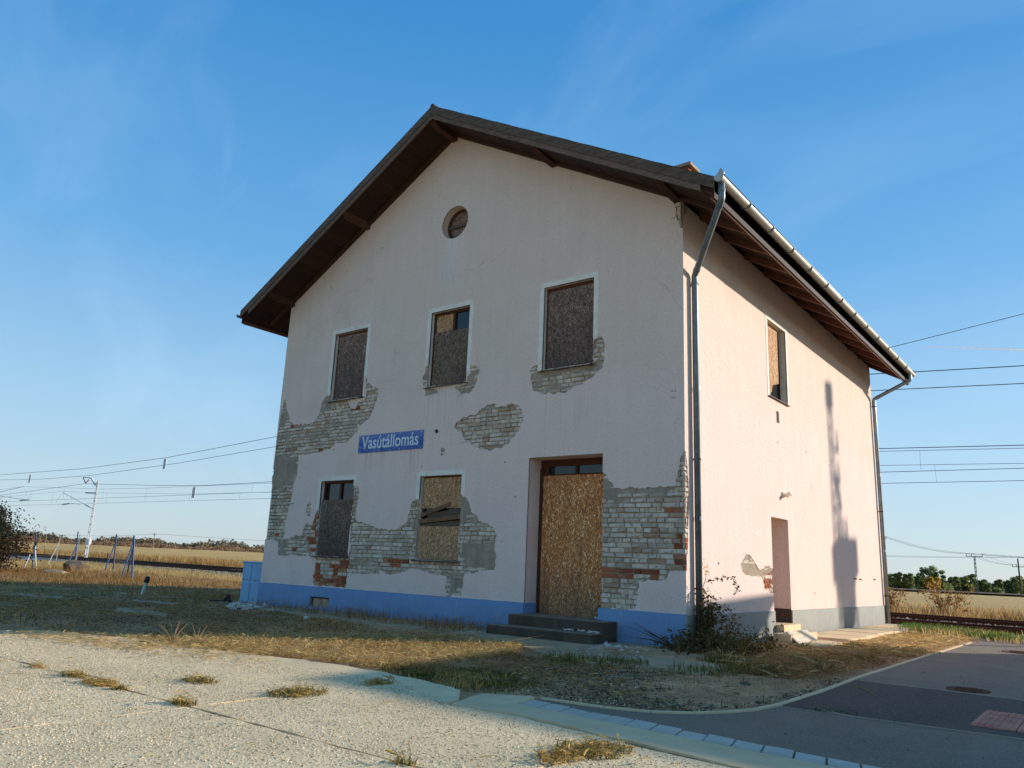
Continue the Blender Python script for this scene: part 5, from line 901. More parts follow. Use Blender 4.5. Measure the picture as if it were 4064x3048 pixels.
class Blades:
    def __init__(s): s.V = []; s.Q = []; s.T = []; s.k = 0
    def add(s, P, z, h, w, lean, seed=0, droop=.5):
        r = np.random.default_rng(seed + len(P)); n = len(P)
        if n == 0: return s
        H = r.uniform(*h, n) if isinstance(h, tuple) else h; Lx = r.uniform(*lean, n) * H; a = r.uniform(0, 6.283, n); a2 = a + r.uniform(1.0, 2.1, n)
        d = np.stack([np.cos(a), np.sin(a), np.zeros(n)], -1); sd = np.stack([np.cos(a2), np.sin(a2), np.zeros(n)], -1) * (w * r.uniform(.6, 1.4, n))[:, None] / 2
        zz = np.full(n, z) if np.isscalar(z) else z
        B = np.concatenate([P, zz[:, None]], 1); up = np.array([0, 0, 1.0])
        flat = np.clip(Lx / np.maximum(H, 1e-6) - .6, 0, 3) / 3
        M = B + d * (Lx * .38)[:, None] + up * (H * .62 * (1 - flat * .8))[:, None]; Tt = B + d * Lx[:, None] + up * (H * (1 - flat * .97) * (1 - droop * r.random(n) * .4))[:, None]
        V = np.stack([B - sd, B + sd, M - sd * .75, M + sd * .75, Tt], 1).reshape(-1, 3); o = s.k + np.arange(n) * 5
        s.V.append(V); s.Q.append(np.stack([o, o + 1, o + 3, o + 2], -1)); s.T.append(np.stack([o + 2, o + 3, o + 4], -1)); s.k += n * 5; return s
    def lying(s, P, z, l, w, seed=0, tilt=.12):
        r = np.random.default_rng(seed + len(P)); n = len(P); a = r.uniform(0, 6.283, n); ll = r.uniform(*l, n)
        d = np.stack([np.cos(a), np.sin(a), r.normal(0, tilt, n)], -1) * ll[:, None] / 2; sd = np.stack([-np.sin(a), np.cos(a), r.normal(0, .6, n)], -1) * (w * r.uniform(.6, 1.5, n))[:, None] / 2
        zz = z + np.abs(r.normal(0, .02, n)) + np.abs(d[:, 2]) if np.isscalar(z) else z
        C = np.concatenate([P, zz[:, None]], 1); bend = np.stack([-np.sin(a), np.cos(a), np.abs(r.normal(0, .5, n))], -1) * (ll * .06)[:, None]
        V = np.stack([C - d - sd, C - d + sd, C + bend - sd, C + bend + sd, C + d], 1).reshape(-1, 3); o = s.k + np.arange(n) * 5
        s.V.append(V); s.Q.append(np.stack([o, o + 1, o + 3, o + 2], -1)); s.T.append(np.stack([o + 2, o + 3, o + 4], -1)); s.k += n * 5; return s
    def build(s, name, mat, parent=None): return np_mesh(name, np.concatenate(s.V), np.concatenate(s.Q), np.concatenate(s.T), mat, parent)
def leaves(C, size, seed=0, upbias=.3):
    r = np.random.default_rng(seed + len(C)); n = len(C); nrm = r.normal(0, 1, (n, 3)); nrm[:, 2] += upbias; nrm /= np.linalg.norm(nrm, axis=1)[:, None]
    t = np.cross(nrm, r.normal(0, 1, (n, 3))); t /= np.linalg.norm(t, axis=1)[:, None]; b = np.cross(nrm, t); sz = r.uniform(.55, 1.3, n)[:, None] * size
    return np.stack([C - t * sz, C + b * sz * .48 + nrm * sz * .12, C + t * sz, C - b * sz * .48 + nrm * sz * .12], 1).reshape(-1, 3)
def leaf_mesh(name, Cs, size, mat, parent=None, seed=0, upbias=.3):
    V = leaves(np.asarray(Cs, float), size, seed, upbias); o = np.arange(len(V) // 4) * 4; return np_mesh(name, V, np.stack([o, o + 1, o + 2, o + 3], -1), None, mat, parent)
OCT = np.array([(1, 0, 0), (0, 1, 0), (-1, 0, 0), (0, -1, 0), (0, 0, 1), (0, 0, -1)], float); OCF = np.array([(0, 1, 4), (1, 2, 4), (2, 3, 4), (3, 0, 4), (1, 0, 5), (2, 1, 5), (3, 2, 5), (0, 3, 5)])
def pebbles(name, P, z, size, mat, parent=None, seed=0, flat=.6):
    r = np.random.default_rng(seed + len(P)); n = len(P); a = r.uniform(0, 6.28, n); sc = r.uniform(*size, n)
    base = OCT[None] * (1 + r.normal(0, .22, (n, 6, 1))); base = base * np.stack([sc * r.uniform(.7, 1.4, n), sc, sc * flat * r.uniform(.7, 1.3, n)], -1)[:, None, :]
    x = base[..., 0] * np.cos(a)[:, None] - base[..., 1] * np.sin(a)[:, None]; y = base[..., 0] * np.sin(a)[:, None] + base[..., 1] * np.cos(a)[:, None]
    zz = z if not np.isscalar(z) else np.full(n, z); V = np.stack([x + P[:, :1], y + P[:, 1:2], base[..., 2] + (zz + sc * flat * .35)[:, None]], -1).reshape(-1, 3)
    T = (OCF[None] + (np.arange(n) * 6)[:, None, None]).reshape(-1, 3); return np_mesh(name, V, None, T, mat, parent)
def chunks(name, P, z, size, mat, parent=None, seed=0, thick=.25):
    """broken flat pieces of plaster"""
    r = random.Random(seed); mb = MB()
    for x, y in P:
        s = r.uniform(*size); n = r.randint(4, 6); a0 = r.uniform(0, 6.28); rot = Matrix.Rotation(r.gauss(0, .35), 3, 'X') @ Matrix.Rotation(r.gauss(0, .35), 3, 'Y'); t = s * thick * r.uniform(.6, 1.4); v = []
        rad = [s * r.uniform(.6, 1.1) for _ in range(n)]
        for k in (0, 1):
            for i in range(n): a = a0 + 6.283 * i / n; v.append(Vector((x, y, z + t * .5 + r.uniform(0, .02))) + rot @ Vector((rad[i] * math.cos(a), rad[i] * .7 * math.sin(a), t * (k - .5))))
        mb.add(v, [tuple(range(n - 1, -1, -1)), tuple(range(n, 2 * n))] + [(i, (i + 1) % n, n + (i + 1) % n, n + i) for i in range(n)])
    return mb.build(name, mat, parent)
STF = lambda o: tag(o, kind='stuff')
# ------------------------------------------------------------------ off to the right, outside the frame: what casts the shadows seen in the picture
sh = empty('goods_shed', (16, 11, -.1), 0, 'flat-roofed goods shed standing right of the road, outside the frame', 'shed')
def sub(parent, o): o.parent = parent; o.matrix_parent_inverse = Matrix.Translation(parent.location).inverted(); return o
sub(sh, MB().prism([(9.6, 6.53), (22, 5.93), (22, 16.4), (12.3, 15.7), (8.66, 14.0)], 4.36, 4.5).build('roof', TILE))
sub(sh, MB().prism([(12.3, 6.9), (21.5, 6.6), (21.5, 15.9), (12.33, 15.55)], -.2, 4.36).build('wall', HWALL))
for q in ((9.8, 6.9), (8.95, 13.75)): sub(sh, MB().tube([(*q, -.2), (*q, 4.4)], .07, 8).build('post', POLEWOOD))
PX, PY, PZ = 14.0, 16.8, 6.16     # where the pole stands beyond the tracks: offsets that bring wall height to pole height
tp = empty('transformer_pole', (PX, PY + 7.6, -.4), 0, 'lattice transformer pole outside the frame, its shadow on the side wall', 'pole')
def pp(y, z, dx=0): return (PX + dx, PY + y, PZ + z)
mb = MB()
for y in (7.46, 7.74): mb.bar((PX, PY + y, -.4), pp(y - .02, 5.36), .06, .06)
for k in range(14): mb.bar(pp(7.46, -5.6 + k * .75), pp(7.72, -5.25 + k * .75), .035, .035); mb.bar(pp(7.72, -5.25 + k * .75), pp(7.46, -4.85 + k * .75), .035, .035)
mb.box((PX - .1, PY + 7.42, PZ + 4.8), (PX + .1, PY + 7.76, PZ + 5.36)); sub(tp, mb.build('lattice_mast', GALV))
sub(tp, MB().bar((PX, PY + 8.95, -.4), pp(8.85, 1.0), .06, .06).build('support_leg', GALV))
sub(tp, MB().box((PX - .3, PY + 7.55, PZ + 1.0), (PX + .3, PY + 8.92, PZ + 1.8)).add([(PX - .25, PY + 7.7, PZ + 1.0), (PX + .25, PY + 7.7, PZ + 1.0), (PX + .25, PY + 8.75, PZ + 1.0), (PX - .25, PY + 8.75, PZ + 1.0), (PX - .15, PY + 8.0, PZ - .1), (PX + .15, PY + 8.0, PZ - .1), (PX + .15, PY + 8.45, PZ - .1), (PX - .15, PY + 8.45, PZ - .1)], [(4, 5, 6, 7), (0, 4, 7, 3), (1, 2, 6, 5), (0, 1, 5, 4), (2, 3, 7, 6)]).build('transformer_box', GALV))
mb = MB()
for y, z in ((8.15, 1.8), (8.45, 1.8)): mb.tube([pp(y, z), pp(y, z + .55)], [.08, .04], 8)
for z in (2.5, 3.1, 3.8): mb.bar(pp(7.6, z), pp(8.05, z + .1), .06, .06); mb.tube([pp(8.05, z), pp(8.05, z + .55)], [.09, .02], 6)
mb.tube([pp(7.85, 1.8), pp(8.0, 2.6), pp(7.75, 3.4)], .06, 6); sub(tp, mb.build('insulator', INSUL))
# ------------------------------------------------------------------ overhead line
def smooth(pts, n=6):
    P = [Vector(p) for p in pts]; P = [P[0] * 2 - P[1]] + P + [P[-1] * 2 - P[-2]]; out = []
    for i in range(1, len(P) - 2):
        for k in range(n):
            t = k / n; a, b, c, d = P[i - 1:i + 3]; out.append(.5 * ((2 * b) + (c - a) * t + (2 * a - 5 * b + 4 * c - d) * t * t + (3 * b - a - 3 * c + d) * t ** 3))
    return out + [P[-2]]
def ext(pts, l=40.0, r=6.0):
    P = [Vector(p) for p in pts]; a = P[0] + (P[0] - P[1]).normalized() * l; b = P[-1] + (P[-1] - P[-2]).normalized() * r; return [a] + P + [b]
def span(pts, k=14): # a wire between far-apart sighted points keeps a sag-like curve
    P = [Vector(p) for p in pts]; return P
for nm, r, lab in (('W1', .019, 'topmost feeder cable spanning past the eaves'), ('W2', .017, 'second feeder cable, just under the topmost one'), ('W3', .013, 'steep single cable rising to the right above the roof end'), ('T', .016, 'return cable held by the bracket on top of the catenary mast')):
    tag(MB().tube(ext(W[nm]), r, 6).build('overhead_cable', WIRE), lab, 'cable', 'overhead cables along the railway')
for cnm, mnm, dnm, lab in (('c1', 'm1', 'drop1', 'nearer overhead line, contact wire and messenger wire with droppers'), ('c2', 'm2', 'drop2', 'farther overhead line hung lowest above the tracks')):
    r_ = empty('catenary', (0, 0, 0), 0, lab, 'overhead line', 'overhead lines above the tracks')
    MB().tube(ext(W[cnm]), .012, 6).build('contact_wire', WIRE, r_); MB().tube(ext(W[mnm]), .010, 6).build('messenger_wire', WIRE, r_)
    for a, b in W[dnm]: MB().tube([a, b], .006, 5).build('dropper', WIRE, r_)
for p in W['tags'][:3]:
    x, y, z = p; tag(MB().box((x - .22, y - .02, z - 1.0), (x + .22, y + .02, z - .12)).box((x - .03, y - .01, z - .12), (x + .03, y + .01, z + .02)).build('line_weight', GALV), {0: 'leftmost grey tag plate hung on the topmost cable', 1: 'grey tag plate on the topmost cable, left of the house', 2: 'grey tag plate on the return cable right of the mast'}[W['tags'].index(p)], 'tag plate', 'plates hung on the cables')
def mast_thing(base, top, w0, label, mat=GALV):
    base, top = Vector(base), Vector(top); o = empty('catenary_mast', base, 0, label, 'mast', 'catenary masts'); top = base + Vector((0, 0, top.z - base.z)); ax = TU; mb = MB(); Hh = top.z - base.z
    for s in (-1, 1): mb.bar(ax * s * w0 - Vector((0, 0, .5)), ax * s * w0 * .32 + Vector((0, 0, Hh)), .13, .13)
    n = 10
    for k in range(n): t = (k + .4) / n; hw = w0 * (1 - .68 * t); mb.bar(ax * -hw + Vector((0, 0, Hh * t)), ax * hw + Vector((0, 0, Hh * t)), .08, .12)
    mb.build('mast_frame', mat, o); return o
m_ = mast_thing(W['mast'][0], W['mast'][1], .36, 'white lattice catenary mast left of the house'); MO = Vector(W['mast'][0])
tilt = Vector(W['mast'][1]) - MO; tilt.z = 0
def loc(p): p = Vector(p) - MO; return p - tilt * (p.z / 8.1)
A = [loc(p) for p in W['mastarm']]
MB().bar(A[0], A[1], .10, .10).bar(A[1], A[2], .10, .12).bar(A[2], A[3], .10, .12).bar(A[2] + Vector((0, 0, -.15)), A[8], .10, .10).bar(A[3], A[4], .12, .12).build('top_bracket', WHITEPAINT, m_)
MB().tube([A[0], A[5]], .05, 6).tube([A[6], A[5]], .05, 6).build('insulator', INSUL, m_)
Cc = [loc(p) for p in W['cant1']]
MB().tube([Cc[0], Cc[1]], .035, 6).tube([Cc[0], Cc[0] * .8 + Cc[1] * .2], .07, 6).build('cantilever', GALV, m_); MB().tube([Cc[1], Cc[3]], .02, 5).tube([Cc[2], Cc[5]], .03, 5).build('registration_arm', GALV, m_); MB().tube([Cc[4], Cc[5]], .08, 6).build('registration_arm', WHITEPAINT, m_)
MB().tube([Cc[6], Cc[7]], .06, 6).build('insulator', INSUL, m_)
MB().box((-.2, -.2, 1.5), (.25, .2, 2.0)).build('sign_plate', WHITEPAINT, m_)
Cd = [Vector(p) for p in W['cant2']]; m2 = empty('catenary_mast', (Cd[0].x - 6, Cd[0].y, -.3), 0, 'catenary mast just outside the left edge, only its arm shows', 'mast', 'catenary masts')
mb = MB(); b0 = Vector((Cd[0].x - 4, Cd[0].y - 1.2, -.5)); mb.bar(b0, b0 + Vector((0, 0, 10)), .3, .3); sub(m2, mb.build('mast_frame', GALV))
sub(m2, MB().tube([b0 + Vector((0, 0, 7.6)), Cd[1], Cd[2]], .03, 6).tube([Cd[6], Cd[5]], .03, 6).tube([Cd[5], Cd[2]], .02, 5).build('cantilever', GALV)); sub(m2, MB().tube([Cd[3], Cd[4]], .08, 6).build('registration_arm', WHITEPAINT))
# ------------------------------------------------------------------ timber and concrete line poles
def line_pole(P, label, lattice, rise, wirepts=None, dark=POLEWOOD):
    b, t = Vector(P[0]), Vector(P[1]); o = empty('power_pole', b, 0, label, 'pole', 'power poles in the fields'); t -= b; hh = t.z; mb = MB(); t = Vector((t.x * .25, t.y * .25, hh))
    if lattice:
        for s in (-1, 1): mb.bar((s * .17, 0, -2.5), (s * .10 + t.x, t.y, hh), .11, .16)
        for k in range(11): z = hh * k / 11; mb.box((-.15, -.06, z), (.15 + t.x * k / 11, .06, z + .22))
    else: mb.tube([(0, 0, -2.5), (t.x, t.y, hh)], [.2, .12], 8)
    mb.build('pole_shaft', dark, o); a, c = Vector(P[2]) - b, Vector(P[3]) - b; dv = (c - a) / 2; m = Vector((t.x, t.y, (a.z + c.z) / 2)); mb = MB().bar(m - dv, m + dv, .10, .12); mb.build('crossarm', dark, o); mb = MB()
    for s in (-1, -.35, 1): q = m + dv * s; mb.tube([q, q + Vector((0, 0, rise))], .06, 6)
    mb.build('insulator', INSUL, o); return [b + m + dv * s + Vector((0, 0, rise)) for s in (-1, -.35, 1)]
k0 = line_pole(PO['r0'], 'dark power pole almost hidden by the rear downpipe', False, .5)
k1 = line_pole(PO['r1'], 'ladder-like concrete power pole with a wide crossarm in the right field', True, .55, dark=POLECON)
k2 = line_pole(PO['r2'], 'dark power pole with a low crossarm nearest the right edge', False, .5)
k3 = line_pole(PO['l1'], 'thin wooden pole in the left field beside the bare tree', False, .4, dark=POLECON)
k4 = line_pole(PO['l2'], 'distant wooden pole above the dark bush at left', False, .4, dark=POLECON)
def sag_wire(a, b, sag, lab, grp, r=.02):
    a, b = Vector(a), Vector(b); pts = [a.lerp(b, t / 12) - Vector((0, 0, sag * 4 * (t / 12) * (1 - t / 12))) for t in range(13)]; tag(MB().tube(pts, r, 5).build('power_line', WIRE), lab, 'power line', grp)
for w_, a, b in zip(('left', 'middle', 'right'), k0, k1): sag_wire(a, b, .8, w_ + ' conductor of the power line between the downpipe pole and the ladder-like pole', 'power lines of the right field')
for w_, a, b in zip(('left', 'middle', 'right'), k1, k2): sag_wire(a, b - Vector((0, 0, .2)), .5, w_ + ' conductor of the power line between the ladder-like pole and the dark pole', 'power lines of the right field at the dark pole')
kt = Vector(PO['r2'][1]) + Vector((-.2, 0, .3))
for w_, dz in (('upper', 0), ('lower', -.35)): sag_wire(Vector((-75, 152, 8.2 + dz)), kt + Vector((0, 0, dz * .3)), 1.1, w_ + ' long power line running to the top of the dark pole', 'power lines to the dark pole top'); sag_wire(kt + Vector((0, 0, dz * .3)), (45, 185, 8.2 + dz), .9, w_ + ' power line leaving the dark pole top to the right', 'power lines leaving the dark pole')
for w_, a, b in zip(('left', 'middle', 'right'), k1, ((30, 176, 6.6), (31, 177, 6.7), (32, 178, 6.6))): sag_wire(a, b, .7, w_ + ' conductor of the power line from the ladder-like pole past the right edge', 'power lines leaving the ladder-like pole')
for w_, i in (('left', 0), ('right', 2)): sag_wire(k4[i], k3[i], .9, w_ + ' faint power line between the two left poles', 'power lines of the left field', .022); sag_wire(k3[i], Vector((-150, 290, 9)) + Vector((i, 0, 0)), 1.6, w_ + ' faint power line from the left pole to behind the house', 'power lines behind the house', .022)
# ------------------------------------------------------------------ trees, far wood and houses
def sat(o, p): o.location = p; return o
def tree(base, h, wd, mat, label, group, seed, n=1500, leaf=.42, cat='tree', low=.12, name='field_tree'):
    r = np.random.default_rng(seed); rp_ = random.Random(seed); x, y, z = base; z = terr(x, y) - .05; o = empty(name, (x, y, z), 0, label, cat, group); h = h + (base[2] - z); mb = MB(); R = wd / 2
    mb.tube([(0, 0, -.3), (rp_.uniform(-.1, .1) * h * .3, 0, h * .45), (rp_.uniform(-.1, .1) * h * .3, 0, h * .8)], [.028 * h, .018 * h, .006 * h], 7); C = []; nb = 9
    for k in range(nb):
        a = k * 2.4 + rp_.uniform(-.4, .4); zc = h * (low + .15 + (.80 - low) * (k + .5) / nb); rad = R * (.40 + .60 * math.sin(math.pi * min(1, (.2 + .8 * (1 - (k / nb) ** 1.6))) / 1.6)) * rp_.uniform(.45, .95)
        e = Vector((rad * math.cos(a) * .8, rad * math.sin(a) * .8, zc)); mb.tube([(0, 0, zc * .55), e * .55 + Vector((0, 0, zc * .25)), e], [.012 * h, .008 * h, .003 * h], 5); m = n // nb; sz = R * rp_.uniform(.30, .50)
        g = r.normal(0, 1, (m, 3)); g /= np.linalg.norm(g, axis=1)[:, None]; g *= (r.random(m) ** .5)[:, None] * sz; g[:, 2] *= .75; C.append(g + np.array(e))
    mb.build('trunk', BARK, o); C = np.concatenate(C); C[:, 2] = np.maximum(C[:, 2], .1); leaf_mesh('crown', C, leaf, mat, o, seed); return o
RT = TR['right']; mats_ = {7: TREE_Y, 8: TREE_Y, 6: TREE_O, 9: TREE_O, 1: TREE_O, 12: TREE_O, 14: TREE_O, 16: TREE_O}
names = ['dark leafy tree closest behind the rear downpipe', 'olive pointed tree second from the rear downpipe', 'dark pointed tree third from the rear downpipe', 'low dark tree left of the tallest tree', 'tallest round-crowned tree of the right tree row', 'dark tree leaning against the right flank of the tallest tree', 'olive shrub left of the yellow bushes', 'yellow autumn bush, left of the pair under the tallest tree', 'yellow autumn bush, right of the pair under the tallest tree', 'small olive bush right of the yellow bushes', 'low dark bush just right of the tallest tree', 'broad dark tree midway between the tallest tree and the ladder-like pole', 'olive tree left of the ladder-like pole', 'thin-topped dark tree standing behind the ladder-like pole', 'olive bush just right of the ladder-like pole', 'small dark shrub beside the bare sapling', 'olive conical tree right of the bare sapling', 'low dark bush between the conical tree and the dark pole', 'dark spreading tree left of the dark pole', 'dark bush behind the dark pole at the right edge']
for i, (b, h, wd) in enumerate(RT): tree(b, h, wd * 1.15, mats_.get(i, TREE_G), names[i], 'tree row beyond the right field', 100 + i, 1500 if i != 4 else 2200, .34)
UG = []
for i in range(26): # dark undergrowth that closes the row
    b = RT[i % 20][0]; x, y = b[0] + random.uniform(-2, 2) + (1.5 if i < 20 else -1), b[1] + random.uniform(5, 10); hh = random.uniform(1.8, 3.1); g_ = np.random.default_rng(i).normal(0, 1, (420, 3)); g_ /= np.linalg.norm(g_, axis=1)[:, None]; g_ *= np.random.default_rng(i + 50).random((420, 1)) ** .4; UG.append(g_ * np.array([2.6, 1.6, hh / 2]) + np.array([x, y, terr(x, y) + hh / 2 - .1]))
STF(leaf_mesh('hedge_undergrowth', np.concatenate(UG), .36, TREE_G, None, 77))
def bare_tree(base, h, label, seed, lean=0, thick=.02):
    rp_ = random.Random(seed); x, y, z = base; o = empty('bare_tree', (x, y, terr(x, y)), 0, label, 'tree'); h = h + z - terr(x, y); mb = MB()
    def grow(p, d, l, r, lev):
        q = p + d * l; mb.tube([p, p + d * l * .5 + Vector((rp_.gauss(0, .05), rp_.gauss(0, .05), 0)) * l, q], [r, r * .8, r * .6], 5)
        if lev < 4:
            for _ in range(3 if lev < 3 else 2): e = (d + Vector((rp_.gauss(0, .5), rp_.gauss(0, .5), rp_.gauss(.12, .25)))).normalized(); grow(q, e, l * rp_.uniform(.5, .78), r * .55, lev + 1)
    grow(Vector((0, 0, -.2)), Vector((lean, 0, 1)).normalized(), h * .34, h * thick, 0); mb.build('trunk', BARK, o)
bare_tree(TR['bare'][0][0], 4.6, 'slender bare sapling in the right tree row', 5); bare_tree(TR['bare_left'][0][0], 5.2, 'gnarled bare tree leaning right in the left field', 8, .5, .024); bare_tree(TR['bare_left'][0][0][:1] + [TR['bare_left'][0][0][1] + 3, TR['bare_left'][0][0][2]], 3.4, 'smaller bare tree left of the gnarled leaning one', 21, -.35)
bare_tree(TR['bare_left'][1][0], 6.4, 'broad bare tree behind the leaning fence posts', 12, .1)
def far_mass(name, d0, d1, a0, a1, n, hh, wd, mat, leaf, per, seed):
    r = np.random.default_rng(seed); C = []
    for i in range(n):
        a = a0 + (a1 - a0) * (i + r.random()) / n; d = r.uniform(d0, d1); x, y = CAMP.x + d * math.sin(a), CAMP.y + d * math.cos(a); h = r.uniform(*hh) * (1 + .25 * math.sin(a * 61)); g = r.normal(0, 1, (per, 3)); g /= np.linalg.norm(g, axis=1)[:, None]; g *= (r.random(per) ** .4)[:, None]
        g *= np.array([wd * r.uniform(.6, 1.2), wd, h * .5]); C.append(g + np.array([x, y, terr(x, y) + h * .5]))
    STF(leaf_mesh(name, np.concatenate(C), leaf, mat, None, seed))
far_mass('far_wood', 760, 900, -1.35, -.70, 210, (7, 10.5), 6, TREE_FAR, 1.5, 110, 1); far_mass('far_wood', 900, 1000, -.42, .25, 130, (6, 9), 8, TREE_FAR, 1.7, 80, 2)
far_mass('field_scrub', 430, 560, -1.35, -.70, 170, (1.6, 3.2), 3.2, TREE_BR, .7, 70, 3)
def scl(p, k): return CAMP + (Vector(p) - CAMP) * k
def house_far(name, A, B, topz, eave, label, cat, k, depth=7.):
    a, b = scl(A, k), scl(B, k); dv = (b - a); dv.z = 0; l = dv.length; o = empty(name, (a + b) / 2, math.atan2(dv.y, dv.x), label, cat); zt = scl(topz, k).z - o.location.z; ze = scl(eave, k).z - o.location.z; z0 = -3.0
    mb = MB(); hl = l / 2; mb.box((-hl, 0, z0), (hl, depth, ze)); mb.add([(-hl, 0, ze), (-hl, depth, ze), (-hl, depth / 2, zt - .15), (hl, 0, ze), (hl, depth, ze), (hl, depth / 2, zt - .15)], [(0, 1, 2), (3, 5, 4)]); mb.build('wall', HWALL, o)
    mb = MB(); mb.obox((0, depth / 4 - .15, (ze + zt) / 2), (hl + .3, 0, 0), Vector((0, depth / 2 + .3, zt - ze)) / 2, Vector((0, -(zt - ze), depth / 2)).normalized() * .1); mb.obox((0, depth * .75 + .15, (ze + zt) / 2), (hl + .3, 0, 0), Vector((0, -depth / 2 - .3, zt - ze)) / 2, Vector((0, (zt - ze), depth / 2)).normalized() * .1); rf = mb.build('roof', HROOF, o); MB().box((hl * .3, depth / 2 - .3, zt - .5), (hl * .3 + .6, depth / 2 + .3, zt + .6)).build('chimney', HWALL, rf)
    for x in np.linspace(-hl * .7, hl * .7, max(1, int(l / 3))): MB().box((x - .5, -.05, z0 + 3.4), (x + .5, .02, ze - .4)).build('window', GLASS, o)
house_far('farmhouse', HO['farm'][0], HO['farm'][1], HO['farm'][2], HO['farm'][4], 'long white farmhouse with orange tiled roof on the left horizon', 'house', 1.62, 9)
w0 = HO['white']; house_far('cottage', w0[0], w0[1], w0[2], [w0[0][0], w0[0][1], w0[0][2] + .7], 'small white cottage on the left horizon', 'house', 1.62, 6)
w0 = HO['small']; house_far('barn', w0[0], w0[1], w0[2], [w0[0][0], w0[0][1], w0[0][2] + .5], 'tiny barn with orange roof left of the long farmhouse', 'barn', 1.62, 6)
def strip_sheet(name, d0, d1, a0, a1, mat, dz=.06):
    V = []; n = 40
    for i in range(n + 1):
        a = a0 + (a1 - a0) * i / n
        for d in (d0, d1): x, y = CAMP.x + d * math.sin(a), CAMP.y + d * math.cos(a); V.append((x, y, terr(x, y) + dz))
    mb = MB(); mb.add(V, [(2 * i, 2 * i + 2, 2 * i + 3, 2 * i + 1) for i in range(n)]); tag(mb.build(name, mat, smooth=True), kind='structure')
strip_sheet('ploughed_strip', 150, 235, -.30, .3, PLOUGH, .28)
tag(MB().tube([CAMP + (Vector(p_) - CAMP) * .35 for p_ in CT], [.5, 1.3, 2.2], 8).build('vapour_trail', CONTRAIL), 'thin white vapour trail in the sky right of the eaves', 'vapour trail')
# ------------------------------------------------------------------ left yard: fence, bush, bin and lumps
fc = empty('wire_fence', FP['p5'][0][0], 0, 'broken wire fence on leaning blue posts with braces in the left yard', 'fence')
def fbar(name, a, b, w, mat):
    a, b = Vector(a), Vector(b); return sub(fc, MB().bar(a - (b - a).normalized() * .15, b, w, w).build(name, mat))
for k, (m0, m1) in {'p5': (POSTBLUE, POSTBLUE), 'p4': (POSTBLUE, POSTBLUE), 'p3': (POSTBLUE, POSTBLUE), 'p3b': (POSTPALE, POSTPALE), 'p2': (POSTPALE, POSTPALE), 'p1': (POSTBLUE, POSTPALE)}.items():
    for i, (a, b) in enumerate(FP[k]): fbar('post' if i == 0 else 'brace', a, b, .05 if i == 0 else .042, POSTDARK if (k == 'p5' and i == 2) else (m0 if i == 0 else m1))
fbar('post', *FP['red'][0], .035, RUST)
for a, b in FP['bar']: fbar('crossbar', a, b, .04, POSTBLUE)
mb = MB()
for pa, pb in ((FP['p5'][0], FP['p4'][0]), (FP['p4'][0], FP['p3'][0]), (FP['p3'][0], FP['p1'][0])):
    a0, a1, b0, b1 = Vector(pa[0]), Vector(pa[1]), Vector(pb[0]), Vector(pb[1]); n = int((a0 - b0).length / .3)
    f_ = lambda u, v: (a0.lerp(a1, v)).lerp(b0.lerp(b1, v), u) - Vector((0, 0, .25 * 4 * u * (1 - u) * v))
    for i in range(-8, n):
        for s in (1, -1):
            P = [f_(min(1, max(0, (i + (j if s > 0 else 8 - j)) / n)), .08 + .62 * j / 8) for j in range(9) if 0 <= (i + (j if s > 0 else 8 - j)) <= n]
            if len(P) > 1: mb.tube(P, .0018, 3, False)
    for v in (.1, .4, .72): mb.tube([f_(t / 8, v) for t in range(9)], .003, 4)
tag(sub(fc, mb.build('wire_netting', WIREMESH)), kind='stuff')
def rock(name, c, dims, mat, label, cat, seed, rot=0, sub_=2):
    r = random.Random(seed); bm = bmesh.new(); bmesh.ops.create_icosphere(bm, subdivisions=sub_, radius=1)
    for v in bm.verts: k = 1 + r.gauss(0, .13) ; v.co = Vector((max(-.78, min(.78, v.co.x)) * dims[0] * k, max(-.8, min(.8, v.co.y)) * dims[1] * k, max(-.8, min(.72, v.co.z)) * dims[2] * k))
    me = bpy.data.meshes.new(name); bm.to_mesh(me); bm.free(); me.materials.append(mat); o = link_mesh(name, me); o.location = c; o.rotation_euler = (.1, .15, rot); return tag(o, label, cat)
ps = Vector(FP['stump']); rock('stump', (ps.x, ps.y, .06), (.5, .5, .42), STONE, 'dark weathered stump at the foot of the middle leaning posts', 'stump', 3, .4)
pl_ = Vector(FP['lump']); rock('concrete_lump', (pl_.x, pl_.y, -.12), (.62, .4, .24), APRON, 'pale broken concrete lump lying before the dark stump', 'concrete lump', 4, .5)
b0, b1, b2 = (Vector(p) for p in FP['bent']); bp = empty('bent_post', b0, 0, 'short pale blue stake with a dark knob, leaning in the left yard', 'stake')
sub(bp, MB().bar(b0 - Vector((0, 0, .1)), b1, .055, .055).build('stake_shaft', POSTPALE)); sub(bp, MB().tube([b1 - Vector((.02, 0, .03)), b1 + Vector((.02, 0, .09))], [.07, .05], 8).build('knob', POSTDARK))
# blue plastic container beside the corner
bn = empty('plastic_container', (-10.42, .5, -.12), 0, 'light blue plastic container with moulded panels at the left house corner', 'container')
me = bevel_mesh(MB().box((-.41, -.42, 0), (.39, .42, .93)).mesh('container_body', BINBLUE), .05, 3); me.polygons.foreach_set('use_smooth', [True] * len(me.polygons)); bo = link_mesh('container_body', me, bn)
for x0, x1 in ((-.37, -.05), (.0, .34)):
    for z0, z1 in ((.05, .48), (.53, .88)): link_mesh('moulded_panel', bevel_mesh(MB().box((x0, -.437, z0), (x1, -.40, z1)).mesh('moulded_panel', BINBLUE), .014, 2), bn)
for y0, y1 in ((-.38, -.03), (.02, .38)):
    for z0, z1 in ((.05, .48), (.53, .88)): link_mesh('moulded_panel', bevel_mesh(MB().box((-.427, y0, z0), (-.395, y1, z1)).mesh('moulded_panel', BINBLUE), .014, 2), bn)
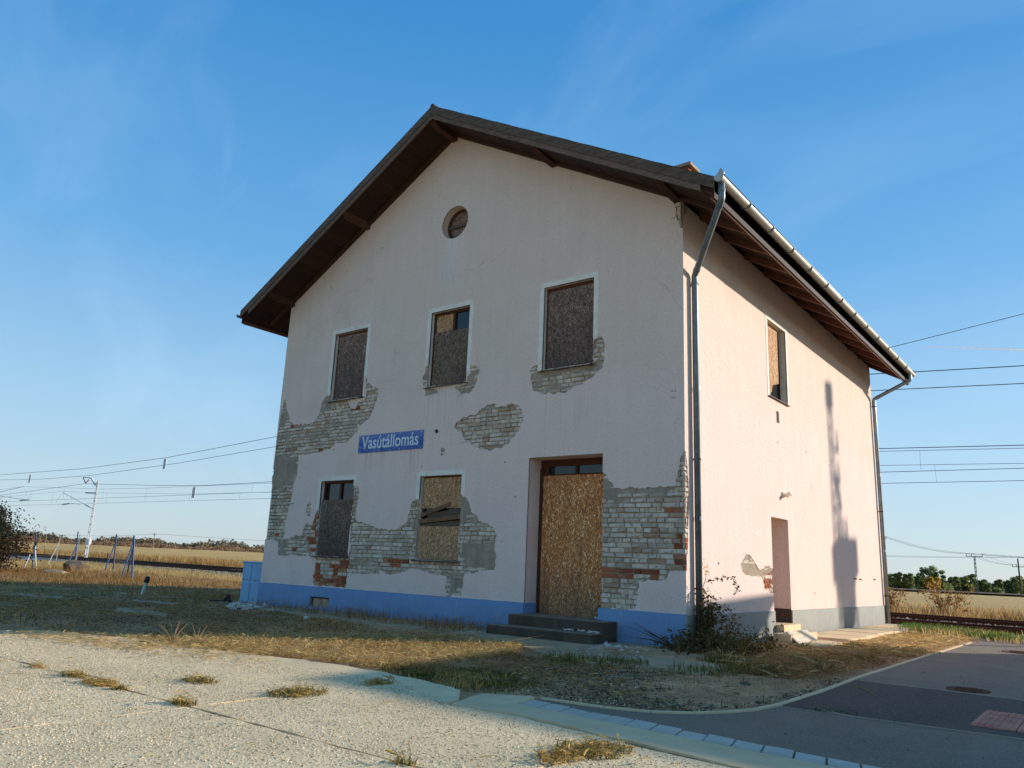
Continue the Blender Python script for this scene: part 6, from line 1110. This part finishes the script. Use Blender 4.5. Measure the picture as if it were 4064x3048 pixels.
link_mesh('lid_rim', bevel_mesh(MB().box((-.43, -.44, .90), (.41, .44, .935)).mesh('lid_rim', BINBLUE), .012, 2), bn)
tag(MB().bar((-10.95, -.55, -.05), (-10.45, -.35, -.03), .05, .03).bar((-10.62, -.42, -.05), (-10.52, -.40, .10), .05, .03).bar((-10.52, -.40, .10), (-10.45, -.40, -.06), .06, .03).build('broken_bracket', POSTDARK), 'black broken bracket lying before the blue container', 'bracket')
# dark bush at the left edge
bu = empty('bush', (-29.6, 1.3, -.12), 0, 'big dark reddish bush with arching shoots at the left edge', 'bush'); r = np.random.default_rng(77); rp_ = random.Random(6); mb = MB(); C1 = []; C2 = []
for i in range(70):
    a = rp_.uniform(0, 6.28); R0 = rp_.uniform(0, 2.3); tx, ty = R0 * math.cos(a) - .6, R0 * math.sin(a) * .8; zt = max(.3, 2.05 - .28 * R0 ** 1.5 + rp_.uniform(-.35, .3)); P = smooth([(tx * .25, ty * .25, 0), (tx * .6, ty * .6, zt * .65), (tx, ty, zt)], 3); mb.tube(P, [.02 - .0022 * k for k in range(len(P))], 4); m = 165
    g = r.normal(0, 1, (m, 3)) * np.array([.32, .32, .30]); t = r.random(m) ** .7; base = np.array([(P[min(len(P) - 1, int(q * (len(P) - 1) + .5))]) for q in t]); C1.append(base + g)
for i in range(16): # arching shoots, up and to the right
    a0 = rp_.uniform(-.5, .5); l = rp_.uniform(1.2, 2.9); zt = rp_.uniform(1.5, 2.55); x0 = rp_.uniform(-1.2, .5); P = smooth([(x0, a0, .9), (x0 + l * .35, a0 - .2, zt), (x0 + l * .75, a0 - .3, zt + .02), (x0 + l, a0 - .35, zt - rp_.uniform(.15, .9))], 5); mb.tube(P, [.014 - .0006 * k for k in range(len(P))], 4)
    for q in P[3:]: C2.append(np.array(q) + r.normal(0, 1, (9, 3)) * .085)
C1 = np.concatenate(C1); C1[:, 2] = np.abs(C1[:, 2]); k = r.random(len(C1)) < .68
mb.build('stems', BARK, bu); leaf_mesh('leaves', C1[k], .062, WEED_RED, bu, 1); leaf_mesh('leaves', np.concatenate([C1[~k]] + C2), .055, WEED_DK, bu, 2)
# ------------------------------------------------------------------ corner vine round the front downpipe
vn = empty('vine', (.15, .15, -.1), 0, 'wilted dark vine climbing the front downpipe and sprawling at its foot', 'vine'); mb = MB(); C = []; C2 = []
def shoot(P, r0, nl, spread, dest, n_=5):
    Q = smooth(P, n_); mb.tube(Q, [max(.0025, r0 * (1 - .8 * i / len(Q))) for i in range(len(Q))], 4)
    for q in Q[1:]: dest.append(np.array(q) + r.normal(0, 1, (nl, 3)) * spread)
for i in range(15): a = rp_.uniform(0, 6.28); h = rp_.uniform(.3, .85); shoot([(rp_.uniform(-.2, .3), rp_.uniform(-.2, .35), 0), (rp_.uniform(-.1, .15), rp_.uniform(-.05, .3), h * .5), (-.05 + rp_.uniform(-.06, .14), .1 + rp_.uniform(-.1, .15), h)], .008, 7, .045, C)
for i in range(6): x1, y1 = rp_.uniform(-.1, .7), rp_.uniform(-.3, .6); shoot([(0, .1, .35 + rp_.uniform(0, .4)), (x1 * .6, .1 + y1 * .3, (.55 + rp_.uniform(-.15, .25))), (x1 * .75, y1 * .8, rp_.uniform(.0, .45))], .006, 6, .05, C)
for i in range(26): a = rp_.uniform(-2.7, .9); l = rp_.uniform(.35, 1.0); shoot([(rp_.uniform(-.3, .5), rp_.uniform(-.4, .6), 0), (l * .5 * math.cos(a), l * .5 * math.sin(a), rp_.uniform(.08, .22)), (l * math.cos(a), l * math.sin(a), rp_.uniform(.0, .1))], .006, 9, .07, C, 4)
shoot([(.0, .1, .9), (.06, .05, 1.02), (.08, .0, 1.12)], .006, 1, .02, C2); shoot([(.05, .08, .95), (.28, -.02, 1.0), (.5, -.1, 1.03), (.6, -.15, .92), (.58, -.17, .82)], .005, 2, .02, C)
C2.append(np.array((.08, 0, 1.16)) + r.normal(0, 1, (24, 3)) * np.array([.018, .018, .05]))
C = np.concatenate(C); C[:, 2] = np.abs(C[:, 2]); mb.build('stems', TWIG, vn); leaf_mesh('leaves', C, .030, WEED, vn, 4); leaf_mesh('flower_tip', np.concatenate(C2), .016, TREE_Y, vn, 5)
# dead branch leaning on the plinth
db = MB()
for i in range(9): a = rp_.uniform(-.5, .9); l = rp_.uniform(.3, .75); db.tube(smooth([(.02, -.35, -.06), (.02 - l * .5, -.38 + .1 * a, .04 + .12 * abs(a)), (.02 - l, -.36 + .2 * a, .05 + .3 * abs(a))], 4), [.010, .009, .008, .007, .006, .005, .004, .003, .002][:9], 4)
tag(db.build('dead_branch', BARK), 'dark dead branches leaning on the blue plinth beside the vine', 'branch')
# ------------------------------------------------------------------ ground cover
zg = GZ + .002
straw = [(-4.9, -5.6), (-4.3, -4.9), (-4.1, -3.6), (-3.3, -2.3), (-2.4, -1.75), (-1.5, -1.75), (-1.05, -2.6), (-.85, -3.4), (-.75, -4.3), (-.85, -4.95), (-1.9, -5.05), (-2.9, -5.35), (-3.6, -5.75)]
B = Blades().lying(fill(straw, 17000, 46, 1), zg + .015, (.03, .15), .0045, 1, .25).add(fill(straw, 9000, 60, 2), zg, (.03, .12), .0045, (.3, 1.6), 2).lying(fill([(-5.6, -6.1), (-3.2, -5.0), (-1, -4.9), (-2.6, -5.9), (-4.2, -6.25)], 700, 12, 3), -.055, (.05, .2), .005, 3, .1)
B.lying(fill([(-9.5, -7.4), (-6.0, -6.6), (-5.6, -6.1), (-4.4, -5.7), (-1.7, -5.3), (-1.2, -6.0), (-4, -6.4)], 1500, 26, 34), -.056, (.03, .14), .0045, 34, .12)
B.lying(fill([(-9, -8.6), (4, -8.6), (4, -6.3), (-9, -5.5)], 330, 0, 4), -.058, (.03, .16), .0045, 4, .04)
STF(B.build('straw_litter', STRAW))
pale = [(-4.4, -4.9), (-3.2, -2.2), (-.6, -1.7), (.6, -2.4), (.4, -4.2), (-.6, -4.9), (-2, -5)]
STF(Blades().lying(fill(pale, 4500, 30, 11), zg + .012, (.03, .14), .005, 5, .2).add(fill(pale, 1500, 22, 12), zg, (.03, .12), .006, (.2, 1.4), 6).add(fill([(-9.9, -.05), (-9.9, -.6), (-3.2, -1.1), (-3.1, -.3), (-3.6, -.03)], 1500, 9, 13), zg, (.06, .26), .007, (.1, .9), 7).build('dead_grass', STRAW_BROWN))
yardp = [(-33, -5), (-26, -9), (-6.2, -6.3), (-4.2, -5.4), (-3.6, -2.2), (-5.8, -1.0), (-10.6, -1.1), (-11.4, 3), (-13.5, 7), (-33, 8)]
near_y = [(-13, -4.6), (-6.3, -6.2), (-4.4, -5.3), (-3.8, -2.0), (-6, -1.1), (-10.6, -1.0), (-12, 1.5), (-15, 2)]
STF(Blades().add(patchy(fill(yardp, 30000, 0, 21), 5, .1), zg, (.03, .09), .011, (.3, 1.8), 21).add(patchy(fill(near_y, 17000, 0, 22), 6, .3, 1.6), zg, (.012, .05), .006, (.3, 1.9), 22).lying(patchy(fill(near_y, 12000, 0, 23), 6, .2, 1.6), zg + .01, (.03, .11), .006, 23, .2).build('yard_grass', GRASS_YARD)); STF(Blades().lying(patchy(fill(near_y, 9000, 0, 24), 12, .4, 1.5), zg + .015, (.03, .12), .006, 24, .2).lying(fill(yardp, 7000, 30, 25), zg + .01, (.05, .16), .010, 25, .2).build('yard_litter', STRAW_BROWN))
STF(Blades().add(patchy(fill(near_y, 12000, 0, 31), 8, .9, 1.3), zg, (.015, .05), .007, (.1, 1.3), 31).add(patchy(fill(yardp, 12000, 0, 32), 9, .9, .9), zg, (.03, .08), .012, (.1, .9), 32).build('yard_green_grass', GRASS))
STF(Blades().add(fill([(-33, -1.5), (-24, -2.5), (-14, -.6), (-11.6, 1.6), (-12, 6.5), (-20, 7), (-33, 9)], 15000, 45, 41), zg - .03, (.06, .26), .010, (.2, 1.4), 41).build('brown_weeds', STRAW_BROWN))
mid = [(-60, 19), (-11, 12.2), (-10.8, 6), (-14, 5.5), (-20, 5), (-32, 6), (-60, 10)]
STF(Blades().add(round_spot((-30.0, 3.9), 1.5, 700, 43), zg - .05, (.15, .5), .012, (.1, .7), 43).add(round_spot((-23.2, 3.2), 1.6, 600, 44), zg - .05, (.12, .45), .011, (.1, .7), 44).build('weeds_round_posts', STRAW_BROWN))
STF(Blades().add(fill(mid, 26000, 80, 51), -.30, (.14, .42), .016, (.2, 1.2), 51).build('lit_dry_grass', STRAW))
def along(s0, s1, o0, o1): return [tuple(trk(s, o)[:2]) for s, o in ((s0, o0), (s1, o0), (s1, o1), (s0, o1))]
STF(Blades().add(fill(along(-95, -13, 8.1, 12.5), 17000, 90, 61), -.40, (.35, 1.15), .03, (.1, .6), 61).add(fill(along(-150, -60, 8, 16), 9000, 50, 62), -.4, (.4, 1.2), .05, (.1, .6), 62).add(fill(along(-10, 14, 8.1, 12), 9000, 40, 63), -.45, (.2, .95), .022, (.1, .7), 63).build('tall_dry_weeds', WEED_TALL))
STF(Blades().add(fill(along(-95, -13, 7.5, 9.6), 7000, 60, 64), -.36, (.2, .5), .03, (.1, .8), 64).add(fill(along(-10, 14, 7.6, 8.8), 3800, 16, 65), -.36, (.12, .45), .02, (.1, .9), 65).build('trackside_green', GRASS_MIX))
for i, (s, o, h, wd, lab) in enumerate(((-4.5, 9.6, 1.5, 1.9, 'reddish brown trackside shrub closest to the rear downpipe'), (-1.3, 10.2, 1.35, 1.2, 'thin reddish shrub beyond the track, second from the downpipe'), (.4, 9.9, 1.4, 1.5, 'brown feathery shrub beyond the track, third from the downpipe'), (2.6, 9.4, 1.25, 1.6, 'straw-coloured shrub beyond the track near the right edge'), (-6.6, 9.9, 1.3, 1.2, 'dull brown shrub half hidden by the downpipe'))):
    q = trk(s, o); so_ = empty('trackside_shrub', (q.x, q.y, -.45), 0, lab, 'shrub', 'shrubs beyond the tracks'); mb = MB(); C = []
    for k in range(26): a = rp_.uniform(0, 6.28); R0 = rp_.uniform(.1, wd / 2); zt = h * rp_.uniform(.5, 1); P = [(R0 * .2 * math.cos(a), R0 * .2 * math.sin(a), 0), (R0 * .7 * math.cos(a), R0 * .7 * math.sin(a), zt * .6), (R0 * math.cos(a), R0 * math.sin(a), zt)]; mb.tube(P, [.012, .008, .003], 4); C.append(np.array(P[1]) + (np.array(P[2]) - np.array(P[1])) * r.random((26, 1)) + r.normal(0, .07, (26, 3)))
    mb.build('stems', TWIG, so_); leaf_mesh('leaves', np.concatenate(C), .06, STRAW_BROWN if i in (0, 1, 4) else WEED_TALL, so_, i)
# strip by the side wall: straw, weeds, fresh grass towards the track
sidep = [(.05, -.2), (.9, -.9), (1.5, -1.9), (2.3, -1.9), (2.42, 3.2), (1.3, 3.6), (1.15, 1.9), (.3, 1.6), (.05, 2.6)]
STF(Blades().lying(fill(sidep, 5200, 26, 71), zg + .015, (.04, .18), .006, 71, .25).add(fill(sidep, 2600, 26, 72), zg, (.03, .11), .006, (.2, 1.5), 72).build('dead_grass', STRAW_BROWN))
STF(Blades().lying(fill([(1.1, 3.2), (2.45, 2.4), (2.5, 8), (1.1, 9)], 2600, 16, 73), zg + .01, (.05, .25), .008, 73, .15).lying(fill(sidep, 1100, 9, 74), zg + .03, (.08, .4), .007, 74, .2).add(fill([(.9, 8.8), (2.4, 7.8), (7, 7.4), (7, 9), (1.2, 11)], 2600, 20, 75), zg, (.05, .2), .010, (.2, 1), 75).build('straw_litter', STRAW))
STF(Blades().add(fill([(.7, 8.9), (2.3, 8.6), (4.5, 7.95), (7, 7.8), (7, 9.0), (3, 9.7), (1.2, 11.2), (.4, 11.2)], 5200, 18, 76), zg, (.05, .19), .012, (.1, .7), 76).build('fresh_grass', GRASS_FRESH))
STF(Blades().add(np.concatenate([round_spot(c, q, m, 80 + i) for i, (c, q, m) in enumerate([((1.5, -1.55), .35, 420), ((1.2, -2.2), .4, 300), ((.3, -2.35), .35, 380), ((-.25, -2.6), .3, 300), ((.9, -1.0), .3, 260), ((1.6, .2), .25, 170), ((2.0, 1.2), .2, 140), ((1.95, -.5), .18, 110), ((.85, 2.2), .2, 120), ((1.75, 2.4), .2, 130), ((2.2, 3.4), .2, 110), ((1.4, 3.3), .15, 90)])]), zg, (.03, .13), .009, (.1, .9), 81).add(fill([(-1.15, -4.85), (-.3, -5.12), (.45, -5.28), (.75, -4.95), (.55, -4.25), (-.3, -4.0), (-1.1, -4.3)], 3600, 12, 82), zg, (.015, .06), .009, (.3, 1.4), 82).build('green_weeds', GRASS))
STF(Blades().add(fill([(-1.3, -4.9), (.5, -5.25), (.75, -4.7), (.4, -3.6), (-1.2, -3.4)], 1700, 16, 83), zg, (.02, .08), .007, (.2, 1.2), 83).build('drying_weeds', GRASS_MIX))
# small upright weeds in the dead grass by the wall
wl = Blades(); C = []
for i in range(46):
    x, y = rp_.uniform(.12, 1.0), rp_.uniform(-.9, 1.15); h = rp_.uniform(.12, .38); q = np.array([(x + rp_.gauss(0, .02) * k, y + rp_.gauss(0, .02) * k, zg + h * k / 6) for k in range(7)]); wl.add(np.repeat([[x, y]], 3, 0), zg, (h * .9, h), .008, (.05, .25), 500 + i); C.append(np.repeat(q, 5, 0) + r.normal(0, 1, (35, 3)) * .028)
STF(leaf_mesh('wilted_weeds', np.concatenate(C), .024, WEED, None, 9)); STF(wl.build('weed_stalks', STRAW_BROWN))
# weeds in the joints of the yard: each tuft is a thing
TG = [(-1.44, -7.33, .20, 420, 'straggling tuft on the long yard joint, leftmost'), (-1.9, -7.31, .16, 220, 'thin strip of weeds at the far left of the long joint'), (-1.12, -7.34, .10, 110, 'small brown tuft trailing right of the leftmost joint tuft'), (-2.55, -7.33, .12, 90, 'sparse weeds at the left end of the long joint'), (-1.12, -6.68, .20, 330, 'long low green tuft alone in the middle of the left slab'), (-.2, -6.42, .25, 700, 'largest green and brown tuft, on the short yard joint'), (-.19, -5.6, .16, 260, 'dark tuft in the shadow at the end of the short joint'), (-.30, -7.30, .12, 190, 'small upright sprig where the two joints cross'), (2.38, -6.32, .26, 800, 'big green tuft in front near the concrete strip'), (2.34, -6.62, .16, 330, 'brownish tuft trailing in front of the big green one'), (1.85, -7.32, .08, 80, 'tiny tuft at the bottom edge on the long joint')]
for i, (x, y, q, n, lab) in enumerate(TG):
    o = empty('weed_tuft', (x, y, -.075), 0, lab, 'weeds', 'weed tufts in the yard joints'); P = round_spot((0, 0), q, n, 900 + i, .55 if i not in (8, 9, 5) else .8)
    if i in (5, 6, 8, 9): P = P[:, ::-1].copy()
    k = int(n * .55); Blades().add(P[:k], 0, (.015, .065), .008, (.3, 1.6), 910 + i).build('green_blades', GRASS if i % 3 else GRASS_MIX, o); Blades().add(P[k:], 0, (.015, .055), .006, (.4, 2), 930 + i).lying(P[k::2], .015, (.04, .14), .005, 950 + i, .2).build('dry_blades', GRASS_MIX, o)
STF(Blades().add(np.concatenate([np.stack([np.linspace(-9, 4.8, 500) + RNG.normal(0, .05, 500), JX + RNG.normal(0, .012, 500)], -1)[RNG.random(500) < .5], np.stack([JY1 + RNG.normal(0, .012, 120), np.linspace(-7.3, -5.2, 120)], -1)]), -.09, (.02, .05), .006, (.2, 1.5), 99).build('joint_weeds', GRASS_MIX))
# dry stalks standing out of the straw at the left, and the lit twig by the steps
for i, (x, y, h, lab) in enumerate(((-3.75, -5.45, .34, 'tall forked dry stalk at the left end of the straw'), (-3.5, -5.3, .26, 'shorter dry stalk beside the forked one'), (-1.75, -2.0, .26, 'pale dry twig lit by the sun in front of the steps'))):
    mb = MB(); a0 = (2.6, 2.0, .4)[i]
    for k in range(6): a = a0 + rp_.gauss(0, .5); l = h * rp_.uniform(.7, 1.2) * (2.2 if i == 2 else 1); z = h * rp_.uniform(.5, 1.0) * (.6 if i == 2 else 1); P = smooth([(x, y, zg), (x + l * .4 * math.cos(a), y + l * .4 * math.sin(a), zg + z * .6), (x + l * math.cos(a), y + l * math.sin(a), zg + z)], 3); mb.tube(P, [.006 - .0007 * j for j in range(len(P))], 4)
    tag(mb.build('dry_stalk', TWIG if i < 2 else STRAW), lab, 'dry stalk', 'dry stalks in the straw')
# pebbles and rubble
STF(pebbles('loose_gravel', np.concatenate([fill([(-.9, -5.0), (1.0, -4.9), (2.2, -4.5), (2.45, -3.2), (2.4, -1.2), (1.3, -2.3), (-.6, -3.0)], 1800, 0, 1), fill([(-4, -4.8), (-.8, -4.9), (-.2, -1.4), (-3.6, -1.3)], 1500, 0, 2), fill([(1, 2.5), (2.45, 0), (2.5, 8), (1.1, 9)], 1500, 0, 3), fill([(-16, -6.8), (-7, -6), (-5, -3), (-9, -1.4), (-15, -3)], 2200, 14, 4), fill([(-.9, -5.0), (1.0, -4.9), (2.2, -4.5), (2.45, -3.2), (2.4, -1.2), (1.3, -2.3), (-.6, -3.0)], 3000, 12, 15)]), zg, (.004, .012), GRAVEL, None, 5))
dirt = [(-.9, -5.0), (1.0, -4.9), (2.2, -4.5), (2.45, -3.2), (2.42, -1.0), (1.4, -2.2), (-.6, -2.7), (-3.6, -1.4), (-4.2, -2.4), (-1.2, -3.4)]
STF(pebbles('soil_clods', np.concatenate([fill(dirt, 5200, 40, 17), fill(near_y, 3200, 20, 18)]), zg, (.006, .02), CLOD, None, 19, .55))
STF(Blades().lying(fill(dirt, 1500, 26, 27), zg + .012, (.03, .16), .005, 27, .15).add(fill(dirt, 700, 10, 28), zg, (.03, .10), .006, (.3, 1.5), 28).build('dirt_litter', STRAW_BROWN)); STF(Blades().lying(fill(dirt, 420, 12, 29), zg + .014, (.04, .22), .005, 29, .15).build('dirt_straw', STRAW))
STF(pebbles('road_grit', fill([(2.6, 6), (5.2, 5), (5.2, -5.3), (2.2, -5.2), (2.55, -3.8)], 260, 0, 33), -.071, (.003, .009), CLOD, None, 33, .6)); STF(pebbles('broken_asphalt', round_spot((2.95, -3.56), .17, 260, 35, .5), -.072, (.006, .016), CLOD, None, 35, .6))
def off_joints(P): return P[(np.abs(P[:, 1] - JX) > .02) & (np.abs(P[:, 0] - JY1) > .009) & (np.abs(P[:, 0] - JY2) > .009)]
STF(pebbles('yard_grit', off_joints(np.concatenate([fill([(-6, -9.6), (4.8, -9.6), (4.8, -6.4), (2.3, -5.95), (.9, -5.85), (-.3, -5.3), (-5.5, -6.1)], 30000, 90, 6), fill([(-6, -9.3), (4.8, -9.3), (4.8, -6.4), (2.3, -5.95), (.9, -5.85), (-.3, -5.3), (-6, -6.1)], 70000, 0, 9)])), -.0632, (.002, .0068), AGGREGATE, None, 6, .45))
STF(pebbles('track_ballast', np.concatenate([fill(along(-10, 10, -1.1, 7.0), 9000, 0, 7), fill(along(-50, -11, -.9, 6.4), 9000, 0, 8)]), -.125, (.022, .05), BALLAST_PALE, None, 7, .8))
for i, (x, y, s, lab) in enumerate(((1.9, -2.75, .06, 'bluish dark stone on the gravel before the road curve'), (-2.6, -3.2, .05, 'pale stone in the shade beside the straw'), (2.05, -3.35, .035, 'small grey stone near the road edging'), (-6.4, -1.5, .06, 'pale stone on the apron under the cellar vent'))):
    rock('stone', (x, y, zg + s * .3), (s, s * .8, s * .7), STONE if i in (0, 2) else RUBBLE, lab, 'stone', 60 + i, i, 2)
cA = np.concatenate([round_spot((-9.55, -.55), .55, 34, 3, .6), round_spot((-9.0, -1.05), .5, 22, 4, .6)])
STF(chunks('plaster_rubble', [tuple(p) for p in cA], zg, (.04, .13), RUBBLE, None, 4)); STF(chunks('plaster_rubble', [tuple(p) for p in np.concatenate([round_spot((-.72, -.62), .34, 52, 5, .7), round_spot((-.45, -1.0), .5, 40, 6, .7)])], zg, (.02, .075), RUBBLE, None, 5))
STF(chunks('plaster_rubble', [tuple(p) for p in np.concatenate([fill([(-1.75, -.48), (-1.12, -.50), (-1.12, -.42), (-1.75, -.42)], 26, 0, 7)])], .064, (.015, .05), RUBBLE, None, 6)); STF(chunks('plaster_rubble', [tuple(p) for p in fill([(-1.62, .1), (-1.42, .1), (-1.42, .3), (-1.62, .3)], 9, 0, 8)], .222, (.03, .07), RUBBLE, None, 7))
STF(chunks('plaster_crumbs', [tuple(p) for p in np.concatenate([fill([(-4.4, -1.1), (-3.0, -1.0), (-3.0, -.3), (-4.4, -.4)], 60, 0, 9), fill([(-.9, -1.9), (.2, -1.9), (.6, -.5), (-.9, -.6)], 70, 0, 10), fill([(-9.9, -.9), (-5, -1.2), (-5, -.1), (-9.9, -.1)], 60, 0, 11)])], zg + .008, (.008, .03), RUBBLE, None, 8))
# slab by the side door with a board leaning on it
link_ = link_mesh('concrete_slab', bevel_mesh(MB().prism([(.17, 2.95), (.47, 2.93), (.50, 4.25), (.17, 4.35)], -.15, .05).mesh('concrete_slab', SLABCONC), .012, 2)); tag(link_, 'thick concrete slab before the side doorway', 'slab')
link_ = link_mesh('concrete_slab', bevel_mesh(MB().prism([(.68, 2.55), (1.02, 2.4), (1.12, 3.75), (.66, 3.85)], -.15, -.05).mesh('concrete_slab', SLABCONC), .01, 2)); tag(link_, 'flat pale slab lying under the leaning board', 'slab')
lb = link_mesh('leaning_board', bevel_mesh(MB().box((-.135, -.43, -.012), (.135, .43, .012)).mesh('leaning_board', BOARDWHITE), .004)); lb.location = (.50, 3.42, .0); lb.rotation_euler = (0, math.radians(40), math.radians(-4)); tag(lb, 'weathered whitish board leaning on the slab by the side door', 'board')
# ------------------------------------------------------------------ road fittings
def cover(x, y, rr_, label, z=-.0765):
    o = empty('manhole_cover', (x, y, z), 0, label, 'manhole cover', 'manhole covers in the road'); mb = MB(); n = 28
    ring_ = lambda q, zz: [(q * math.cos(6.2832 * i / n), q * math.sin(6.2832 * i / n), zz) for i in range(n)]
    v = ring_(rr_, -.01) + ring_(rr_, .006) + ring_(rr_ * .93, .006) + ring_(rr_ * .93, -.004); mb.add(v, [(k * n + i, k * n + (i + 1) % n, (k + 1) * n + (i + 1) % n, (k + 1) * n + i) for k in range(3) for i in range(n)]); mb.build('cover_ring', RUST, o)
    mb = MB(); mb.prism([(p[0], p[1]) for p in ring_(rr_ * .92, 0)], -.008, .001)
    for i in range(-3, 4): mb.box((-rr_ * .6, i * rr_ * .2 - .008, .001), (rr_ * .6, i * rr_ * .2 + .008, .004))
    mb.build('cover_plate', RUST, o)
cover(3.53, -.95, .2, 'small round iron cover in the grey asphalt, nearer one'); cover(3.45, 5.35, .3, 'round iron cover in the sunlit part of the road')
tp_ = empty('tactile_paving', (4.3, -2.85, -.069), 0, 'pink tactile paving field in the dark asphalt at the right edge', 'paving')
for i in range(4):
    for j in range(3):
        x0, y0 = -.435 + i * .30, -.46 + j * .305; e = MB().box((x0, y0, -.02), (x0 + .292, y0 + .297, .006))
        for a in range(6): e.box((x0 + .03 + a * .042, y0 + .02, .006), (x0 + .045 + a * .042, y0 + .277, .011))
        e.build('tactile_tile', PINK, tp_)
tag(MB().tube(smooth([(2.62, -1.75, -.073), (2.82, -2.0, -.07), (2.97, -2.32, -.073)], 4), .006, 5).build('dry_stalk', STRAW), 'thin straw stalk lying on the dark asphalt', 'dry stalk')
